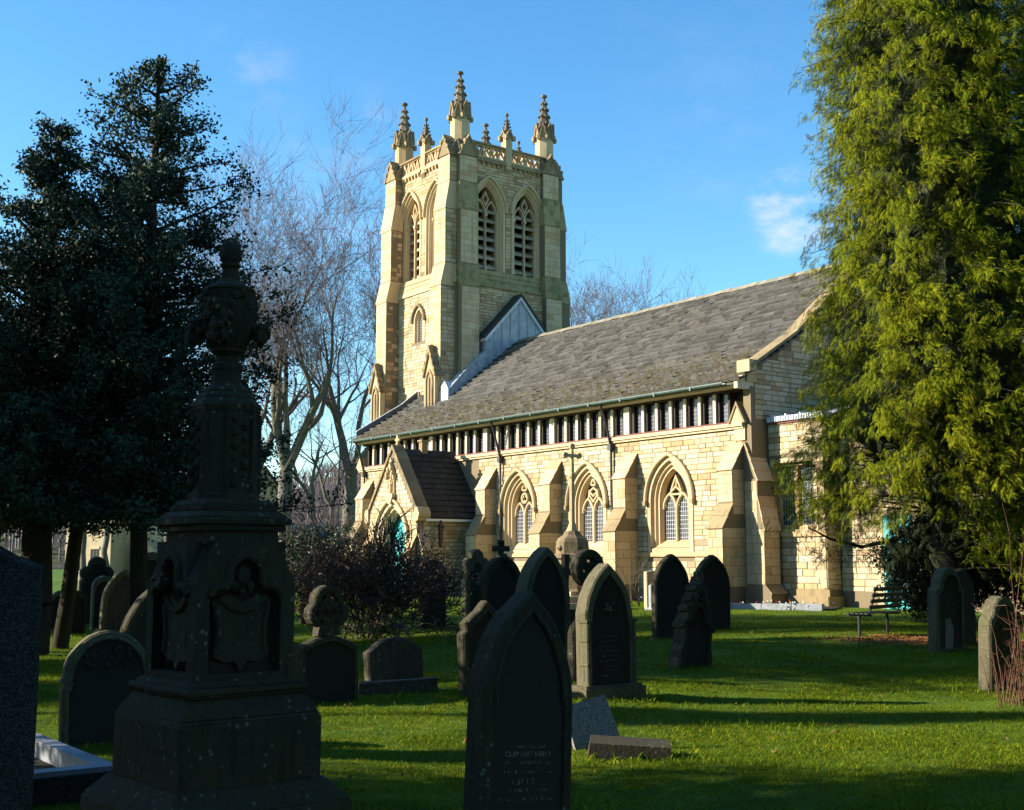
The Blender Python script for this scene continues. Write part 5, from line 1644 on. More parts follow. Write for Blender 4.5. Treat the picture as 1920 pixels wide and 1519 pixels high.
# ------------------------------------------------------------------ bushes
def bush(name, label, x, y, rx, ry, h, n, size, mat, seed, twigs=0, aspect=.5, hollow=.55, cat='bush', base=.0, group=None, per=6, spread=.07):
    rng = np.random.default_rng(seed)
    root = empty(name, label, cat, (x, y, 0), group=group)
    k = n // per
    d = unit(rng.normal(0, 1, (k, 3)))
    lump = 1 + .12 * np.sin(d[:, 0] * 6 + 1) * np.sin(d[:, 2] * 7) + .08 * np.sin(d[:, 1] * 9)
    r = (hollow + (1 - hollow) * rng.uniform(0, 1, k) ** .6) * lump
    c = np.stack([d[:, 0] * rx * r, d[:, 1] * ry * r, base + (h - base) * (.5 + .5 * d[:, 2] * r)], 1)
    v, f = leaves(c, spread, per, size, aspect, rng=rng)
    lf = link('foliage', npmesh('foliage', v, f, 4, M[mat]), root)
    if twigs:
        out = []
        for i in range(twigs):
            a = rng.uniform(0, 6.28)
            dd = np.array([math.cos(a) * rx / h * rng.uniform(.1, 1.4), math.sin(a) * ry / h * rng.uniform(.1, 1.2), rng.uniform(.25, 1.)]); dd /= np.linalg.norm(dd)
            grow(rng, np.array([rng.normal(0, rx * .15), rng.normal(0, ry * .15), -.05]), dd, h * .62, .018, 0, 3, out, up=.05, kids=(3, 4), wob=.2)
        v, f = skin([s[:8] for s in out], 3); link('stems', npmesh('stems', v, f, 4, M['twig2']), root)
    return root
bush('brown_shrub', 'dark reddish brown twiggy shrub in front of the porch', -2.7, 23.6, 1.85, 1.2, 1.8, 15000, .06, 'shrub', 61, 26, .5, .12, base=.35, per=3, spread=.11)
bush('laurel_bush', 'pale glinting evergreen bush left of the porch', -6.6, 41, 2.2, 1.3, 2.7, 9000, .11, 'yew', 62, 8, .45, .3, base=.2)
bush('laurel_bush', 'low brown shrub under the forked tree', -9.4, 52, 2.6, 1.3, 2.4, 8000, .10, 'shrub', 63, 10, .5, .3, base=.2)
bush('yew_bush', 'rounded dark clipped yew under the cypress, behind the bench', 10.2, 29.6, 1.4, 1.25, 2.6, 30000, .085, 'yew', 64, 0, .5, .45, base=.0)
bush('yew_bush', 'broad dark yew bush in deep shade right of the cypress trunk', 13.4, 30.6, 2.4, 1.4, 3.6, 26000, .11, 'yew', 65, 0, .5, .5, base=.0)
rose = empty('bare_rose', 'leafless rose bush against the church wall', 'shrub', (4.05, 40.1, 0))
out = []; rng_ = np.random.default_rng(8)
for i in range(5):
    d = np.array([rng_.normal(0, .35), rng_.normal(0, .2), 1.]); grow(rng_, np.array([rng_.normal(0, .1), 0, 0]), d / np.linalg.norm(d), .85, .022, 0, 2, out, up=.08, kids=(2, 3))
v, f = skin([s[:8] for s in out], 4); link('stems', npmesh('stems', v, f, 4, M['fissure' if False else 'twig2']), rose)
# dead stems on the right
rng_ = np.random.default_rng(77)
segs = []
for i in range(190):
    x, y = rng_.normal(5.72, .26), rng_.normal(13.1, .45)
    if x < 5.0: continue
    h = rng_.choice([.45, .7, 1.0, 1.5, 2.4], p=[.42, .33, .2, .03, .02]) * rng_.uniform(.7, 1.2)
    p = np.array([x, y, -.02]); d = np.array([rng_.normal(0, .14), rng_.normal(0, .14), 1.])
    for k in range(5):
        d = d + rng_.normal(0, .07, 3); d /= np.linalg.norm(d)
        q = p + d * h / 5; segs.append((*p, *q, .006 * (1.1 - k / 6), .006 * (1.1 - (k + 1) / 6)))
        if h > .6 and rng_.uniform() < .4:
            e = q + (d * .3 + rng_.normal(0, .5, 3)) * .25; segs.append((*q, *e, .003, .0015))
        p = q
v, f = skin(segs, 4)
o_ = link('dead_stems', npmesh('dead_stems', v, f, 4, M['dead'])); o_['label'] = 'clump of tall reddish brown dead stems beside the pale edged headstone'; o_['category'] = 'plant'

# ------------------------------------------------------------------ houses beyond the churchyard
def house(name, label, x, y, w, d, eh, rh, rz, wall, wins, group='stone houses beyond the churchyard', porch=False, chim=True):
    root = empty(name, label, 'house', (x, y, 0), rz, group=group)
    m = MB(); m.box(-w / 2, w / 2, 0, d, -.5, eh)
    m.a([(-w / 2, 0, eh), (-w / 2, d, eh), (-w / 2, d / 2, eh + rh), (w / 2, 0, eh), (w / 2, d, eh), (w / 2, d / 2, eh + rh)], [(0, 1, 2), (3, 5, 4)])
    wl = m.build('wall', M[wall], root)
    m = MB(); o = .25
    for s in (0, 1):
        y0, y1 = (-o, d / 2) if s == 0 else (d + o, d / 2)
        z0 = eh - o * rh / (d / 2)
        m.hexa([(-w / 2 - .15, y0, z0), (w / 2 + .15, y0, z0), (w / 2 + .15, y1, eh + rh), (-w / 2 - .15, y1, eh + rh), (-w / 2 - .15, y0, z0 + .12), (w / 2 + .15, y0, z0 + .12), (w / 2 + .15, y1, eh + rh + .12), (-w / 2 - .15, y1, eh + rh + .12)])
    rf = m.build('roof', M['house_roof'], root)
    if chim:
        m = MB(); m.box(-w / 2 + .2, -w / 2 + 1.1, d / 2 - .35, d / 2 + .35, eh + rh - .6, eh + rh + 1.2); m.build('chimney', M[wall], rf)
    for (wx, wz, ww, wh, frame) in wins:
        m = MB(); m.box(wx - ww / 2 - .1, wx + ww / 2 + .1, -.06, .02, wz - .14, wz); m.box(wx - ww / 2 - .1, wx + ww / 2 + .1, -.05, .02, wz + wh, wz + wh + .2)
        m.build('sill', M['ashlar'], root)
        m = MB()
        for a, b in ((-ww / 2, -ww / 2 + .09), (-.045, .045), (ww / 2 - .09, ww / 2)): m.box(wx + a, wx + b, -.04, .01, wz, wz + wh)
        for c in (0, wh * .5, wh - .08): m.box(wx - ww / 2, wx + ww / 2, -.035, .01, wz + c, wz + c + .08)
        f_ = m.build('window', M[frame], root)
        m = MB(); m.box(wx - ww / 2 + .02, wx + ww / 2 - .02, -.012, -.008, wz + .02, wz + wh - .02); m.build('pane', M['glass'], f_)
    if porch:
        m = MB(); m.box(-.9, .9, -1.2, 0, -.3, 2.1); m.prism([(0, 0), (0, 0.001), (.001, 0)], 0, .001) if False else None
        m.a([(-1.05, -1.25, 2.05), (1.05, -1.25, 2.05), (0, -1.25, 3.0), (-1.05, 0, 2.05), (1.05, 0, 2.05), (0, 0, 3.0)], [(0, 1, 2), (0, 2, 5, 3), (1, 4, 5, 2)])
        pp = m.build('entrance_porch', M['house_stone'], root)
        m = MB(); m.box(-.45, .45, -1.24, -1.2, 0, 1.95); m.build('door', M['timber'], pp)
    return root
hr = R(-22)
house('stone_house', 'cream stone house with tall dark windows, left of the others', -31.6, 92, 4.2, 7, 6.4, 2.4, hr, 'house_stone', [(-.75, 3.3, .62, 1.9, 'timber'), (.65, 3.3, .62, 1.9, 'timber'), (-.75, .7, .7, 1.6, 'timber'), (.65, .7, .7, 1.6, 'timber')])
house('stone_house', 'brown walled house in the middle of the row', -29.0, 94, 3.6, 6, 6.0, 2.2, hr, 'house_brown', [(-.9, 3.8, .8, 1.2, 'whitepaint'), (1.0, .9, .8, 1.3, 'whitepaint')])
house('stone_house', 'cream stone house with a small gabled entrance porch', -26.9, 93, 3.8, 7, 6.2, 2.4, hr, 'house_stone', [(-.9, 3.5, .9, 1.3, 'whitepaint'), (1.1, 3.4, .8, 1.5, 'timber')], porch=True)
house('stone_house', 'cream stone house with white framed windows, right of the row', -23.2, 93.5, 5.4, 7, 6.3, 2.4, hr, 'house_stone', [(-1.4, 3.3, 1.0, 1.3, 'whitepaint'), (1.5, 3.3, 1.0, 1.3, 'whitepaint'), (-1.4, .9, 1.1, 1.3, 'whitepaint'), (1.5, .9, 1.1, 1.3, 'whitepaint')])
house('stone_house', 'low slate roofed house seen between bare trunks', -17.3, 104, 5, 6, 3.0, 1.6, R(20), 'house_stone', [(-1, 1, .9, 1.1, 'whitepaint'), (1, 1, .9, 1.1, 'whitepaint')])
house('stone_house', 'dark roofed outbuilding beside the low forked tree', -14.2, 98, 4.6, 5, 2.4, 1.7, R(35), 'house_brown', [(.6, .9, .8, .9, 'whitepaint')], chim=False)

# far wood on the hill: bare crowns too far to tell apart
rng_ = np.random.default_rng(5)
segs = []
for i in range(1500):
    a = R(rng_.uniform(86, 118)); r = rng_.uniform(215, 520); f = (r - 210) / 330
    h = (34 + 9 * math.sin(a * 9) + 5 * math.sin(a * 23 + 1)) * (max(f, 0) ** .8)
    x, y = r * math.cos(a), r * math.sin(a)
    H_ = rng_.uniform(6, 11)
    segs.append((x, y, h - 1, x, y, h + H_ * .5, .22, .14))
    for k in range(9):
        b = rng_.uniform(0, 6.28); l = H_ * rng_.uniform(.25, .5)
        z = h + H_ * rng_.uniform(.25, .55)
        segs.append((x, y, z, x + math.cos(b) * l * .5, y + math.sin(b) * l * .5, z + l, .12, .03))
v, f = skin(segs, 3)
o_ = link('far_wood', npmesh('far_wood', v, f, 4, M['twig'])); o_['kind'] = 'stuff'; o_['label'] = 'bare winter wood covering the far hillside'; o_['category'] = 'wood'

# ------------------------------------------------------------------ grass
src = bpy.data.collections.new('grass_tufts')
rng_ = np.random.default_rng(99)
def tuft(seed, n, rad, hmin, hmax, wd):
    rng = np.random.default_rng(seed)
    a = rng.uniform(0, 6.28, n); r = rad * np.sqrt(rng.uniform(0, 1, n))
    b = np.stack([r * np.cos(a), r * np.sin(a), np.full(n, -.008)], 1)
    h = rng.uniform(hmin, hmax, n)[:, None]
    ld = rng.normal(0, .75, (n, 2)); lean = np.concatenate([ld, np.ones((n, 1))], 1); lean = unit(lean)
    sd = unit(np.stack([-lean[:, 1] + rng.normal(0, .3, n), lean[:, 0] + rng.normal(0, .3, n), np.zeros(n)], 1) + 1e-6)
    mid = b + lean * h * .55; tip = b + lean * h + np.concatenate([ld * .35 * h, -np.abs(h) * .12], 1)
    w = wd * rng.uniform(.7, 1.3, n)[:, None]
    v = np.stack([b - sd * w, b + sd * w, mid + sd * w * .8, mid - sd * w * .8, tip], 1)
    f4 = (np.array([0, 1, 2, 3])[None] + 5 * np.arange(n)[:, None])
    f3 = (np.array([3, 2, 4])[None] + 5 * np.arange(n)[:, None])
    me = bpy.data.meshes.new('grass_tuft')
    me.from_pydata(v.reshape(-1, 3).tolist(), [], f4.tolist() + f3.tolist())
    me.materials.append(M['grass'])
    o = bpy.data.objects.new('grass_tuft', me); src.objects.link(o)
for i in range(6): tuft(i, 60, .13, .010, .034, .0020)
pts, scl = [], []
def scatter(n, y0, y1, s, xl=.56, extra=2.2):
    y = np.sqrt(rng_.uniform(y0 ** 2, y1 ** 2, n)); x = rng_.uniform(-1, 1, n) * (xl * y + extra)
    for a, b in zip(x, y):
        vv = a * .80476 + b * .5936
        uu = -a * .5936 + b * .80476
        if vv > 30.6 or (vv > 27.0 and 43.4 < uu < 48.6): continue
        pts.append((a, b, gz(a, b))); lump_ = .5 + .5 * math.sin(a * 1.7 + 2 * math.sin(b * .9)) * math.sin(b * 2.3 + 1.5 * math.sin(a * 1.1)); scl.append(s * random.uniform(.6, 1.25) * (.75 + .65 * lump_) * (1.6 if random.random() < .03 else 1))
scatter(24000, 4.6, 11, 1.0)
scatter(23000, 11, 18, 1.15)
scatter(19000, 18, 30, 1.5)
scatter(11000, 30, 46, 2.0)
# unmown fringe round stones and stems is added with the stones
FR = []
def fringe(x, y, rx, ry, rz, n, s=2.8):
    for i in range(n):
        t = random.uniform(0, 6.28)
        lx, ly = rx * math.cos(t), ry * math.sin(t)
        a, b = x + lx * math.cos(rz) - ly * math.sin(rz), y + lx * math.sin(rz) + ly * math.cos(rz)
        pts.append((a, b, gz(a, b))); scl.append(s * random.uniform(.6, 1.3))
def finish_grass():
    me = bpy.data.meshes.new('grass'); me.from_pydata(pts, [], [])
    at = me.attributes.new('size', 'FLOAT', 'POINT'); at.data.foreach_set('value', np.array(scl, dtype=np.float32))
    ob = link('grass', me); ob['kind'] = 'stuff'; ob['label'] = 'mown green churchyard grass in patches of sun and shade'; ob['category'] = 'grass'
    ng = bpy.data.node_groups.new('grass_scatter', 'GeometryNodeTree')
    ng.interface.new_socket('Geometry', in_out='INPUT', socket_type='NodeSocketGeometry')
    ng.interface.new_socket('Geometry', in_out='OUTPUT', socket_type='NodeSocketGeometry')
    N = ng.nodes; Lk = ng.links.new
    gi, go = N.new('NodeGroupInput'), N.new('NodeGroupOutput')
    ci = N.new('GeometryNodeCollectionInfo'); ci.inputs[0].default_value = src; ci.inputs[1].default_value = True; ci.inputs[2].default_value = True
    ip = N.new('GeometryNodeInstanceOnPoints'); ip.inputs['Pick Instance'].default_value = True
    rv = N.new('FunctionNodeRandomValue'); rv.data_type = 'FLOAT_VECTOR'
    rv.inputs[0].default_value = (-.12, -.12, 0); rv.inputs[1].default_value = (.12, .12, 6.283)
    na = N.new('GeometryNodeInputNamedAttribute'); na.data_type = 'FLOAT'; na.inputs[0].default_value = 'size'
    Lk(gi.outputs[0], ip.inputs['Points']); Lk(ci.outputs[0], ip.inputs['Instance']); Lk(rv.outputs[0], ip.inputs['Rotation']); Lk(na.outputs[0], ip.inputs['Scale'])
    Lk(ip.outputs[0], go.inputs[0])
    md = ob.modifiers.new('scatter', 'NODES'); md.node_group = ng

# ------------------------------------------------------------------ gravestones
GR = math.atan2(.5936, .80476)             # stones face east like the chancel
def o_gothic(w, h, k=.95, n=8): return [(-w / 2, 0)] + arch(w / 2, h - w * k, h, n) + [(w / 2, 0)]
def o_round(w, h, n=9): return [(-w / 2, 0)] + [(-w / 2 * math.cos(math.pi * i / (2 * n) ), h - w / 2 + w / 2 * math.sin(math.pi * i / (2 * n))) for i in range(n + 1)] + [(w / 2 * math.sin(math.pi * i / (2 * n)), h - w / 2 + w / 2 * math.cos(math.pi * i / (2 * n))) for i in range(1, n + 1)] + [(w / 2, 0)]
def o_segment(w, h, r=.2, n=6):
    pts = [(-w / 2 + (w * i / (2 * n)), h - r * w * (1 - math.sin(math.pi * i / (2 * n)))) for i in range(n + 1)]
    return [(-w / 2, 0)] + pts + [(-x, z) for x, z in reversed(pts[:-1])] + [(w / 2, 0)]
def o_shoulder(w, h, f=.68, n=7):
    a = w * f / 2; zs = h - a
    sh = zs - .04
    left = [(-w / 2, 0), (-w / 2, sh - .07), (-w / 2 + .015, sh - .03), (-w / 2 + .03, sh - .005), (-a - .03, sh), (-a, zs + .01)]
    arc = [(-a * math.cos(math.pi * i / (2 * n)), zs + a * math.sin(math.pi * i / (2 * n))) for i in range(1, n + 1)]
    l = left + arc
    return l + [(-x, z) for x, z in reversed(l[:-1])]
def o_trefoil(w, h, n=6):
    a = w * .27; cz = h - a
    l = [(-w / 2, 0), (-w / 2, h - w * .78)]
    c1 = (-w * .30, h - w * .52)
    l += [(c1[0] + w * .22 * math.cos(t), c1[1] + w * .22 * math.sin(t)) for t in [math.pi * (1.25 - .85 * i / n) for i in range(n + 1)]]
    l += [(-a * math.cos(t) * 1., cz + a * math.sin(t)) for t in [math.pi * (-.05 + .55 * i / n) for i in range(n + 1)]]
    l[-1] = (0, h)
    return l + [(-x, z) for x, z in reversed(l[:-1])]
def o_ogee(w, h, n=5):
    l = [(-w / 2, 0), (-w / 2, h * .66), (-w / 2 + .05, h * .70), (-w / 2 + .03, h * .78), (-w * .30, h * .84), (-w * .16, h * .9), (-w * .06, h * .97), (0, h)]
    return l + [(-x, z) for x, z in reversed(l[:-1])]
def inset(o, c, f): return [(c[0] + (p[0] - c[0]) * f[0], c[1] + (p[1] - c[1]) * f[1]) for p in o]
def slab_mesh(T, o, th, ch=.018, rec=None, depth=.018, seed=0):
    """slab with chamfered arris and, if rec, a sunk front panel: -> body MB, panel outline"""
    rg = random.Random(seed)
    o = [(x + rg.uniform(-.006, .006), z + (rg.uniform(-.006, .006) if z > .05 else 0)) for x, z in o]
    cz = sum(p[1] for p in o) / len(o)
    w = max(p[0] for p in o) - min(p[0] for p in o); h = max(p[1] for p in o)
    f1 = (1 - 2 * ch / w, 1 - 2 * ch / h)
    c = (0, h * .5)
    i1 = inset(o, c, f1)
    m = MB(T)
    n = len(o)
    m.ring(o, o, -th + ch, -ch, True)
    m.ring(o, i1, -ch, 0, True); m.ring(i1, o, -th, -th + ch, True)
    m.a([(p[0], p[1], -th) for p in i1], [tuple(range(n))])
    if rec:
        i2 = inset(o, (0, h * rec[2]), (rec[0], rec[1]))
        m.ring(i1, i2, 0, 0, True); m.ring(i2, i2, 0, -depth, True)
        return m, i2
    m.a([(p[0], p[1], 0) for p in i1], [tuple(range(n))])
    return m, None
def gravestone(label, x, y, w, h, th, style, mat='grave', rz=GR, lean=(0, 0), rec=(.80, .84, .47), group='weathered headstones', name='gravestone', mould=True, plinth=None, z=-.04, panel='inset', seed=0, fr=10, **kw):
    root = empty(name, label, 'gravestone', (x, y, gz(x, y) + z), rz, lean[0], lean[1], group)
    T = lambda s, t, d: (s, -d - th / 2, t)
    o = style(w, h, **kw)
    m, i2 = slab_mesh(T, o, th, min(.02, th * .16), rec, .02, seed)
    m.build('slab', M[mat], root)
    if rec:
        p = MB(T); p.a([(q[0], q[1], -.0195) for q in i2], [tuple(range(len(i2)))]); p.build('panel', M[panel], root)
        if mould:
            q = MB(T); q.sweep(i2[1:-1], .014, -.012, .014, chamfer=.3); q.build('moulding', M[mat], root)
    if plinth:
        pw, pd, ph = plinth
        q = MB(); q.box(-pw / 2, pw / 2, -pd / 2, pd / 2, -.1, ph); q.box(-pw / 2 + .03, pw / 2 - .03, -pd / 2 + .03, pd / 2 - .03, ph, ph + .03); q.build('plinth', M[mat], root)
    if fr: fringe(x, y, w * .62, th * 1.1, rz, fr)
    return root, T
def soften(o, w=.012, seg=2, wob=.0):
    bm = bmesh.new(); bm.from_mesh(o.data)
    bmesh.ops.bevel(bm, geom=[e for e in bm.edges if e.is_manifold and e.calc_face_angle(0) > .35], offset=w, segments=seg, affect='EDGES', profile=.6)
    rg = random.Random(len(bm.verts))
    if wob:
        for v_ in bm.verts: v_.co += Vector((rg.uniform(-wob, wob), rg.uniform(-wob, wob), rg.uniform(-wob, wob)))
    bm.to_mesh(o.data); bm.free()
def worn_lines(root, T, w, z0, z1, n, mat='letter', d=-.018, seed=1, hgt=.022, gap=0):
    """rows of worn, unreadable incised strokes"""
    rg = random.Random(seed); m = MB(T)
    for i in range(n):
        z = z1 - (z1 - z0) * i / max(1, n - 1)
        lw = w * rg.uniform(.55, .95)
        x = -lw / 2
        while x < lw / 2:
            if rg.random() < .78:
                k = rg.random(); hh = hgt * rg.uniform(.5, 1)
                a = rg.choice((0, 0, .006, -.006))
                zz = z + rg.uniform(0, .003)
                m.a([(x, zz, d), (x + .0035, zz, d), (x + .0035 + a, zz + hh, d), (x + a, zz + hh, d)], [(0, 1, 2, 3)])
                if k > .5: m.a([(x, zz, d), (x + .011, zz, d), (x + .011, zz + .003, d), (x, zz + .003, d)], [(0, 1, 2, 3)])
            x += rg.choice((.011, .014, .014, .022))
    return m.build('worn_lettering', M[mat], root, fix=False, kind='stuff')
def lettering(root, T, text, z, size, d=-.017, x=0.):
    cu = bpy.data.curves.new('lettering', 'FONT'); cu.body = text; cu.size = size; cu.align_x = 'CENTER'; cu.extrude = .0006; cu.space_character = 1.12
    ob = bpy.data.objects.new('lettering', cu); COL.objects.link(ob)
    dg = bpy.context.evaluated_depsgraph_get()
    me = bpy.data.meshes.new_from_object(ob.evaluated_get(dg))
    bpy.data.objects.remove(ob)
    for v_ in me.vertices:
        v_.co = T(x + v_.co.x, z + v_.co.y, d + v_.co.z)
    me.materials.clear(); me.materials.append(M['letter'])
    return link('lettering', me, root)

# nearest stone, in shade
g0, T0 = gravestone('large dark pointed headstone leaning slightly, inscription in worn pale letters, nearest of all', .03, 7.27, .63, 1.42, .21, o_gothic, 'grave', GR - R(3), (R(-4), R(4.5)), (.78, .86, .46), k=1.0, seed=1, fr=26, z=-.06)
worn_lines(g0, T0, .34, .78, 1.0, 4, 'inset', seed=3)
worn_lines(g0, T0, .36, .525, .525, 1, hgt=.016, seed=4)
lettering(g0, T0, 'CLEMENT HEELI', .478, .040)
worn_lines(g0, T0, .40, .385, .435, 2, hgt=.02, seed=6)
lettering(g0, T0, '1885', .385, .026, x=.06)
lettering(g0, T0, '1 22 1 5', .325, .042, x=-.03)
worn_lines(g0, T0, .42, .235, .285, 2, hgt=.02, seed=7)
# pale-edged gothic stone in the sun
g1, T1 = gravestone('pointed headstone with sunlit pale edge and ringed side colonnette', 1.03, 13.72, .70, 1.50, .20, o_gothic, 'grave_pale', GR, (R(-1), R(0)), (.80, .87, .47), k=.92, seed=2, plinth=(.86, .36, .16), fr=18)
for s in (-.335, .335):
    m = MB(T1)
    for za, zb in ((.14, .40), (.43, .66), (.69, .86)): m.sweep([(s, za), (s, zb)], .022, -.08, .03, chamfer=.3)
    for z in (.40, .66, .86): m.box(s - .035, s + .035, z, z + .03, -.12, .04)
    m.build('colonnette', M['grave_pale'], g1)
worn_lines(g1, T1, .36, .28, .70, 9, 'letter', hgt=.014, seed=9)
m = MB(T1)
for k in range(7): m.ball((random.uniform(-.06, .06), 1.02 + random.uniform(-.06, .08), -.01), .02, 5, 3)
m.build('carved_flower', M['grave_pale'], g1)
# row behind
g2, T2 = gravestone('big pointed headstone with pale shoulder, partly behind the nearest one', .50, 20.9, .98, 1.76, .30, o_gothic, 'grave_pale', GR, (0, R(1)), (.76, .87, .46), k=.95, seed=3)
g3, T3 = gravestone('round topped headstone crowned by a small carved cross', -.20, 22.2, .78, 1.58, .20, o_round, 'grave', GR, (0, 0), (.8, .84, .46), seed=4, plinth=(1.0, .45, .30))
m = MB(lambda s, t, d: (s, -d - .1, t + 1.56))
m.lathe([(.10, 0), (.05, .06), (.04, .10)], 6); m.sweep([(0, .05), (0, .26)], .035, -.14, -.06); m.sweep([(-.12, .17), (.12, .17)], .035, -.135, -.065)
for sx, sz in ((-.12, .17), (.12, .17), (0, .27)): m.box(sx - .05, sx + .05, sz - .05, sz + .05, -.14, -.06)
m.build('carved_cross', M['grave'], g3)
g4, T4 = gravestone('low stepped shouldered headstone half hidden behind the nearest one', -.27, 13.95, .70, 1.06, .15, o_ogee, 'grave', GR, (R(-3), R(-1)), (.8, .82, .45), seed=5)
gravestone('small clover headed stone at the edge of the brown shrub', -.78, 26.2, .60, 1.75, .18, o_trefoil, 'grave_pale', GR, (0, 0), (.66, .72, .45), seed=6)
gravestone('rounded low shoulder of stone between the clover headed and the cross topped ones', -.42, 23.4, .62, 1.36, .18, o_shoulder, 'grave', GR, (0, 0), (.7, .8, .45), seed=61)
# wheel-head cross
gw = empty('wheel_cross', 'dark wheel shaped cross with pierced triangle, beside the tall pedestal', 'gravestone', (1.45, 23.7, 0), GR, 0, 0, 'weathered headstones')
Tw = lambda s, t, d: (s, -d, t)
m = MB(Tw); m.sweep([(.27 * math.cos(6.2832 * i / 24), 1.35 + .27 * math.sin(6.2832 * i / 24)) for i in range(24)], .085, -.10, .10, close=True, chamfer=.15); m.build('ring', M['grave'], gw)
m = MB(Tw)
for a in (30, 150, 270): m.prism([(0 + .05 * math.cos(R(a + 90)), 1.35 + .05 * math.sin(R(a + 90))), (.25 * math.cos(R(a + 22)), 1.35 + .25 * math.sin(R(a + 22))), (.25 * math.cos(R(a - 22)), 1.35 + .25 * math.sin(R(a - 22))), (.05 * math.cos(R(a - 90)), 1.35 + .05 * math.sin(R(a - 90)))], -.07, .07)
m.build('spoke', M['grave'], gw)
m = MB(Tw); m.prism([(-.2, -.1), (.2, -.1), (.12, 1.05), (-.12, 1.05)], -.09, .09); m.build('shaft', M['grave'], gw)
# small plain cross
gc = empty('stone_cross', 'small dark plain cross behind the big pointed headstone', 'gravestone', (1.05, 25.6, 0), GR, 0, R(3), 'weathered headstones')
m = MB(Tw); m.sweep([(0, -.1), (0, 1.62)], .07, -.06, .06, chamfer=.12); m.build('shaft', M['grave'], gc)
m = MB(Tw); m.sweep([(-.22, 1.26), (.22, 1.26)], .07, -.058, .058, chamfer=.12); m.build('arm', M['grave'], gc)
m = MB(); m.box(-.3, .3, -.25, .25, -.1, .28); m.box(-.22, .22, -.18, .18, .28, .5); m.build('base', M['grave'], gc)
# pair in front of the nave
gravestone('tall dark lancet headstone on a low plinth, left of the twin pair', 3.02, 23.6, .90, 1.63, .14, o_gothic, 'grave', GR, (0, 0), (.86, .9, .48), k=.72, seed=7, plinth=(1.04, .34, .05))
gravestone('tall dark lancet headstone, right of the twin pair', 4.33, 27.0, 1.05, 1.66, .16, o_gothic, 'grave', GR, (0, R(1)), (.88, .9, .48), k=.70, seed=8)
gl = empty('leaning_gothic_stone', 'small ornate gothic headstone tilting sharply to the right, before the twin pair', 'gravestone', (2.46, 17.6, -.1), GR - R(4), R(-4), R(11), 'weathered headstones')
Tl = lambda s, t, d: (s * .76, -d - .13, t)
m, i2 = slab_mesh(Tl, [(-.27, 0), (-.27, .78)] + arch(.27, .78, 1.12, 6)[1:-1] + [(.27, .78), (.27, 0)], .18, .02, (.74, .84, .42), .03, 4); m.build('slab', M['grave'], gl)
p = MB(Tl); p.a([(q[0], q[1], -.029) for q in i2], [tuple(range(len(i2)))]); p.build('panel', M['inset'], gl)
m = MB(Tl); m.sweep([(-.31, .66), (-.19, .92), (-.09, 1.12), (0, 1.30), (.09, 1.12), (.19, .92), (.31, .66)], .045, -.2, .07, chamfer=.2)
for s_ in (-1, 1):
    for f_ in (.25, .5, .75): m.box(s_ * .31 * (1 - f_) - .04 + s_ * .05, s_ * .31 * (1 - f_) + .04 + s_ * .05, .70 + f_ * .62, .78 + f_ * .62, -.16, .05)
m.build('gable', M['grave'], gl)
m = MB(Tl); m.sweep(arch(.19, .72, .98, 6), .025, -.01, .06, chamfer=.2); m.sweep([(.05 * math.cos(6.28 * i / 8), 1.10 + .05 * math.sin(6.28 * i / 8)) for i in range(8)], .018, 0, .05, close=True); m.build('tracery', M['grave'], gl)
m = MB(Tl)
for s in (-1, 1):
    m.prism([(s * .27, 0), (s * .38, 0), (s * .38, .30), (s * .33, .40), (s * .33, .66), (s * .27, .78)], -.2, .05); m.box(s * .33 - .05, s * .33 + .05, .62, .70, -.2, .07)
m.build('side_buttress', M['grave'], gl)
m = MB(Tl); m.sweep([(0, 1.30), (0, 1.50)], .03, -.1, -.02); m.sweep([(-.08, 1.42), (.08, 1.42)], .03, -.1, -.02); m.build('finial', M['grave_pale'], gl)
fringe(2.58, 17.6, .5, .3, GR, 14)
# by the church
g5, T5 = gravestone('small modern black headstone with white edge and painted white flower', 4.38, 37.4, .62, .86, .14, o_segment, 'granite_pale', GR, (0, 0), (.9, .93, .5), mould=False, seed=9, r=.12, plinth=(.75, .35, .10), fr=6)
m = MB(T5)
for k in range(6): m.ball((-.05 + .06 * math.cos(k * 1.05), .36 + .07 * math.sin(k * 1.05), -.01), .045, 5, 3)
m.sweep([(-.04, .16), (-.05, .32)], .012, -.018, -.004); m.build('white_flower', M['whitepaint'], g5)
gravestone('plain tan square slab behind the small black headstone', 4.42, 39.0, .62, 1.2, .16, o_segment, 'ashlar', GR, (0, 0), None, r=.05, seed=10, fr=0)
# tall churchyard cross
tc_ = empty('churchyard_cross', 'tall slender churchyard cross on a carved square pedestal, before the nave', 'monument', (1.86, 38.0, 0), GR)
m = MB()
for (h_, z0, z1) in ((.95, -.2, .22), (.75, .22, .42), (.42, .42, .55)): m.box(-h_, h_, -h_, h_, z0, z1)
m.build('step', M['ashlar'], tc_)
m = MB(); m.lathe([(.56, .55), (.50, .62), (.48, 1.45), (.50, 1.5), (.62, 1.56), (.62, 1.66), (.54, 1.70), (.52, 2.05), (.46, 2.16), (.30, 2.26), (.24, 2.38)], 8, rot=R(22.5)); pd = m.build('pedestal', M['sooty'], tc_)
m = MB()
for k in range(4):
    a = R(90 * k); m.lathe([(.04, 1.78), (.10, 1.86), (.04, 1.94)], 6, (.50 * math.cos(a), .50 * math.sin(a)))
m.build('carved_boss', M['sooty'], pd)
m = MB(); m.lathe([(.20, 2.38), (.14, 2.5), (.085, 2.65), (.075, 4.0), (.11, 4.05), (.11, 4.14), (.07, 4.2), (.065, 4.5)], 8); m.build('shaft', M['ashlar'], tc_)
m = MB(Tw)
m.sweep([(0, 4.45), (0, 4.98)], .05, -.05, .05, chamfer=.2); m.sweep([(-.26, 4.72), (.26, 4.72)], .05, -.048, .048, chamfer=.2)
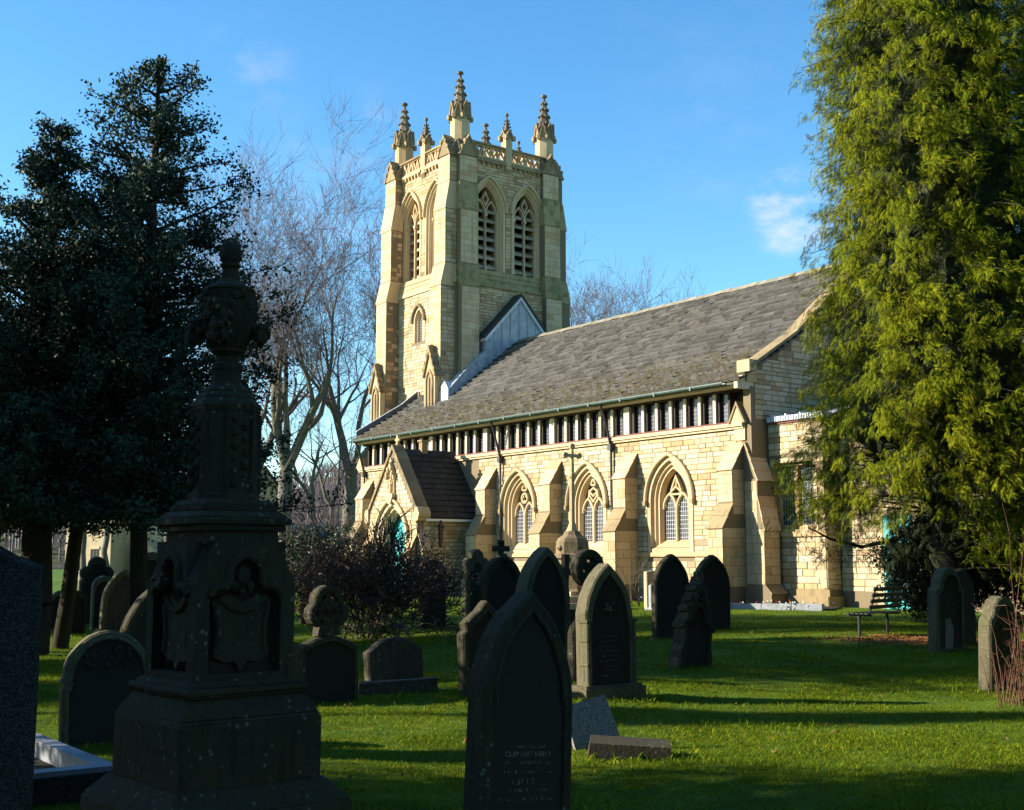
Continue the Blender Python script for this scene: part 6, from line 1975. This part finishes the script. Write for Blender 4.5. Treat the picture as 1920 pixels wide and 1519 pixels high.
for sx, sz in ((-.28, 4.72), (.28, 4.72), (0, 5.0)):
    m.sweep([(sx + .065 * math.cos(6.283 * i / 8), sz + .065 * math.sin(6.283 * i / 8)) for i in range(8)], .03, -.045, .045, close=True)
m.build('cross_head', M['ashlar'], tc_)
# left of the nearest stone
g6, T6 = gravestone('shouldered headstone with carved ring cross on top, right of the monument', -1.97, 13.3, .70, .74, .18, o_segment, 'grave', GR, (R(-2), 0), (.84, .86, .48), r=.16, seed=11, fr=14)
m = MB(T6)
for cx, cz, r_ in ((0, 1.10, .135), (-.11, .97, .085), (.11, .97, .085), (0, .93, .10)):
    m.sweep([(cx + r_ * math.cos(6.283 * i / 14), cz + r_ * math.sin(6.283 * i / 14)) for i in range(14)], .042, -.16, -.01, close=True, chamfer=.2)
m.prism([(-.14, .74), (.14, .74), (.09, .95), (-.09, .95)], -.16, -.02)
m.build('ring_cross', M['grave'], g6)
m = MB(T6); m.sweep([(-.05, .97), (.05, 1.13)], .03, -.13, -.03); m.sweep([(.05, .97), (-.05, 1.13)], .03, -.13, -.03); m.sweep([(0, .88), (0, 1.18)], .025, -.13, -.035); m.build('knotwork', M['grave'], g6)
gravestone('low brown mossy headstone with flat rounded top, under the shrub', -1.42, 15.2, .74, .60, .16, o_segment, 'grave_brown', GR - R(4), (R(-5), R(-3)), None, r=.22, seed=12, fr=16)
kb = empty('grave_kerb', 'long rough kerb stone lying in grass before the low brown headstone', 'kerb', (-1.28, 14.2, 0), R(10))
m = MB(); m.hexa([(-.46, -.09, -.1), (.44, -.08, -.1), (.44, .09, -.1), (-.46, .09, -.1), (-.45, -.08, .12), (.43, -.07, .17), (.43, .08, .17), (-.45, .08, .13)]); m.build('stone_block', M['grave_brown'], kb); fringe(-1.28, 14.1, .55, .12, R(10), 14)
gr, Tr = gravestone('broad round topped headstone with sunlit scrolled edge, left of the monument', -3.32, 10.35, .76, .95, .12, o_shoulder, 'grave_pale', GR - R(2), (R(-3), R(-2)), (.86, .88, .47), f=.92, seed=13, fr=14)
m = MB(Tr); rg = random.Random(4)
for k in range(26): m.ball((rg.uniform(-.2, .2), .70 + rg.uniform(-.05, .12), -.012), rg.uniform(.012, .03), 5, 3)
m.build('carved_leaves', M['grave'], gr)
gravestone('pointed headstone with bright edge and pale worn panel, under the hollies', -8.05, 25.6, .86, 1.38, .16, o_gothic, 'grave_pale', GR, (0, R(1)), (.76, .84, .46), k=.85, seed=14, panel='grave_brown', plinth=(1.0, .35, .12))
gravestone('pointed headstone hidden behind the left edge of the monument', -3.72, 13.1, .80, 1.32, .16, o_gothic, 'grave', GR, (0, 0), (.8, .86, .46), k=.8, seed=15)
BK = [(-9.75, 29.0, .75, 1.62, 'o_trefoil', 'lobed headstone with curled shoulders among the far stones'), (-8.95, 27.2, .52, 1.22, 'o_round', 'small round topped headstone, left of the pale panelled one'),
      (-9.15, 25.9, .5, .95, 'o_round', 'lowest round headstone of the far stones'), (-9.0, 30.6, .62, 1.42, 'o_ogee', 'ogee pointed headstone among the far stones'),
      (-8.6, 29.4, .62, 1.52, 'o_trefoil', 'clover topped headstone behind the pale panelled one'), (-7.95, 27.0, .66, 1.72, 'o_segment', 'tall plain slab with one bright edge, by the monument'),
      (-10.4, 31.5, .7, 1.3, 'o_shoulder', 'shouldered headstone farthest back among the far stones'), (-10.1, 27.4, .6, .9, 'o_gothic', 'low tilted pointed headstone beside the holly trunk'),
      (-9.6, 33.5, .6, 1.25, 'o_round', 'dark round topped stone in front of the brown walled house'), (-11.6, 34.5, .7, 1.45, 'o_gothic', 'pointed stone before the cream house with tall windows'), (-8.4, 35.5, .6, 1.2, 'o_shoulder', 'shouldered stone before the gabled entrance porch'), (-7.1, 33.0, .6, 1.3, 'o_gothic', 'small pointed stone hidden by the monument shaft')]
for i, (x, y, w, h, st, lb) in enumerate(BK):
    gravestone(lb, x, y, w, h, .15, globals()[st], 'grave_pale' if i % 2 else 'grave', GR + R(random.uniform(-4, 4)), (R(random.uniform(-3, 3)), R(random.uniform(-3, 3) + (8 if i == 7 else 0))), (.78, .82, .46), seed=20 + i, fr=5)
gravestone('dark rounded headstone glimpsed through the brown shrub', -1.75, 27.4, .62, 1.55, .16, o_round, 'grave', GR, (0, 0), (.8, .84, .46), seed=31, fr=4)
gravestone('plain dark pointed stone between the monument and the brown shrub', -4.7, 29.5, .7, 1.75, .16, o_gothic, 'grave', GR, (0, 0), None, seed=32, fr=4)
gravestone('small round stone just behind the pale edged pointed one', .92, 15.6, .5, .82, .14, o_round, 'grave', GR, (0, 0), (.8, .84, .46), seed=33, fr=5)
# right side
g7, T7 = gravestone('tall narrow shouldered headstone in cypress shade, with a pale flaked patch', 7.42, 21.3, .80, 1.46, .2, o_shoulder, 'grave_pale', GR, (R(2), 0), (.80, .86, .46), f=.74, seed=16, panel='grave', fr=12)
m = MB(T7); m.a([(-.16, .10, -.015), (.05, .08, -.015), (.09, .42, -.015), (-.02, .62, -.015), (-.15, .58, -.015)], [(0, 1, 2, 3, 4)]); m.build('flaked_patch', M['speckled'], g7)
gravestone('plain dark slab behind the narrow shouldered headstone', 8.15, 22.6, .72, 1.4, .16, o_round, 'grave', GR, (0, 0), None, seed=17, fr=8)
gravestone('upright headstone with pale sunlit rounded top, among the dead stems', 5.74, 14.75, .56, 1.14, .18, o_shoulder, 'grave_pale', GR - R(4), (R(1), R(2)), (.82, .86, .46), f=.72, seed=18, panel='grave', fr=26)
# far-left granite headstone and white kerbed grave
g8, T8 = gravestone('large speckled dark granite headstone cut by the left photo edge', -2.475, 4.95, 1.12, 1.74, .16, o_segment, 'granite', GR - R(14), (0, 0), None, r=.16, seed=19, mould=False, fr=8, group=None)
gravestone('grey stone top rising behind the granite headstone at the photo edge', -4.55, 9.9, .8, 1.86, .16, o_segment, 'granite', GR, (0, 0), None, r=.05, seed=34, fr=4, group=None)
ks = empty('kerbed_grave', 'low white marble kerb around dark soil, between granite headstone and monument', 'grave', (-2.56, 8.1, .03), GR)
m = MB(); m.box(-.75, .0, -.12, .02, -.1, .18); m.build('kerb', M['marble'], ks)
m = MB(); m.box(-.12, .0, .02, 1.9, -.1, .178); m.build('kerb', M['marble'], ks)
m = MB(); m.box(-.75, -.12, .02, 1.9, -.1, .06); m.build('soil', M['soil'], ks)
m = MB(); m.box(-.75, .02, -.16, -.121, -.1, .15); m.build('kerb_face', M['granite'], ks)
# broken tablet on a fallen slab
tb = empty('broken_tablet', 'square pale speckled tablet tilted against a small pointed stump', 'gravestone', (.70, 10.35, 0), GR - R(20), R(-16), R(-14), None)
m = MB(); m.hexa([(-.2, -.03, -.02), (.2, -.03, -.02), (.2, .03, -.02), (-.2, .03, -.02), (-.19, -.03, .36), (.19, -.03, .36), (.19, .03, .36), (-.19, .03, .36)]); m.build('tablet', M['speckled'], tb)
sp = empty('stone_stump', 'small mossy sunlit stump of stone leaning behind the pale tablet', 'gravestone', (.60, 10.62, 0), GR - R(8), R(-10), R(8))
m = MB(); m.hexa([(-.2, -.04, -.05), (.1, -.04, -.05), (.1, .1, -.05), (-.2, .1, -.05), (-.17, -.03, .27), (.0, -.03, .30), (.0, .06, .30), (-.17, .06, .27)]); m.build('stump', M['grave_brown'], sp)
fs = empty('fallen_slab', 'flat dark slab lying in grass before the pale tablet', 'gravestone', (.92, 9.95, 0), R(-3), R(2), R(3))
m = MB(); m.hexa([(-.32, -.17, -.06), (.33, -.17, -.06), (.34, .17, -.06), (-.32, .17, -.06), (-.31, -.16, .075), (.32, -.16, .075), (.33, .16, .085), (-.30, .16, .085)]); m.build('slab', M['grave'], fs); fringe(.92, 9.9, .42, .22, 0, 26)

# ------------------------------------------------------------------ the foreground monument
MX, MY, MR = -1.625, 6.92, R(40.2)
mon = empty('urn_monument', 'tall soot black gothic monument with draped urn, nearest on the left', 'monument', (MX, MY, 0), MR)
mon.scale = (.945, .945, 1)
def sq(m, h0, h1, z0, z1): m.hexa([(-h0, -h0, z0), (h0, -h0, z0), (h0, h0, z0), (-h0, h0, z0), (-h1, -h1, z1), (h1, -h1, z1), (h1, h1, z1), (-h1, h1, z1)])
m = MB(); sq(m, .57, .57, -.2, .22); sq(m, .57, .46, .22, .335); soften(m.build('lower_step', M['grave'], mon), .012, 2, .0025)
m = MB(); sq(m, .44, .44, .33, .66); sq(m, .44, .425, .66, .68); bs = m.build('inscribed_base', M['grave'], mon); soften(bs, .012, 2, .0015)
for k, Tm in enumerate((lambda s, t, d: (s, -.44 - d, t), lambda s, t, d: (-.44 - d, -s, t))):
    worn_lines(bs, Tm, .60, .40, .60, 3, 'inset', d=.0015, seed=40 + k, hgt=.04)
m = MB(); sq(m, .43, .365, .68, .78); sq(m, .37, .37, .78, .80); sq(m, .385, .385, .80, .835); sq(m, .36, .335, .835, .865); soften(m.build('base_moulding', M['grave'], mon), .012, 2, .0025)
DH = .315
m = MB(); sq(m, DH - .09, DH - .09, .86, 1.60); m.build('die_core', M['inset'], mon)
def shouldered(a, b, z0, z1, zc, n=7):
    l = [(-a, z0), (-a, z1 - .05), (-a + .015, z1 - .015), (-a + .05, z1), (-b - .02, z1), (-b, z1 + .02)]
    l += [(-b * math.cos(math.pi * i / (2 * n)), zc + b * math.sin(math.pi * i / (2 * n))) for i in range(n + 1)]
    return l + [(-x, z) for x, z in reversed(l[:-1])]
ni_o = shouldered(.225, .105, .90, 1.36, 1.42)
faces = [lambda s, t, d: (s, -DH - d, t), lambda s, t, d: (-DH - d, -s, t), lambda s, t, d: (-s, DH + d, t), lambda s, t, d: (DH + d, s, t)]
for i, Tm in enumerate(faces):
    w_ = DH if i % 2 == 0 else DH - .09
    d_ = MB(Tm); h_ = len(ni_o) // 2
    for sg in (-1, 1):
        half = ni_o[:h_ + 1] if sg < 0 else list(reversed(ni_o[h_:]))
        d_.prism([(0, 1.60), (sg * .20, 1.60), (sg * (w_ - .03), 1.42), (sg * w_, 1.37), (sg * w_, .86), (0, .86), (0, .90)] + half, 0, -.09)
    d_.build('niche_face', M['grave'], mon)
    q = MB(Tm); q.sweep(ni_o[1:-1], .022, -.02, .022, chamfer=.3); q.sweep([(x * 1.16, 1.40 + (z - 1.40) * 1.14) for x, z in ni_o[3:-3]], .016, -.01, .018, chamfer=.3); q.build('hood_moulding', M['grave'], mon)
    sh = MB(Tm)
    sh.prism([(-.19, 1.28), (-.10, 1.32), (0, 1.27), (.10, 1.32), (.19, 1.28), (.165, 1.18), (.155, 1.08), (.175, .99), (.10, .955), (.04, .96), (0, .905), (-.04, .96), (-.10, .955), (-.175, .99), (-.155, 1.08), (-.165, 1.18)], -.088, -.045)
    sh.sweep([(-.15, 1.30), (-.08, 1.245), (0, 1.225), (.08, 1.245), (.15, 1.30)], .016, -.06, -.025, chamfer=.3)
    sh.ball((0, 1.42, -.085), .07, 8, 5); sh.ball((-.05, 1.36, -.07), .04, 6, 4); sh.ball((.05, 1.36, -.07), .04, 6, 4); sh.ball((0, 1.33, -.06), .03, 6, 4)
    for sg in (-1, 1): sh.sweep([(sg * .165, 1.26), (sg * .145, 1.16), (sg * .14, 1.06), (sg * .16, 1.0)], .018, -.07, -.03, chamfer=.3)
    sh.build('carved_shield', M['grave'], mon)
m = MB()
for a_, b_ in ((1, 1), (1, -1), (-1, 1), (-1, -1)):
    m.a([(a_ * DH, b_ * DH, 1.37), (a_ * (DH - .1), b_ * DH, 1.40), (a_ * (DH - .1), b_ * (DH - .1), 1.37), (a_ * DH, b_ * (DH - .1), 1.40), (a_ * (DH - .1), b_ * (DH - .1), 1.60)], [(0, 1, 4), (1, 2, 4), (2, 3, 4), (3, 0, 4)])
m.build('corner_broach', M['grave'], mon, kind='stuff')
m = MB(); sq(m, DH - .07, .24, 1.58, 1.66)
# hipped shoulder up to the cornice
sq(m, .275, .275, 1.655, 1.69); sq(m, .30, .30, 1.69, 1.73); sq(m, .285, .25, 1.73, 1.765); sq(m, .235, .235, 1.765, 1.80); sq(m, .225, .205, 1.80, 1.83)
soften(m.build('cornice', M['grave'], mon), .012, 2, .0025)
m = MB(); m.lathe([(.215, 1.82), (.212, 1.86), (.202, 1.87), (.196, 2.32), (.206, 2.335), (.206, 2.36)], 8, rot=R(22.5)); sf = m.build('octagonal_shaft', M['grave'], mon)
m = MB(); m.lathe([(.212, 2.355), (.205, 2.375), (.178, 2.40), (.178, 2.415), (.150, 2.435), (.150, 2.45), (.105, 2.48), (.095, 2.50)], 8, rot=R(22.5)); m.build('stepped_cap', M['grave'], mon)
m = MB(); rg = random.Random(9)
for k in range(4):
    a = R(-90 + 90 * k)
    for j in range(11):
        z = 1.92 + j * .036
        r_ = .186
        off = .035 * (1 if j % 2 else -1)
        m.ball((r_ * math.cos(a) - off * math.sin(a), r_ * math.sin(a) + off * math.cos(a), z), rg.uniform(.022, .034), 6, 4)
m.build('carved_foliage', M['grave'], sf)
m = MB()
for k in range(8):
    a = R(22.5 + 45 * k); m.tube([(.203 * math.cos(a), .203 * math.sin(a), 1.87), (.199 * math.cos(a), .199 * math.sin(a), 2.32)], .014, 5)
m.build('corner_roll', M['grave'], sf)
m = MB(); m.lathe([(.090, 2.49), (.085, 2.56), (.095, 2.575), (.095, 2.60), (.07, 2.615), (.062, 2.65), (.085, 2.665), (.105, 2.675), (.105, 2.69)], 14); ur = m.build('urn_foot', M['grave'], mon, False)
m = MB()
prof = [(.085, 2.685), (.105, 2.71), (.130, 2.76), (.150, 2.83), (.160, 2.90), (.162, 2.95), (.152, 2.965), (.150, 3.02), (.160, 3.03), (.150, 3.045), (.100, 3.07), (.060, 3.10), (.047, 3.15), (.045, 3.165), (.06, 3.175), (.062, 3.19), (.045, 3.20)]
m.lathe(prof, 18); urn = m.build('urn', M['grave'], mon, False)
m = MB(); rg = random.Random(12)
for k in range(12):
    a = 2 * math.pi * k / 12; m.tube([(.095 * math.cos(a), .095 * math.sin(a), 2.70), (.14 * math.cos(a), .14 * math.sin(a), 2.79), (.158 * math.cos(a), .158 * math.sin(a), 2.87)], [.012, .018, .01], 5)
m.build('gadroon', M['grave'], urn)
m = MB()
for k in range(70):
    a = rg.uniform(0, 6.283); drop = abs(math.sin(2 * a)) * .09
    m.ball((.158 * math.cos(a), .158 * math.sin(a), 3.0 - drop + rg.uniform(-.035, .035)), rg.uniform(.016, .030), 5, 4)
m.build('garland', M['grave'], urn)
m = MB()
for a0 in (R(-40.2), R(139.8), R(49.8), R(229.8)):
    for k in range(26):
        r_ = rg.uniform(.15, .235); z = 2.80 + rg.uniform(-.055, .075) - (r_ - .15) * .25
        a = a0 + rg.normalvariate(0, .16)
        m.ball((r_ * math.cos(a), r_ * math.sin(a), z), rg.uniform(.018, .032), 5, 4)
m.build('leafy_handle', M['grave'], urn)
m = MB(); m.lathe([(.045, 3.19), (.062, 3.22), (.066, 3.26), (.058, 3.30), (.035, 3.335), (.008, 3.35)], 12)
for k in range(40):
    f = k / 40; a = k * 2.4; z = 3.215 + .12 * f; r_ = .062 * math.sin(math.pi * (.35 + .6 * f))
    m.ball((r_ * math.cos(a), r_ * math.sin(a), z), .012, 4, 3)
m.build('pineapple_finial', M['grave'], urn)
fringe(MX, MY, .72, .72, MR, 26)

# ------------------------------------------------------------------ bench
bn = empty('park_bench', 'black slatted metal bench on thin legs, by the cypress litter', 'bench', (7.15, 24.6, 0), R(60))
Lb = 1.45
bn_ang = math.atan2(25.3 - 23.9, 7.72 - 6.52)
bn.rotation_euler = (0, 0, bn_ang)
def slat(y0, z0, y1, z1, nm):
    m = MB(); n = Vector((0, y1 - y0, z1 - z0)).normalized(); t = Vector((0, -n.z, n.y)) * .012
    m.hexa([(-Lb / 2, y0 - t.y, z0 - t.z), (Lb / 2, y0 - t.y, z0 - t.z), (Lb / 2, y0 + t.y, z0 + t.z), (-Lb / 2, y0 + t.y, z0 + t.z), (-Lb / 2, y1 - t.y, z1 - t.z), (Lb / 2, y1 - t.y, z1 - t.z), (Lb / 2, y1 + t.y, z1 + t.z), (-Lb / 2, y1 + t.y, z1 + t.z)])
    return m.build(nm, M['iron'], bn)
for k in range(5): slat(.24 - k * .095, .465 + .0 * k, .17 - k * .095, .470, 'seat_slat')
for k in range(4): slat(-.24 - .035 * k, .56 + .115 * k, -.26 - .035 * k, .63 + .115 * k, 'back_slat')
for s in (-Lb / 2 + .08, Lb / 2 - .08):
    m = MB(); m.tube([(s, .0, -.1), (s, -.0, .44)], .032, 8); m.box(s - .02, s + .02, -.26, .24, .42, .455); m.build('leg', M['iron'], bn)
    m = MB(); m.tube([(s, -.20, .44), (s, -.26, .6), (s, -.36, .96), (s, -.41, 1.02), (s, -.45, 1.02), (s, -.46, .97), (s, -.43, .95)], .018, 6); m.build('back_support', M['iron'], bn)

# ------------------------------------------------------------------ flower bed, litter, fallen leaves
bd = empty('flower_bed', 'narrow flower bed with rough stone edging along the chapel wall', 'flower bed', (0, 0, 0))
def UVw(u, v, z=0.): return (Dw.x * u + Nn.x * v, Dw.y * u + Nn.y * v, z)
pt_in = [UVw(28.4 - .5 * i, 27.8 + .16 * i) for i in range(9)]
m = MB()
m.a([tuple(p) for p in [UVw(28.6, 27.9, .06), UVw(24.0, 29.4, .06), UVw(25.0, 31.2, .06), UVw(28.4, 30.0, .06)]] + [tuple(p) for p in [UVw(28.6, 27.9, -.1), UVw(24.0, 29.4, -.1), UVw(25.0, 31.2, -.1), UVw(28.4, 30.0, -.1)]], [(0, 1, 2, 3), (0, 4, 5, 1), (1, 5, 6, 2), (2, 6, 7, 3), (3, 7, 4, 0)])
m.build('soil', M['soil'], bd)
for i in range(5):
    a, b = UVw(28.7 - .92 * i, 27.75 + .30 * i), UVw(28.7 - .92 * (i + 1) + .03, 27.75 + .30 * (i + 1))
    va, vb = Vector(a), Vector(b); t = (vb - va).normalized(); n = Vector((-t.y, t.x, 0)) * .14
    h = .17 + random.uniform(-.02, .03)
    m = MB(); m.hexa([tuple(va - n + Vector((0, 0, -.1))), tuple(vb - n + Vector((0, 0, -.1))), tuple(vb + n + Vector((0, 0, -.1))), tuple(va + n + Vector((0, 0, -.1))), tuple(va - n * .8 + Vector((0, 0, h))), tuple(vb - n * .8 + Vector((0, 0, h + .02))), tuple(vb + n * .8 + Vector((0, 0, h))), tuple(va + n * .8 + Vector((0, 0, h)))]); m.build('edging_stone', M['granite_pale'], bd)
rg = random.Random(3)
petals = {'red': plain('red_petals', (.42, .02, .03), .6), 'white': M['whitepaint'], 'yellow': plain('yellow_petals', (.60, .42, .03), .6), 'purple': plain('purple_petals', (.16, .03, .24), .6)}
lv, fl = MB(), {k: MB() for k in petals}
def flowers(pu, pv, n):
    for i in range(n):
        u, v = rg.uniform(*pu), rg.uniform(*pv)
        x, y, _ = UVw(u, v); h = rg.uniform(.10, .22)
        for k in range(4):
            a = rg.uniform(0, 6.28); lv.a([(x, y, 0), (x + .02 * math.cos(a + 1.5), y + .02 * math.sin(a + 1.5), 0), (x + .09 * math.cos(a), y + .09 * math.sin(a), h * 1.0)], [(0, 1, 2)])
        c = rg.choice(('red', 'white', 'yellow', 'purple', 'white'))
        if rg.random() < .5: fl[c].ball((x, y, h + .02), .028, 5, 3)
flowers((24.2, 28.4), (28.6, 30.6), 70); flowers((30.2, 34.2), (29.9, 30.5), 45)
for i in range(40):
    pass
lv.build('flower_leaves', M['yew'], bd, kind='stuff')
for k, b_ in fl.items(): b_.build(k + '_flowers', petals[k], bd, kind='stuff')
def litter(name, label, cx, cy, sx, sy, n, size, mat, cat, seed, th=None, aspect=.3):
    rng = np.random.default_rng(seed)
    c = np.stack([rng.normal(cx, sx, n), rng.normal(cy, sy, n), np.zeros(n)], 1)
    c[:, 2] = [gz(a, b) + .012 + abs(rng.normal(0, .012)) for a, b in c[:, :2]]
    ang = rng.uniform(0, 6.28, n); L = size * rng.uniform(.6, 1.3, n)
    ax = np.stack([np.cos(ang), np.sin(ang), rng.normal(0, .25, n)], 1); sd = np.stack([-np.sin(ang), np.cos(ang), rng.normal(0, .3, n)], 1)
    v = np.stack([c - ax * L[:, None] / 2, c + sd * (L * aspect / 2)[:, None], c + ax * L[:, None] / 2, c - sd * (L * aspect / 2)[:, None]], 1)
    o = link(name, npmesh(name, v.reshape(-1, 3), np.arange(n * 4), 4, M[mat])); o['kind'] = 'stuff'; o['label'] = label; o['category'] = cat
litter('needle_litter', 'orange brown cypress litter on the grass under the bench', 7.75, 23.3, .85, .55, 7000, .11, 'needles', 'litter', 1, aspect=.22)
rng_ = np.random.default_rng(4)
n = 1100
yy = np.sqrt(rng_.uniform(6.5 ** 2, 26 ** 2, n)); xx = rng_.uniform(-1, 1, n) * .42 * yy
c = np.stack([xx, yy, np.array([gz(a, b) + .03 for a, b in zip(xx, yy)])], 1)
v, f = leaves(c, .004, 1, .036, .6, 0, rng_)
o = link('fallen_leaves', npmesh('fallen_leaves', v, f, 4, M['twigleaf'])); o['kind'] = 'stuff'; o['label'] = 'scattered dead brown leaves on the lawn'; o['category'] = 'leaves'
finish_grass()
